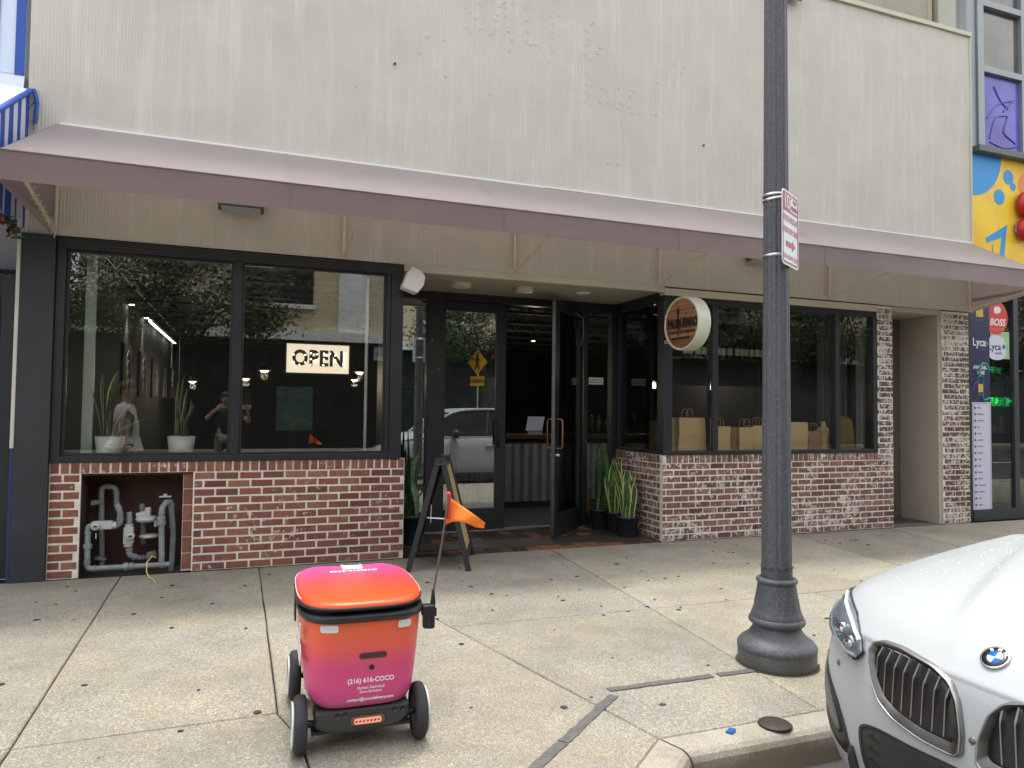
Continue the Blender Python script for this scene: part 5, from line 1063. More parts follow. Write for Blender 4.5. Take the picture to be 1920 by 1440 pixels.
def lid_top():
    b = MB(); rings = []
    for s_, dz in ((1.022, -.0155), (1.020, -.009), (1.008, -.0025), (.985, .002), (.93, .006), (.8, .011), (.5, .016), (.2, .019)):
        r_ = []
        for x, y_ in superell(.2765, .3975, 72, 3.4):
            x, y_ = x * s_, y_ * s_ + .008
            if y_ > .32 and abs(x) < .16: y_ = y_ - (y_ - .34) * .9 * max(0, 1 - (abs(x) / .16) ** 4) if y_ > .34 else y_
            r_.append((x, y_, .6583 + dz))
        rings.append(r_ + [r_[0]])
    b.grid(rings); b.add(rings[-1][:-1], [tuple(range(72))]); return b
lid = lid_top().build("lid_panel", M_LID, ro, local=True)
M_EDGE = mat("lid_edge_white", (.7, .62, .66), .4)
for sx in (-1, 1):
    b = MB(); pts = [(x * 1.016, y_ * 1.016 + .008, .6530) for x, y_ in superell(.276, .397, 144, 3.4) if x * sx > .2 and -.24 < y_ < .3]; pts.sort(key=lambda p: p[1]); b.tube(pts, .0022, 5); b.build("edge_line", M_EDGE, ro, local=True)
b = MB()
for q in range(4): b.box(-.05 + q * .022, -.043 + q * .022, .352, .375, .658, .672)
b.build("vent_ribs", mat("vent_grey", (.12, .12, .12), .5), ro, local=True)
b = MB(); b.prism([(-.045, .19), (.055, .19), (.055, .30), (-.045, .30)], lambda p: (*p, .668), lambda p: (p[0], p[1], .6805)); b.build("sticker", mat("sticker_white", (.72, .72, .74), .4), ro, local=True)
b = MB(); b.prism([(-.038, .275), (.048, .275), (.048, .296), (-.038, .296)], lambda p: (*p, .6807), lambda p: (p[0], p[1], .6815)); b.build("sticker_band", mat("sticker_navy", (.03, .03, .07), .4), ro, local=True)
M_TXT = mat("print_white", (.80, .74, .78), .45)
text("lettering", "(216)616-2626", .042, M_TXT, ro, (.005, .150, .6785), (0, 0, PI), local=True, ext=.0006, bold=.001, sx=.95)
def fy(x, z_):      # front face of the body (towards -y) at x, z
    wx = np.interp(z_, [.235, .42, .585], [.238, .258, .270]); wy = np.interp(z_, [.235, .42, .585], [.368, .387, .397]); return -wy * (max(0, 1 - abs(x / wx) ** 4.4)) ** (1 / 4.4)
def curved_plate(nm, poly, dep, m, parent=None, off=0.0):
    b = MB(); n = len(poly); xs2 = [p[0] for p in poly]; b.add([(p[0], fy(p[0], p[1]) - dep - off, p[1]) for p in poly] + [(p[0], fy(p[0], p[1]) + .004, p[1]) for p in poly], [tuple(range(n))] + [(q, (q + 1) % n, n + (q + 1) % n, n + q) for q in range(n)]); return b.build(nm, m, ro, local=True, fixn=True)
M_REFL = mat("reflector_white", srgb(206, 212, 218), .25)
curved_plate("reflector", rrect(-.192, -.118, .540, .572, .010), .004, M_REFL); curved_plate("reflector", rrect(.138, .198, .540, .572, .010), .009, M_REFL)
curved_plate("recessed_slot", rrect(-.028, .092, .417, .442, .012), .0025, mat("slot_dark", (.05, .022, .026), .5))
b = MB(); b.lathe([(.012, -.003), (.010, -.006), (.007, -.003), (0, -.003)], (.027, fy(.027, .378), .378), 16, 'y'); b.build("camera_eye", M_RBLK, ro, local=True)
for s_, z_, h, bo in (("(216) 616-COCO", .322, .0275, .0006), ("Human Operated", .290, .0165, .0001), ("Zero-Emission", .272, .0165, .0001), ("contact@cocodelivery.com", .240, .0180, .0002)):
    text("lettering", s_, h, M_TXT, ro, (.026, fy(.02, z_) - .0035, z_), (PI / 2 - .04, 0, 0), local=True, ext=.0006, bold=bo)
text("lettering", "coco", .17, M_TXT, ro, (-.268, -.13, .43), (PI / 2, 0, -PI / 2), local=True, ext=.002, bold=.006)
b = MB(); b.prism([(-.268, -.30), (-.268, -.27), (-.273, -.27), (-.273, -.30)], lambda p: (p[0], p[1], .50), lambda p: (p[0] - .001, p[1], .56)); b.build("side_reflector", M_REFL, ro, local=True, fixn=True)
MB().box(-.276, -.268, .18, .30, .44, .62).build("side_latch", M_RBLK, ro, local=True)
# chassis
b = MB(); b.prism([(-.205, .192), (.205, .192), (.205, .14), (.16, .105), (.10, .092), (-.06, .088), (-.15, .100), (-.205, .12)], lambda p: (p[0], -.345, p[1]), lambda p: (p[0], .33, p[1])); b.build("chassis", M_RGREY, ro, local=True, bevel=.012, fixn=True)
for x in (-.110, -.078, .138, .172): MB().lathe([(.011, -.004), (.0085, -.001), (0, .001)], (x, -.345, .168), 14, 'y').build("sensor", M_RBLK, ro, local=True)
plate(ro, "tail_light_bezel", rrect(-.055, .093, .118, .158, .016), -.353, -.340, mat("bezel_brown", (.13, .075, .06), .35), bevel=.003); plate(ro, "tail_light", rrect(-.040, .078, .127, .151, .008), -.357, -.352, mat("amber_lens", srgb(206, 124, 96), .3, emit=(1, .45, .3), estr=.12))
b = MB()
for q in range(7): b.lathe([(.006, 0), (.004, -.0015), (0, -.0015)], (-.030 + q * .016, -.357, .139), 10, 'y')
b.build("light_cells", mat("amber_cell", srgb(180, 92, 70), .4), ro, local=True)
b = MB()
for s_ in (-1, 1): b.box(s_ * .10, s_ * .215, -.30, -.24, .078, .092); b.box(s_ * .10, s_ * .215, .24, .30, .078, .092)
b.build("suspension_arm", M_RBLK, ro, local=True)
def wheel(x, y_, s_):
    wl = MB(); wl.lathe([(.075, -.026 * s_), (.105, -.027 * s_), (.118, -.02 * s_), (.1225, -.008 * s_), (.1225, .008 * s_), (.118, .02 * s_), (.105, .027 * s_), (.075, .026 * s_)], (x, y_, .1225), 40, 'x'); o = wl.build("wheel", M_RUBBER, ro, local=True, fixn=True)
    b = MB(); b.lathe([(0, .014 * s_), (.06, .018 * s_), (.094, .028 * s_), (.099, .036 * s_), (.092, .036 * s_)], (x, y_, .1225), 32, 'x'); b.lathe([(.085, -.024 * s_), (.04, -.022 * s_), (0, -.022 * s_)], (x, y_, .1225), 24, 'x', mi=1); b.build("hub", [mat("hub_white", (.72, .73, .74), .3), M_RBLK], o, local=True)
    b = MB(); b.tube([(x - s_ * .022, y_, .1225), (x - s_ * .07, y_, .115)], .016, 10); b.build("axle", M_RBLK, o, local=True)
for x, s_ in ((-.262, -1), (.258, 1)):
    for y_ in (-.272, .33): wheel(x, y_, s_)
b = MB(); b.box(.262, .318, -.325, -.275, .555, .605); b.tube([(.30, -.30, .50), (.30, -.30, .555)], .024, 12); b.box(.268, .30, -.318, -.282, .50, .60); b.build("antenna_mount", M_RBLK, ro, local=True, bevel=.005)
b = MB(); b.lathe([(.010, 0), (.013, .03), (.008, .07), (.006, .09)], (.318, -.28, .575), 12); b.lathe([(.008, 0), (.008, .035)], (.325, -.296, .55), 10); b.build("antenna_base", mat("antenna_grip", (.02, .02, .02), .4), ro, local=True)
fp0 = Vector((.318, -.28, .65)); fp1 = Vector((.392, -.255, 1.09)); b = MB(); b.tube([fp0, fp0.lerp(fp1, .5) + Vector((.003, 0, 0)), fp1], .0052, 8); b.build("flag_pole", mat("brown_rod", (.12, .075, .06), .4), ro, local=True)
b = MB(); b.lathe([(.0085, -.10), (.0085, 0), (.011, .004), (.011, .018), (.006, .026), (0, .027)], fp1 - Vector((0, 0, .005)), 12); b.build("pole_cap", mat("cap_red", (.55, .03, .06), .4), ro, local=True)
rows = []
for q in range(13):
    t = q / 12; top = Vector((0, 0, .0)).lerp(Vector((.172, -.02, -.125)), t); bot = Vector((-.022, 0, -.135)).lerp(Vector((.165, -.03, -.15)), t) + Vector((0, 0, .035 * math.sin(PI * min(1, t * 1.25)) * (1 - t * .6)))
    rows.append([fp1 + Vector((.006, 0, -.004)) + top.lerp(bot, u) + Vector((0, .014 * math.sin(t * 7 + u * 1.5), 0)) for u in np.linspace(0, 1, 7)])
b = MB(); b.grid(rows); fo = b.build("flag", mat("flag_orange", srgb(246, 128, 34), .65), ro, local=True); md = fo.modifiers.new("thick", 'SOLIDIFY'); md.thickness = .0012

# ================================================================== THE PARKED CAR
car = thing("parked_car", "white wet parked SUV with twin kidney grilles at the kerb", "car", (2.02, 1.515, -.15), R(-1.2))
k = NB("white_car_paint"); k.b.inputs["Coat Weight"].default_value = .30; k.b.inputs["Coat Roughness"].default_value = .03; M_CAR = k.color((.375, .395, .405), .4, .25)
M_SEAM = mat("panel_gap", (.02, .02, .022), .7); M_SATIN = mat("satin_chrome", (.34, .325, .31), .36, 1.0, var=.08, vscale=30); M_GRBLK = mat("grille_black", (.008, .008, .010), .45); M_INTAKE = mat("intake_plastic", (.022, .022, .023), .5, var=.25, vscale=20)
def cr(xs, ys, x):      # smooth interpolation through the table
    return float(np.interp(x, _dense(tuple(xs), tuple(ys))[0], _dense(tuple(xs), tuple(ys))[1]))
_dc = {}
def _dense(xs, ys):
    if (xs, ys) in _dc: return _dc[(xs, ys)]
    X, Y = [], []; n = len(xs); m = [0.0] * n; d = [(ys[i + 1] - ys[i]) / (xs[i + 1] - xs[i]) for i in range(n - 1)]
    for i in range(n): m[i] = d[0] if i == 0 else d[-1] if i == n - 1 else (0 if d[i - 1] * d[i] <= 0 else 2 * d[i - 1] * d[i] / (d[i - 1] + d[i]))
    for i in range(n - 1):
        h = xs[i + 1] - xs[i]
        for t in np.linspace(0, 1, 13)[:-1]:
            X.append(xs[i] + h * t); Y.append((2 * t ** 3 - 3 * t * t + 1) * ys[i] + (t ** 3 - 2 * t * t + t) * h * m[i] + (3 * t * t - 2 * t ** 3) * ys[i + 1] + (t ** 3 - t * t) * h * m[i + 1])
    X.append(xs[-1]); Y.append(ys[-1]); _dc[(xs, ys)] = (X, Y); return X, Y
PYt = [0, .15, .3, .45, .58, .70, .78, .84, .885, .915, .935, .945]; PXt = [0, .003, .018, .045, .085, .145, .205, .28, .37, .48, .62, .9]
FZt = [.16, .25, .33, .45, .58, .70, .80, .85, .89, .915, .95]; FLt = [.17, .10, .03, 0, 0, .012, .030, .050, .100, .140, .21]
ZDt = [0, .05, .1, .14, .2, .34, .415, .735, 1.15, 1.5]; ZZt = [.815, .850, .890, .915, .940, .974, .989, 1.040, 1.092, 1.125]
plan = lambda y: cr(PYt, PXt, min(abs(y), .945)); lean = lambda z: cr(FZt, FLt, z)
xfront = lambda y, z: plan(y) + lean(z)
def ztop(x, y):
    d = x - plan(y); z = cr(ZDt, ZZt, max(0, min(1.5, d)))
    z += .032 * (1 - min(1, abs(y) / .8) ** 2) * min(1, max(0, d) / .35)
    yc = .30 + .17 * min(1, max(0, (x - .1)) / 1.1); w_ = .045 + .02 * x
    yc = .09 + .45 * x; q_ = min(1, max(0, (abs(y) - yc + .015) / .075)); z += .020 * (1 - q_ * q_ * (3 - 2 * q_)) * min(1, max(0, d - .05) / .30)
    return z
# lower shell: rows of height along the outline
half = [(plan(y), y) for y in [0, .05, .1, .16, .22, .28, .34, .40, .46, .52, .58, .63, .68, .72, .76, .79, .82, .845, .865, .885, .9, .915, .925, .935, .940]]
half += [(.75, .943), (.9, .945), (1.1, .945), (1.5, .945), (2.2, .945), (3.0, .945), (3.7, .943), (4.1, .93), (4.35, .90), (4.52, .84), (4.63, .72), (4.68, .5), (4.70, .25), (4.70, 0)]
def outward(i):
    a = Vector(half[max(0, i - 1)]); c = Vector(half[min(len(half) - 1, i + 1)]); t = (c - a).normalized(); n_ = Vector((-t.y, t.x))
    if i == 0: n_ = Vector((-1, 0))
    return n_
rows = []
FR = [0, .07, .16, .28, .40, .52, .62, .72, .80, .87, .93, .97, 1]
SI = [.10, .05, .02, .006, 0, .002, .004, .004, .010, .022, .04, .058, .075]     # side inset by row
for fi, f_ in enumerate(FR):
    row = []
    for i, (px_, py_) in enumerate(half):
        n_ = outward(i); wf = max(0, min(1, -n_.x)) ** 1.3 if px_ < 2 else 0
        zt = .845 if px_ < .6 else None
        zt = cr([0, .05, .3, .6, .95, 1.4, 2.5, 4.0, 4.7], [.846, .846, .855, .93, 1.00, 1.045, 1.07, 1.10, 1.05], px_)
        z = .20 + f_ * (zt - .20); ins = (lean(z) if wf > 0 else 0) * wf + SI[fi] * (1 - wf)
        row.append((px_ - n_.x * ins, py_ - n_.y * ins, z))
    rows.append([(x, -y, z) for x, y, z in row[::-1][:-1]] + row)
b = MB(); b.grid(rows); b.build("body_shell", M_CAR, car, local=True, fixn=True)
# bonnet
rows = []; ycol = [-.885 + 1.77 * q / 80 for q in range(81)]
for q in range(41):
    t = q / 40; rows.append([])
    for y in ycol:
        x0 = plan(y) + .047; x = x0 + (1.42 - x0) * (t ** 1.35); rows[-1].append((x, y, ztop(x, y)))
lip = [[(x - .004, y, z - .035) for x, y, z in rows[0]], [(x - .004, y, z - .007) for x, y, z in rows[0]]]
b = MB(); b.grid(lip + rows); b.build("bonnet", M_CAR, car, local=True, fixn=True)
b = MB(); rows = [[(x, y, z) for x, y, z in [(plan(y) + lean(.846) - .0015, y, .838) for y in np.linspace(-.43, .43, 50)]], [(plan(y) + lean(.846) + .006, y, .8455) for y in np.linspace(-.43, .43, 50)]]; b.grid(rows); b.build("bonnet_gap", M_SEAM, car, local=True)
# beads of rain on the bonnet
b = MB(); rr = random.Random(8)
for q in range(900):
    y = rr.uniform(-.55, .84); x = plan(y) + .08 + rr.random() ** .8 * 1.15
    if rr.random() > .35 + .65 * math.exp(-((abs(y) - .42 - .1 * x) / .2) ** 2): continue
    r_ = rr.uniform(.0012, .0030) * (1.35 if rr.random() < .1 else 1); zc = ztop(x, y) + .0003; el = rr.uniform(.8, 1.3)
    b.add([(x + r_ * el * math.cos(a), y + r_ * math.sin(a), zc) for a in np.arange(6) * PI / 3] + [(x + r_ * .6 * math.cos(a), y + r_ * .55 * math.sin(a), zc + r_ * .5) for a in np.arange(6) * PI / 3] + [(x, y, zc + r_ * .6)],
          [(i, (i + 1) % 6, 6 + (i + 1) % 6, 6 + i) for i in range(6)] + [(6 + i, 6 + (i + 1) % 6, 12) for i in range(6)], smooth=True)
tag(b.build("rain_beads", mat("rain_bead", (.66, .68, .70), .05, spec=1.0), car, local=True), kind='stuff')  # pale bead colour stands in for the glint on the drops
def smooth_poly(p, k=3):      # Chaikin corner cutting
    for _ in range(k):
        o = []
        for i in range(len(p)):
            a, c = p[i], p[(i + 1) % len(p)]; o += [(a[0] * .75 + c[0] * .25, a[1] * .75 + c[1] * .25), (a[0] * .25 + c[0] * .75, a[1] * .25 + c[1] * .75)]
        p = o
    return p
def subdiv(p, k=3): return [(p[i][0] + (p[(i + 1) % len(p)][0] - p[i][0]) * j / k, p[i][1] + (p[(i + 1) % len(p)][1] - p[i][1]) * j / k) for i in range(len(p)) for j in range(k)]
def shrink(p, f, dz=0.0):
    cx = sum(q[0] for q in p) / len(p); cz = sum(q[1] for q in p) / len(p); return [(cx + (y - cx) * f[0], cz + dz + (z - cz) * f[1]) for y, z in p]
def on_front(poly, off): return [(xfront(y, z) - off, y, z) for y, z in poly]
def patch(poly, o_, m, nm, parent=car, rim=.012):      # a filled patch lying on the front, following its curve
    b = MB(); n = len(poly); rings = []
    for s_ in (1, .8, .55, .28): rings.append([Vector(p) for p in on_front(shrink(poly, (s_, s_)), o_)])
    vs = [v for r_ in rings for v in r_] + [Vector(on_front(shrink(poly, (0, 0)), o_)[0])]; fs = []
    for i in range(3):
        for q in range(n): fs.append((i * n + q, i * n + (q + 1) % n, (i + 1) * n + (q + 1) % n, (i + 1) * n + q))
    for q in range(n): fs.append((3 * n + q, 3 * n + (q + 1) % n, 4 * n))
    b.add(vs, fs, 0, True); o2 = [Vector(p) for p in on_front(poly, -rim)]; b.add([rings[0][q] for q in range(n)] + o2, [(q, (q + 1) % n, n + (q + 1) % n, n + q) for q in range(n)])
    return b.build(nm, m, parent, local=True, fixn=True)
def frame_band(polys_offs, m, nm, parent=car):         # lofts between outlines: (polygon, offset from the front)
    rows = [on_front(p, o_) for p, o_ in polys_offs]; b = MB(); b.grid([r_ + [r_[0]] for r_ in rows]); return b.build(nm, m, parent, local=True, fixn=True)
KID = [(.428, .818), (.418, .846), (.385, .862), (.30, .868), (.15, .857), (.082, .832), (.045, .785), (.022, .70), (.022, .640), (.040, .624), (.15, .622), (.28, .638), (.35, .670), (.392, .72), (.42, .775)]
for sg in (1, -1):
    P_ = smooth_poly(subdiv([(y * sg, z) for y, z in KID], 2), 3); i1 = shrink(P_, (.945, .925)); i2 = shrink(P_, (.87, .79), .006); i3 = shrink(P_, (.82, .70), .010)
    g = frame_band([(P_, -.006), (shrink(P_, (.995, .992)), .012), (shrink(P_, (.985, .978)), .019), (shrink(P_, (.965, .95)), .020), (shrink(P_, (.957, .938)), .016)], M_SATIN, "kidney_grille")
    frame_band([(shrink(P_, (.958, .94)), .0165), (i2, .006), (i3, -.018)], mat("dark_satin", (.12, .115, .11), .34, .9, var=.15, vscale=30), "inner_bevel", g)
    patch(shrink(P_, (.90, .84), .005), .0035, M_GRBLK, "grille_back", g, rim=.004)
    for q in range(8):
        t = (q + .75) / 8.4; yy = sg * (.055 + (.40 - .055) * t); zs = [z for y, z in i2 if abs(y - yy) < .03]
        if not zs: continue
        zt, zb_ = max(zs) - .002, min(zs) + .002; b = MB(); zk = zb_ + (zt - zb_) * .70; w0 = .0034
        L3 = []
        for z, wd, o_, dy in ((zb_, .002, .003, .006), (zk, w0, .017, .0), (zk + .012, w0 * 1.55, .017, -.001), (zt, w0 * 1.5, .010, -.004)):
            c = yy + dy * sg; L3.append([(xfront(c, z) - .002, c - wd * 1.5, z), (xfront(c, z) - o_, c - wd * .55, z), (xfront(c, z) - o_, c + wd * .55, z), (xfront(c, z) - .002, c + wd * 1.5, z)])
        b.grid(L3, smooth=False); b.build("slat", M_SATIN, g, local=True, fixn=True)
    HL = [(.452, .795), (.478, .837), (.52, .862), (.60, .892), (.70, .908), (.775, .915), (.835, .918), (.868, .905), (.866, .872), (.835, .838), (.77, .808), (.68, .786), (.60, .770), (.53, .755), (.488, .757)]
    H_ = smooth_poly(subdiv([(y * sg, z) for y, z in HL], 2), 2)
    hl = patch(H_, .011, mat("headlight_bowl", (.30, .315, .33), .22, .5, var=.35, vscale=18), "headlight")
    frame_band([(H_, .006), (H_, .0125), (shrink(H_, (.97, .94)), .0115)], M_SEAM, "headlight_seal", hl)
    cyv = lambda y, z, nm, r_, m: MB().lathe([(0, -.012), (r_ * .55, -.010), (r_ * .8, -.004), (r_, -.006), (r_ * 1.05, .012)], (xfront(y * sg, z) - .010, y * sg, z), 24, 'x').build(nm, m, hl, local=True)
    M_CHR = mat("lamp_chrome", (.62, .64, .66), .12, 1.0); cyv(.545, .800, "lamp_unit", .026, M_CHR); cyv(.625, .822, "lamp_unit", .028, M_CHR)
    b = MB(); b.tube([(xfront(y * sg, z) - .0135, y * sg, z) for y, z in ((.49, .772), (.56, .770), (.63, .784), (.72, .808), (.80, .838), (.845, .872))], .0065, 8); b.tube([(xfront(y * sg, z) - .0135, y * sg, z) for y, z in ((.487, .826), (.53, .848), (.62, .876), (.72, .893), (.82, .902))], .0085, 8); b.build("light_guide", mat("light_guide", (.70, .74, .80), .2), hl, local=True)
    lens = patch(shrink(H_, (.99, .97)), .022, None or glass_mat("lamp_lens_%d" % (sg + 1), (.90, .93, .96), .02), "lens", hl, rim=.0)
    DU = smooth_poly([(y * sg, z) for y, z in [(.905, .70), (.86, .685), (.77, .655), (.66, .605), (.585, .55), (.525, .465), (.515, .425), (.545, .395), (.62, .40), (.72, .44), (.82, .51), (.885, .60)]], 2)
    du = patch(DU, .0025, M_GRBLK, "side_intake"); frame_band([(DU, -.004), (shrink(DU, (.985, .98)), .004), (shrink(DU, (.95, .93)), .003)], M_INTAKE, "intake_rim", du)
    FB = smooth_poly([(y * sg, z) for y, z in [(.875, .655), (.80, .635), (.69, .575), (.60, .50), (.575, .45), (.64, .475), (.75, .53), (.85, .60)]], 2); patch(FB, .011, mat("fog_bezel", (.10, .098, .09), .35, var=.3, vscale=14), "fog_blade", du)
    AC = [(.50, .47), (.475, .38), (.46, .30), (.455, .24), (.53, .24), (.545, .32), (.54, .39)]; patch(smooth_poly([(y * sg, z) for y, z in AC], 2), .008, M_INTAKE, "air_curtain")
CI = [(.462, .528), (.445, .552), (.410, .566), (.345, .578), (.22, .584), (.08, .594), (0, .596), (-.08, .594), (-.22, .584), (-.345, .578), (-.410, .566), (-.445, .552), (-.462, .528), (-.455, .47), (-.40, .33), (-.30, .28), (0, .27), (.30, .28), (.40, .33), (.455, .47)]
CI_ = smooth_poly(CI, 2); ci = patch(CI_, .0025, M_INTAKE, "lower_intake"); frame_band([(CI_, -.005), (shrink(CI_, (.99, .99)), .005), (shrink(CI_, (.965, .95)), .003)], M_INTAKE, "intake_rim", ci)
for z in (.53, .49, .45, .41, .37): MB().bar((xfront(-.4, z) - .004, -.40, z), (xfront(.0, z) - .006, 0, z), .006, .012).bar((xfront(0, z) - .006, 0, z), (xfront(.4, z) - .004, .40, z), .006, .012).build("mesh_bar", M_GRBLK, ci, local=True)
for y in (.0, .62, -.62):
    z = .69 if y == 0 else .70; MB().lathe([(0, -.004), (.009, -.004), (.011, -.0005), (.0125, .002)], (xfront(y, z), y, z), 18, 'x').build("parking_sensor", mat("sensor_ring", (.12, .12, .13), .3), car, local=True)
# roundel on the bonnet edge
bx, by = .118, .004; bz = ztop(bx, by); nrm = Vector((-(ztop(bx + .02, by) - ztop(bx - .02, by)) / .04, 0, 1)).normalized(); ex_ = Vector((0, -1, 0)); eu = nrm.cross(ex_).normalized(); B0 = Vector((bx, by, bz)) + nrm * .002
eu = -eu if eu.z < 0 else eu
def disc(r0, r1, h, a0=0, a1=2 * PI, n=40):
    b = MB(); A = [a0 + (a1 - a0) * q / n for q in range(n + 1)]; P2 = lambda r_, a, hh: B0 + ex_ * (r_ * math.cos(a)) + eu * (r_ * math.sin(a)) + nrm * hh
    b.grid([[P2(r_, a, hh) for a in A] for r_, hh in ((r1 * 1.0, 0), (r1, h), (r0, h))]); return b
M_BWHT = mat("badge_white", (.80, .82, .84), .25); M_BBLU = mat("badge_blue", srgb(28, 104, 196), .25)
bd = disc(.0375, .041, .006).build("badge", mat("badge_chrome", (.7, .7, .72), .15, 1.0), car, local=True, fixn=True)
disc(.0225, .0376, .0052).build("badge_ring", mat("badge_black", (.012, .012, .014), .25), bd, local=True, fixn=True)
for q in range(4): disc(.0, .0226, .0050, q * PI / 2, (q + 1) * PI / 2, 10).build("badge_quarter", M_BBLU if q in (1, 3) else M_BWHT, bd, local=True, fixn=True)
rotm = Matrix((ex_, eu, nrm)).transposed()
for ch, a in (("B", 135), ("M", 90), ("W", 45)):
    a = R(a); t_ = text("lettering", ch, .0155, M_BWHT, bd, B0 + ex_ * (.030 * math.cos(a)) + eu * (.030 * math.sin(a)) + nrm * .0055, (0, 0, 0), local=True, ext=.0003, bold=.0004); t_.rotation_euler = (rotm @ Matrix.Rotation(a - PI / 2, 3, 'Z')).to_euler()
# glasshouse
SEC = [(1.36, 1.075, .79, 1.078, .70), (1.62, 1.085, .80, 1.30, .66), (2.05, 1.085, .815, 1.585, .615), (2.35, 1.09, .82, 1.650, .605), (2.9, 1.09, .825, 1.672, .60), (3.5, 1.10, .82, 1.655, .59), (4.0, 1.115, .80, 1.60, .57), (4.35, 1.13, .77, 1.46, .56), (4.62, 1.14, .70, 1.17, .60)]
def grow(secs, f):
    xs_, out = [s_[0] for s_ in secs], []
    for x in np.linspace(xs_[0], xs_[-1], f): out.append((x,) + tuple(cr(xs_, [s_[q] for s_ in secs], x) for q in range(1, 5)))
    return out
G = grow(SEC, 34); M_CGL = mat("car_glass", (.010, .012, .014), .04, spec=.8)
b = MB(); b.grid([[(x, s_ * (yb_ + (yr - yb_) * t), zb_ + (zr - .02 - zb_) * t) for t in np.linspace(0, 1, 6)] for x, zb_, yb_, zr, yr in G for s_ in (1,)]); b.grid([[(x, -(yb_ + (yr - yb_) * t), zb_ + (zr - .02 - zb_) * t) for t in np.linspace(0, 1, 6)] for x, zb_, yb_, zr, yr in G], flip=True); b.build("side_glass", M_CGL, car, local=True)
top = lambda s_: [(s_[0], s_[4] * u, s_[3] - .02 + .03 * (1 - u * u) ** .6) for u in np.linspace(-1, 1, 21)]
b = MB(); b.grid([top(s_) for s_ in G if s_[0] < 2.12]); b.build("windscreen", M_CGL, car, local=True); b = MB(); b.grid([top(s_) for s_ in G if 2.0 < s_[0] < 4.2]); b.build("roof", M_CAR, car, local=True); b = MB(); b.grid([top(s_) for s_ in G if s_[0] > 4.1]); b.build("rear_window", M_CGL, car, local=True)
b = MB(); b.grid([[(1.38 + .06 * q, y, .005 + cr(ZDt, ZZt, 1.3) + .0 * q + (.0 if q else .0)) for y in np.linspace(-.78, .78, 20)] for q in range(2)]); b.build("cowl", M_SEAM, car, local=True)
for s_ in (1, -1):
    b = MB(); b.tube([(g_[0], s_ * (g_[4] + .012), g_[3] - .012) for g_ in G if g_[0] < 4.5], .028, 8); b.build("roof_pillar", M_CAR, car, local=True); b = MB(); b.tube([(2.75, s_ * .83, 1.09), (2.85, s_ * .62, 1.64)], .035, 8); b.tube([(3.72, s_ * .82, 1.1), (3.78, s_ * .60, 1.62)], .05, 8); b.build("door_pillar", M_DARK, car, local=True)
    MB().box(1.55, 4.5, s_ * .835, s_ * .885, 1.055, 1.088).build("belt_shelf", M_CAR, car, local=True, bevel=.01)
    b = MB(); b.lathe([(0, -.10), (.07, -.095), (.10, -.05), (.105, .03), (.085, .085), (0, .10)], (0, 0, 0), 16, 'y'); b.v = [(2.02 + v[0] * .75, s_ * (1.0 + v[1]), 1.15 + v[2] * .9) for v in b.v]; b.build("wing_mirror", M_CAR if False else M_DARK, car, local=True)
    MB().box(1.97, 2.05, s_ * .86, s_ * .95, 1.08, 1.12).build("mirror_foot", M_DARK, car, local=True)
    for x in (1.92, 2.93, 3.80): MB().box(x, x + .006, s_ * .9425, s_ * .9475, .38, 1.0).build("door_gap", M_SEAM, car, local=True)
    for x in (2.70, 3.62): MB().box(x, x + .20, s_ * .942, s_ * .968, .885, .915).build("door_handle", M_CAR, car, local=True, bevel=.006)
    MB().box(1.25, 3.35, s_ * .92, s_ * .955, .20, .34).build("sill_trim", M_INTAKE, car, local=True, bevel=.01)
    for x in (.83, 3.69):
        MB().lathe([(0, s_ * .004), (.405, s_ * .004), (.415, s_ * -.01)], (x, s_ * .9465, .37), 40, 'y').build("wheel_arch", M_INTAKE, car, local=True)
        wo_ = MB().lathe([(.24, -.02 * s_), (.33, -.022 * s_), (.362, -.005 * s_), (.366, .06 * s_)][::-1], (x, s_ * .955, .366), 44, 'y'); wo_.v = [(v[0], (v[1] - s_ * .955) * -1 + s_ * .955, v[2]) for v in wo_.v]; wh = wo_.build("wheel", M_RUBBER, car, local=True, fixn=True)
        b = MB(); b.lathe([(.245, .022), (.235, .012), (.22, .008)], (x, 0, .366), 40, 'y')
        for q in range(5):
            a = q * 2 * PI / 5 + .2
            for da in (-.16, .16): b.bar((x + .04 * math.cos(a), .016, .366 + .04 * math.sin(a)), (x + .235 * math.cos(a + da), .014, .366 + .235 * math.sin(a + da)), .030, .014, (0, 1, 0))
        b.lathe([(0, .028), (.045, .026), (.06, .012)], (x, 0, .366), 20, 'y'); b.v = [(v[0], s_ * (.955 + v[1]), v[2]) for v in b.v]; b.build("rim", mat("dark_alloy", (.14, .14, .15), .3, .9), wh, local=True)

# ================================================================== NEIGHBOURS
nl = thing("neighbour_shop_left", "neighbouring shop with blue and white striped fascia at the left edge", "building", (-4, WY, 0)); M_BLUE = mat("stripe_blue", srgb(36, 78, 168), .55); M_STW = mat("stripe_white", srgb(212, 218, 232), .55)
MB().box(-9, -1.866, WY + .35, WY + .6, 0, 8).build("wall", mat("pale_grey_wall", srgb(170, 172, 184), .7, var=.04), nl)
MB().box(-9, -1.866, WY + .0, WY + .34, 4.32, 8).build("fascia_panel", mat("fascia_white", srgb(206, 218, 236), .4), nl, bevel=.02)
MB().box(-1.935, -1.864, WY - .012, WY - .002, 4.33, 8).build("fascia_stripe", M_BLUE, nl); MB().box(-2.115, -2.055, WY - .012, WY - .002, 4.34, 8).build("fascia_stripe", mat("stripe_faded_blue", srgb(80, 92, 160), .55), nl)
b = MB(); b.grid([[(-2.6 + .74 * u, WY - .006 - .02 * v, 4.33 - .10 * v - .02 * u * v) for u in np.linspace(0, 1, 8)] for v in (0, .5, 1)]); b.build("fascia_flap", M_STW, nl)
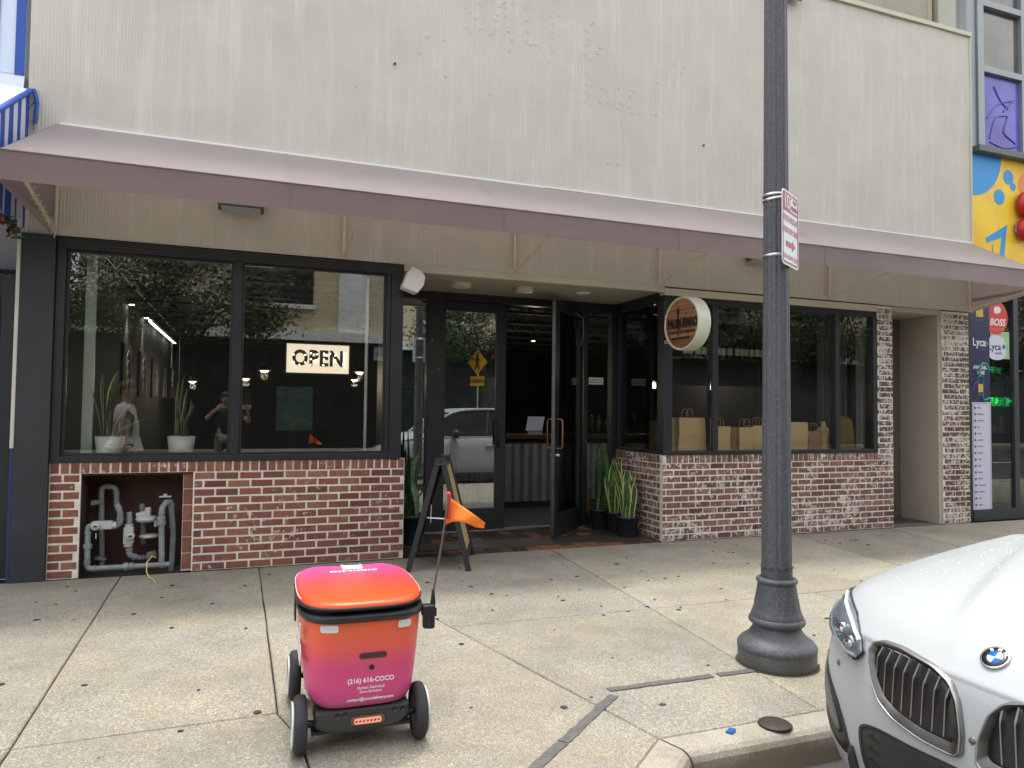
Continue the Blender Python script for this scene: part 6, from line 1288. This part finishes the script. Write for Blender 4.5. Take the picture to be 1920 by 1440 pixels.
MB().box(-1.97, -1.868, WY + .02, WY + .12, .03, 2.60).build("dark_door_edge", M_BLACK, nl); MB().box(-2.6, -1.972, WY + .10, WY + .15, .0, 2.62).build("dark_door", mat("dark_door_glass", (.018, .018, .02), .12), nl)
b = MB()
for k in range(9): b.box(-2.3 + k * .05, -2.265 + k * .05, WY + .33, WY + .349, 2.66, 2.70)
b.build("meander_trim", mat("meander_dark", (.05, .05, .06), .6), nl)
MB().box(-2.3, -1.868, WY + .34, WY + .348, 1.86, 1.9).build("painted_reflection", mat("pale_reflection_bar", (.5, .5, .5), .4), nl)  # pale strip, a reflection painted onto the wall
na = thing("striped_awning", "blue and white striped shop awning at the left edge", "awning", (-2, WY, 3))
def stripes(b, f, n, dark):      # f(u, v) -> point; vertical stripes across u
    for q in range(n): b.grid([[f((q + s_) / n, v) for s_ in (0, .5, 1)] for v in np.linspace(0, 1, 7)], mi=(q + dark) % 2)
xA = -1.815; ytop = lambda u: WY - .02 - 1.02 * u; zt_ = lambda u: 4.20 - .62 * u * (1 + .0 * u); wav = lambda u, v: .012 * math.sin(u * 22) * v
b = MB(); stripes(b, lambda u, v: (xA + wav(u, v), ytop(u), zt_(u) * (1 - v) + (2.99 - .012 + .022 * abs(math.sin(u * 24))) * v), 10, 1); b.build("side_panel", [M_STW, M_BLUE], na, fixn=False)
b = MB(); b.tube([(xA + .006, ytop(u), zt_(u) + .004) for u in np.linspace(0, 1, 10)], .022, 8); b.build("piping", M_BLUE, na)
b = MB(); b.grid([[(xA - 4.5 * s_, ytop(u), zt_(u) + .015 + .012 * math.sin(u * 9 + s_ * 30)) for s_ in np.linspace(0, 1, 30)] for u in np.linspace(0, 1, 8)]); b.build("top_canvas", M_STW, na)
b = MB(); stripes(b, lambda u, v: (xA - 4.5 * u, ytop(1) - .002, zt_(1) * (1 - v) + 3.0 * v), 30, 0); b.build("front_panel", [M_STW, M_BLUE], na)
b = MB(); b.grid([[(xA + .02 + .03 * math.sin(v * 8), WY - .03 + .02 * u, 4.22 - .35 * v) for u in (0, .5, 1)] for v in np.linspace(0, 1, 8)]); b.tube([(xA + .03, WY - .02, 4.22), (xA + .06, WY - .03, 4.10), (xA + .045, WY - .02, 3.93)], .016, 6); b.build("loose_end", M_BLUE, na)
gl = thing("flower_garland", "garland of green leaves and red flowers hung below the striped awning", "garland", (-2.0, 6.75, 2.95)); gr = random.Random(6)
for nm, m, n_, sz in (("leaf", mat("garland_leaf", (.03, .07, .02), .5), 46, .045), ("flower", mat("red_petal", srgb(196, 60, 70), .6), 12, .04)):
    for q in range(n_ if nm == "flower" else n_):
        t = gr.random(); c = Vector((-1.83 - .02, 6.45 + .55 * t, 2.97 - .05 * math.sin(t * 9) + gr.uniform(-.05, .05))) - Vector((-2, 6.75, 2.95)); a = Vector((gr.uniform(-1, 1), gr.uniform(-1, 1), gr.uniform(-1, 1))).normalized(); s_ = a.orthogonal().normalized()
        c2 = c + Vector((gr.uniform(-.03, .05), 0, 0)); l_ = sz * gr.uniform(.7, 1.2)
        MB().add([c2 - a * l_, c2 + s_ * l_ * .45 + Vector((0, 0, .006)), c2 + a * l_, c2 - s_ * l_ * .45], [(0, 1, 2, 3)]).build(nm, m, gl, local=True)
MB().tube([(.15, -.3 + .05 * q, .02 + .015 * math.sin(q)) for q in range(12)], .006, 5).build("wire", mat("garland_wire", (.04, .05, .03), .6), gl, local=True)

nr = thing("smoke_shop_building", "neighbouring shop building with yellow mural and grey framed upper windows", "building", (12, WY, 0)); NY = WY + .09; M_GFR = mat("grey_window_frame", srgb(142, 148, 150), .4, .3, var=.05)
MB().box(9.66, 16, NY + .12, NY + .4, 0, 12).build("wall", mat("pale_stone", srgb(176, 176, 166), .7, var=.05), nr)
MB().box(9.70, 9.88, NY - .02, NY + .119, 5.36, 12).build("window_jamb", M_GFR, nr); MB().box(9.885, 10.01, NY - .05, NY + .119, 5.42, 12).build("window_jamb", M_GFR, nr)
MB().box(10.85, 10.93, NY - .03, NY + .119, 5.42, 12).build("window_mullion", M_GFR, nr); MB().box(9.80, 16, NY - .12, NY + .119, 5.33, 5.415).build("window_sill", mat("dark_sill", srgb(96, 98, 98), .5), nr)
for z in (6.56, 7.55): MB().box(10.012, 10.848, NY - .04, NY + .119, z, z + .09).build("window_rail", M_GFR, nr)
k = NB("purple_film"); c = k.ramp(k.noise(1.6, 3, .5), [(.35, srgb(84, 76, 158)), (.55, srgb(94, 92, 186)), (.75, srgb(104, 110, 206))]); M_PUR = k.color(c, .2)
pp = MB().box(10.015, 10.845, NY + .02, NY + .05, 5.42, 6.555).build("purple_panel", M_PUR, nr)
b = MB()
for pts in ([(10.2, 5.6), (10.35, 5.95), (10.6, 6.0), (10.5, 5.75), (10.75, 5.6)], [(10.15, 5.9), (10.4, 6.15), (10.72, 6.25), (10.5, 6.05)], [(10.3, 6.4), (10.45, 6.2), (10.6, 6.1)], [(10.2, 5.55), (10.5, 5.5), (10.8, 5.56)]): b.tube([(cr(list(range(len(pts))), [p[0] for p in pts], t), NY + .019, cr(list(range(len(pts))), [p[1] for p in pts], t)) for t in np.linspace(0, len(pts) - 1, 24)], .014, 6)
b.build("film_swirls", mat("film_swirl", srgb(84, 74, 162), .3), pp)
for z0, z1 in ((6.65, 7.55), (7.64, 9.5)): MB().box(10.015, 10.845, NY + .03, NY + .05, z0, z1).build("window_pane", mat("upper_glass", (.19, .18, .165), .12, .6, var=.3, vscale=1.5), nr)
# reflected facade seen in the upper pane stays a reflection of the street; mural below
mu = thing("mural_panel", "bright yellow painted panel with blue circles and arrow on the neighbouring shop", "mural", (11, NY, 3)); k = NB("mural_yellow"); c = k.ramp(k.noise(.9, 3), [(.35, srgb(236, 180, 40)), (.6, srgb(240, 206, 52)), (.8, srgb(236, 160, 70))]); M_MUY = k.color(c, .5); M_MUB = mat("mural_blue", srgb(52, 148, 214), .5)
MB().box(9.79, 16, NY + .0, NY + .115, 3.4, 5.328).build("panel", M_MUY, mu)
def dsk(x, z, r_, m=M_MUB, a0=0, a1=360, n=30, y=None):
    yy = NY - .004 if y is None else y; P2 = [(x + r_ * math.cos(R(a0 + (a1 - a0) * q / n)), z + r_ * math.sin(R(a0 + (a1 - a0) * q / n))) for q in range(n + (0 if a1 - a0 == 360 else 1))]
    if a1 - a0 < 360: P2.append((x, z))
    b = MB(); b.prism(P2, lambda p: (p[0], yy, p[1]), lambda p: (p[0], NY - .0005, p[1])); return b.build("blue_disc" if m is M_MUB else "orange_disc", m, mu, fixn=True)
dsk(9.79, 5.327, .62, a0=-90, a1=0); dsk(10.36, 4.74, .115); dsk(10.56, 5.06, .11); dsk(10.66, 4.93, .06); dsk(11.0, 4.98, .22, mat("mural_orange", srgb(216, 140, 60), .5))
plate(mu, "blue_arrow", [(10.06, 4.10), (10.52, 4.34), (10.44, 3.80), (10.34, 3.80), (10.40, 4.14), (10.08, 4.03)], NY - .004, NY - .0005, M_MUB, local=False)
MB().box(10.2, 10.215, NY - .005, NY - .001, 3.8, 4.02).build("blue_stroke", M_MUB, mu)
for q, (x, z, r_, lab) in enumerate(((10.86, 4.66, .20, "upper red alarm bell on the yellow panel"), (10.82, 4.28, .17, "lower red alarm bell on the yellow panel"))):
    be = thing("alarm_bell", lab, "alarm bell", (x, NY - .005, z), 0, "red alarm bells on the mural"); b = MB(); b.lathe([(r_, -.04), (r_ * 1.0, -.09), (r_ * .8, -.15), (r_ * .4, -.19), (0, -.20)], (0, 0, 0), 32, 'y'); b.build("gong", mat("alarm_red", srgb(176, 24, 34), .35), be, local=True); MB().box(-.12, .10, -.06, 0, -.10, .08).build("back_box", mat("bell_grey", (.2, .2, .2), .5), be, local=True)
    b = MB(); b.tube([(-.16, -.03, -.05), (-.16, -.03, .08)], .016, 8); b.build("conduit", mat("bell_grey", (.2, .2, .2)), be, local=True)
    text("lettering", "EMERGENCY" if q == 0 else "ALARM", .05, M_WHITE, be, (-.04, -.205, 0), (PI / 2, R(-80 if q == 0 else 0), 0), local=True, ext=.0008)
# shop glass, posters and neon
sg_ = thing("shop_window", "smoke shop glass front with neon signs at the right edge", "window", (10.6, NY, 0)); M_SF = mat("storefront_dark_frame", (.035, .04, .048), .4)
MB().box(9.65, 9.715, NY - .02, NY + .10, 0, 3.3).build("frame_post", M_SF, sg_); MB().box(10.60, 10.70, NY - .02, NY + .10, .16, 3.3).build("frame_post", M_SF, sg_); MB().box(9.716, 16, NY - .03, NY + .10, 0.0, .16).build("frame_base", M_SF, sg_); MB().box(9.716, 16, NY - .02, NY + .10, 3.301, 3.395).build("frame_head", M_SF, sg_)
pane(sg_, 9.717, 10.599, .161, 3.30, NY + .01, M_GLASSR); pane(sg_, 10.701, 16, .161, 3.30, NY + .01, M_GLASSR)
MB().box(9.72, 16, NY + .112, NY + .118, .17, 3.29).build("dark_interior", mat("shop_interior", (.045, .055, .055), .7, var=.8, vscale=5), sg_)
for z in (.95, 1.25, .6): MB().box(10.12, 10.58, NY + .06, NY + .11, z, z + .02).build("display_shelf", mat("shelf_pale", (.2, .22, .22), .4), sg_)
for q, (x, z, w_, h, c) in enumerate(((10.16, .24, .2, .34, (.16, .22, .20)), (10.38, .24, .19, .28, (.22, .24, .22)), (10.2, .97, .3, .13, (.10, .11, .11)), (10.42, 1.28, .06, .22, (.5, .55, .5)), (10.28, 1.27, .07, .10, (.4, .4, .4)))):
    o = MB().box(x, x + w_, NY + .065, NY + .105, z, z + h).build("boxed_goods", mat("goods_%d" % q, c, .5, var=.4, vscale=14), None); tag(o, ("pale green box low in the smoke shop window", "pale carton right of the green box in the smoke shop window", "dark grey pack on the smoke shop display shelf", "slim pale pack on the upper smoke shop shelf", "small tilted white pack on the upper smoke shop shelf")[q], "box")
pst = thing("blue_poster", "tall navy phone card poster with AVAILABLE HERE on the smoke shop glass", "poster", (9.93, NY - .006, 1.7)); M_PNV = mat("poster_navy", srgb(38, 42, 84), .35)
MB().box(9.735, 10.115, NY + .0, NY + .006, 1.70, 3.295).build("sheet", M_PNV, pst)
T_ = dict(ext=.0005); yp = NY - .0025
M_PW = mat("poster_white", (.75, .76, .8), .4); M_TEALP = mat("poster_teal", srgb(44, 140, 122), .4); M_GOLDP = mat("poster_gold", srgb(216, 172, 74), .4, var=.2, vscale=30)
text("lettering", "Lyca", .16, M_PW, pst, (9.90, yp, 2.56), bold=.003, sx=.95, **T_); text("lettering", "mobile", .055, M_TEALP, pst, (9.96, yp, 2.465), **T_); text("lettering", "AVAILABLE\nHERE", .075, M_PW, pst, (9.93, yp, 2.16), bold=.002, sx=.85, **T_)
plate(pst, "leaf_logo", [(10.03, 2.53), (10.09, 2.53), (10.085, 2.57), (10.05, 2.60), (10.03, 2.57)], NY - .003, NY - .0005, M_TEALP, local=False)
plate(pst, "sim_card", rrect(9.84, 9.99, 2.93, 3.22, .02), NY - .003, NY - .0005, M_GOLDP, local=False); ring(pst, "sim_outline", rrect(9.81, 10.02, 2.88, 3.27, .03), rrect(9.818, 10.012, 2.888, 3.262, .025), NY - .003, NY - .0005, mat("poster_line", srgb(90, 100, 150), .4), local=False)
plate(pst, "sim_card", rrect(9.875, 9.965, 1.84, 1.96, .012), NY - .003, NY - .0005, M_GOLDP, local=False); ring(pst, "sim_outline", rrect(9.865, 9.985, 1.80, 2.08, .025), rrect(9.875, 9.975, 1.81, 2.07, .02), NY - .003, NY - .0005, M_TEALP, local=False)
b = MB(); b.tube([(9.895, NY - .001, 2.06), (9.90, NY - .001, 2.18), (9.96, NY - .001, 2.26), (10.04, NY - .001, 2.25), (10.10, NY - .001, 2.16)], .019, 6); b.tube([(9.95, NY - .001, 1.79), (9.98, NY - .001, 1.72), (10.11, NY - .001, 1.76)], .016, 6); b.build("teal_ribbon", M_TEALP, pst); b = MB(); b.tube([(9.75, NY - .001, 1.86), (9.79, NY - .001, 1.95), (9.86, NY - .001, 1.99)], .014, 6); b.build("blue_ribbon", mat("poster_blue", srgb(40, 66, 160), .4), pst)
ls = thing("price_list", "tall white list poster with rows of small icons on the smoke shop window", "poster", (9.93, NY - .01, .15)); MB().box(9.735, 10.118, NY - .006, NY - .001, .13, 1.695).build("sheet", mat("list_white", srgb(196, 196, 214), .5), ls)
ring(ls, "border", rrect(9.75, 10.10, .15, 1.68, .004, 1), rrect(9.754, 10.096, .154, 1.676, .004, 1), NY - .008, NY - .0065, mat("list_ink", srgb(84, 84, 120), .5), local=False)
ITEMS = ["VAPES", "DISPOSABLES", "WATER PIPES", "CBD", "DELTA 8", "GLASS PIPES", "HOOKAHS", "MOD BOX", "CIGARS", "E-JUICE", "KRATOM", "PRE ROLLS", "ROLLING PAPER", "ACCESSORIES", "DETOX", "CANDLES"]
b = MB()
for q, it in enumerate(ITEMS):
    z = 1.615 - q * .0925; dskr = rrect(9.775, 9.81, z - .018, z + .018, .012 + .004 * (q % 2), 3); b.prism(dskr, lambda p: (p[0], NY - .0085, p[1]), lambda p: (p[0], NY - .0065, p[1])); text("lettering", it, .026, _mats["list_ink"], ls, (9.84, NY - .0075, z), align='LEFT', sx=.8, **T_)
tag(b.build("icons", _mats["list_ink"], ls), kind='stuff')
rd = thing("round_sticker", "red round BOSS sticker high on the smoke shop glass", "sticker", (10.28, NY + .004, 2.95)); plate(rd, "disc", [(10.26 + .25 * math.cos(a), 2.94 + .25 * math.sin(a)) for a in np.linspace(0, 2 * PI, 40)[:-1]], NY + .003, NY + .008, mat("sticker_red", srgb(206, 62, 58), .4), local=False)
text("lettering", "BOSS", .14, M_PW, rd, (10.29, NY + .002, 2.87), shear=.25, bold=.004, **T_); text("lettering", "REVOLUTION", .045, mat("sticker_pale_red", srgb(226, 140, 132), .4), rd, (10.29, NY + .002, 2.77), shear=.2, **T_)
b = MB(); b.prism(smooth_poly([(10.22, 3.0), (10.32, 3.0), (10.37, 3.05), (10.35, 3.1), (10.29, 3.11), (10.22, 3.09)], 2), lambda p: (p[0], NY + .001, p[1]), lambda p: (p[0], NY + .0029, p[1])); b.build("fist_emblem", M_PW, rd, fixn=True)
gsn = thing("window_card", "green and white phone card stuck below the red sticker", "sticker", (10.35, NY + .004, 2.5)); MB().box(10.14, 10.54, NY + .004, NY + .008, 2.34, 2.74).build("card", mat("card_green", srgb(150, 190, 140), .5, var=.2, vscale=20), gsn); plate(gsn, "oval", smooth_poly([(10.05, 2.33), (10.42, 2.31), (10.48, 2.5), (10.40, 2.68), (10.1, 2.69)], 3), NY + .001, NY + .0039, mat("oval_white", srgb(208, 208, 222), .4), local=False)
text("lettering", "Lyca", .15, M_PNV, gsn, (10.22, NY - .0003, 2.51), bold=.002, ext=.0005); text("lettering", "mobile", .055, M_PNV, gsn, (10.30, NY - .0003, 2.42), ext=.0005); plate(gsn, "leaf_logo", [(10.38, 2.49), (10.44, 2.49), (10.455, 2.53), (10.42, 2.56), (10.385, 2.53)], NY - .001, NY + .0005, mat("leaf_teal_blue", srgb(36, 124, 160), .4), local=False)
def neon(label, s_, size, x, z, col, e, sx=1.0, rot_=0, shear=0):
    t = thing("neon_sign", label, "neon sign", (x, NY + .03, z)); cu_ = text("tube_lettering", s_, size, mat("neon_" + s_.lower(), col, .3, emit=col, estr=e), t, (x, NY + .03, z), (PI / 2, R(-rot_), 0), bold=-.009, ext=.006, sx=sx, shear=shear); return t
kt = neon("glowing green KRATOM neon sign in the smoke shop window", "KRATOM", .21, 10.36, 1.70, (.03, 1.0, .22), .9, .62, 0, .05); neon("dim green ATM neon sign in the smoke shop window", "ATM", .19, 10.24, 2.16, (.05, .5, .18), .35, .85); neon("unlit pinkish GLASS neon lettering below the green one", "GLASS", .22, 10.27, 1.42, (.36, .26, .27), .02, .7, 18)
MB().tube([(10.07, NY + .03, 1.58), (10.10, NY + .03, 1.76), (10.13, NY + .03, 1.92), (10.16, NY + .03, 1.82)], .012, 6).build("neon_leaf", _mats["neon_kratom"], kt)
# building behind and above the shop roof on the right
bb = thing("rear_building", "rough cream stucco building rising behind the shop roof", "building", (8, 10.5, 0)); MB().box(2.0, 12.4, 10.0, 12, 5.0, 12).build("wall", M_STUCCO, bb); MB().box(12.40, 12.5, 9.98, 12, 5.0, 12).build("edge_strip", M_TRIM, bb); MB().box(12.6, 13.6, 9.9, 12, 5, 12).build("corner_pier", M_BEIGE, bb)

# ================================================================== PEOPLE (reflected in the windows)
def skin(name, pts, edges, m, parent, sub=2):
    me = bpy.data.meshes.new(name); names = list(pts); me.from_pydata([pts[n_][0] for n_ in names], [(names.index(a), names.index(c)) for a, c in edges], [])
    o = bpy.data.objects.new(name, me); COL.objects.link(o); o.parent = parent; md = o.modifiers.new("skin", 'SKIN'); md.use_smooth_shade = True
    for i, n_ in enumerate(names):
        r_ = pts[n_][1]; me.skin_vertices[0].data[i].radius = r_ if isinstance(r_, tuple) else (r_, r_)
    me.skin_vertices[0].data[0].use_root = True
    s2 = o.modifiers.new("sub", 'SUBSURF'); s2.levels = s2.render_levels = sub; realize(o); o.data.materials.clear(); o.data.materials.append(m)
    for p in o.data.polygons: p.use_smooth = True
    return o
M_SKIN = mat("skin", (.36, .20, .14), .5)
def person(label, loc, rz, H, arms, shirt, trou, hair, belly=.0, hat=None, group=None):
    # faces local +y; arms: dict side -> (elbow, wrist, hand tip)
    t = thing("person", label, "person", loc, rz, group); s_ = H / 1.76; v = lambda x, y, z: (x * s_, y * s_, z * s_)
    P = {"pelvis": (v(0, 0, .95), (.135, .10)), "waist": (v(0, .01 + belly * .3, 1.10), (.13 + belly * .4, .095 + belly)), "chest": (v(0, 0, 1.30), (.155, .11)), "neck0": (v(0, -.01, 1.45), (.075, .07)), "neck": (v(0, .0, 1.52), .052), "head0": (v(0, .02, 1.60), (.068, .08)), "head": (v(0, .015, 1.69), (.074, .092)), "crown": (v(0, .005, 1.745), (.045, .055))}
    E_ = [("pelvis", "waist"), ("waist", "chest"), ("chest", "neck0"), ("neck0", "neck"), ("neck", "head0"), ("head0", "head"), ("head", "crown")]
    for sd_, q in (("l", -1), ("r", 1)):
        P.update({"hip" + sd_: (v(q * .10, 0, .90), .085), "knee" + sd_: (v(q * .11, .02, .50), .058), "ank" + sd_: (v(q * .12, -.01, .09), .038), "toe" + sd_: (v(q * .14, .15, .035), .032)}); E_ += [("pelvis", "hip" + sd_), ("hip" + sd_, "knee" + sd_), ("knee" + sd_, "ank" + sd_), ("ank" + sd_, "toe" + sd_)]
        el, wr, tip = [Vector(a) * s_ for a in arms[sd_]]; P.update({"sh" + sd_: (v(q * .185, -.01, 1.41), .062), "el" + sd_: (tuple(el), .043), "wr" + sd_: (tuple(wr), .028)}); E_ += [("neck0", "sh" + sd_), ("sh" + sd_, "el" + sd_), ("el" + sd_, "wr" + sd_)]
        d = (tip - wr).normalized(); sdv = d.orthogonal().normalized(); palm = wr + d * .055 * s_; P["pa" + sd_] = (tuple(palm), (.036, .017)); E_.append(("wr" + sd_, "pa" + sd_))
        for f_ in range(4):
            k0 = palm + d * .035 + sdv * (f_ - 1.5) * .021; k1 = k0 + d * (.034, .04, .038, .028)[f_] + d.cross(sdv) * .006; k2 = k1 + d * .028 + d.cross(sdv) * .016
            P.update({"f%d%s" % (f_, sd_): (tuple(k0), .0095), "g%d%s" % (f_, sd_): (tuple(k1), .0085), "h%d%s" % (f_, sd_): (tuple(k2), .007)}); E_ += [("pa" + sd_, "f%d%s" % (f_, sd_)), ("f%d%s" % (f_, sd_), "g%d%s" % (f_, sd_)), ("g%d%s" % (f_, sd_), "h%d%s" % (f_, sd_))]
        th = wr + d * .03 + sdv * .04; P["th" + sd_] = (tuple(th), .010); P["tt" + sd_] = (tuple(th + d * .035 + sdv * .012), .008); E_ += [("wr" + sd_, "th" + sd_), ("th" + sd_, "tt" + sd_)]
    P["nose0"] = (v(0, .085, 1.655), .022); P["nose"] = (v(0, .118, 1.645), .013); E_ += [("head", "nose0"), ("nose0", "nose")]
    for q, sd_ in ((-1, "l"), (1, "r")): P["ear" + sd_] = (v(q * .084, 0, 1.655), (.012, .022)); E_.append(("head", "ear" + sd_))
    body = skin("body", P, E_, M_SKIN, t, 1)
    b = MB()
    for q in (-1, 1): b.lathe([(0, .010), (.010, .008), (.013, 0)], v(q * .034, .094, 1.675), 10, 'y')
    b.box(-.028 * s_, .028 * s_, .096 * s_, .106 * s_, 1.605 * s_, 1.613 * s_); b.build("face_marks", mat("eye_dark", (.03, .02, .018), .4), t, local=True)
    C_ = {k_: (P[k_][0], tuple(x + .018 for x in (P[k_][1] if isinstance(P[k_][1], tuple) else (P[k_][1],) * 2))) for k_ in ("waist", "pelvis", "chest", "neck0", "shl", "shr")}
    for sd_ in "lr":
        a, c = Vector(P["sh" + sd_][0]), Vector(P["el" + sd_][0]); C_["sl" + sd_] = (tuple(a.lerp(c, .72)), .062)
    skin("shirt", C_, [("waist", "pelvis"), ("waist", "chest"), ("chest", "neck0"), ("neck0", "shl"), ("neck0", "shr"), ("shl", "sll"), ("shr", "slr")], shirt, t, 1)
    T2 = {k_: (P[k_][0], tuple(x + .016 for x in (P[k_][1] if isinstance(P[k_][1], tuple) else (P[k_][1],) * 2))) for k_ in ("pelvis", "hipl", "hipr", "kneel", "kneer", "ankl", "ankr")}
    skin("trousers", T2, [("pelvis", "hipl"), ("pelvis", "hipr"), ("hipl", "kneel"), ("hipr", "kneer"), ("kneel", "ankl"), ("kneer", "ankr")], trou, t, 1)
    for q in (-1, 1): MB().box((q * .135 - .048) * s_, (q * .135 + .048) * s_, -.07 * s_, .20 * s_, 0, .085 * s_).build("shoe", M_DARK, t, local=True, bevel=.03)
    b = MB(); b.grid([[(.094 * s_ * math.cos(a) * math.cos(e2), .010 * s_ + .108 * s_ * math.sin(a) * math.cos(e2) - .012, 1.69 * s_ + .098 * s_ * math.sin(e2) + (.035 * s_ * (math.sin(a) > .3) * math.cos(e2))) for a in np.linspace(0, 2 * PI, 22)] for e2 in np.linspace(-.25, PI / 2, 8)]); b.build("hat" if hat else "hair", hat or hair, t, local=True)
    return t
M_NAVYS = mat("dark_navy_shirt", (.018, .019, .028), .8); M_TROU = mat("grey_trousers", (.16, .15, .13), .8); M_HAIR = mat("dark_hair", (.025, .02, .017), .6)
ph = person("man in dark shirt photographing with a phone held up at arm's length", (-.37, -.36, 0), 0, 1.76, {"l": ((-.34, .16, 1.26), (-.16, .26, 1.44), (-.06, .24, 1.56)), "r": ((.43, .12, 1.21), (.39, .29, 1.41), (.37, .33, 1.51))}, M_NAVYS, M_TROU, M_HAIR)
pn = thing("phone", "dark phone in a pale case held up by the photographer", "phone", (.0, -.035, 1.5)); MB().box(-.085, .085, -.012, -.003, -.04, .04).build("case", mat("phone_case", (.35, .36, .38), .4), pn, local=True, bevel=.004); MB().box(-.08, .08, -.0155, -.0125, -.036, .036).build("screen", M_DARK, pn, local=True)
wk = person("man in pale grey shirt with dark shoulder strap walking past", (-1.45, 4.0, 0), R(-80), 1.80, {"l": ((-.26, -.02, 1.14), (-.25, .10, .92), (-.24, .14, .82)), "r": ((.27, -.06, 1.13), (.27, .06, .90), (.26, .12, .80))}, mat("pale_grey_shirt", (.42, .41, .39), .8), mat("dark_trousers", (.03, .03, .035), .8), M_HAIR, belly=.07)
b = MB(); b.tube([(-.10, -.13, 1.12), (-.13, -.14, 1.36), (-.13, -.02, 1.49), (-.12, .13, 1.36), (-.13, .10, 1.14)], .016, 8); b.build("shoulder_strap", M_DARK, wk, local=True)
rw_ = person("road worker in lime vest and white hard hat across the street", (13.9, -9.6, .0), R(150), 1.78, {"l": ((-.26, 0, 1.14), (-.25, .12, .93), (-.24, .16, .84)), "r": ((.26, 0, 1.14), (.25, .12, .93), (.24, .16, .84))}, mat("lime_vest", (.30, .62, .06), .7), mat("work_trousers", (.03, .035, .06), .8), M_HAIR, hat=mat("white_helmet", (.75, .75, .75), .3))
# ---- individual labels for the repeats, by what stands around each
_ord = ["first", "second", "third", "fourth", "fifth", "sixth", "seventh", "eighth", "ninth", "tenth", "eleventh", "twelfth", "thirteenth", "fourteenth", "fifteenth", "sixteenth", "seventeenth", "eighteenth"]
for grp, key, txt in (("wine bottles on the shelf", lambda o: o.location.x, "wine bottle with pale label, {} from the left end of the shelf"), ("liquor bottles along the bar top", lambda o: o.location.x, "liquor bottle on the bar, {} from the register end"), ("arc plaques on the left inner wall", lambda o: o.location.y, "dark arc plaque on the left inner wall, {} from the window"), ("wall washers above the arc plaques", lambda o: o.location.y, "small lit wall washer on the left inner wall, {} from the window")):
    for i, o in enumerate(sorted([o for o in COL.objects if o.get("group") == grp and o.parent is None], key=key)): o["label"] = txt.format(_ord[i])
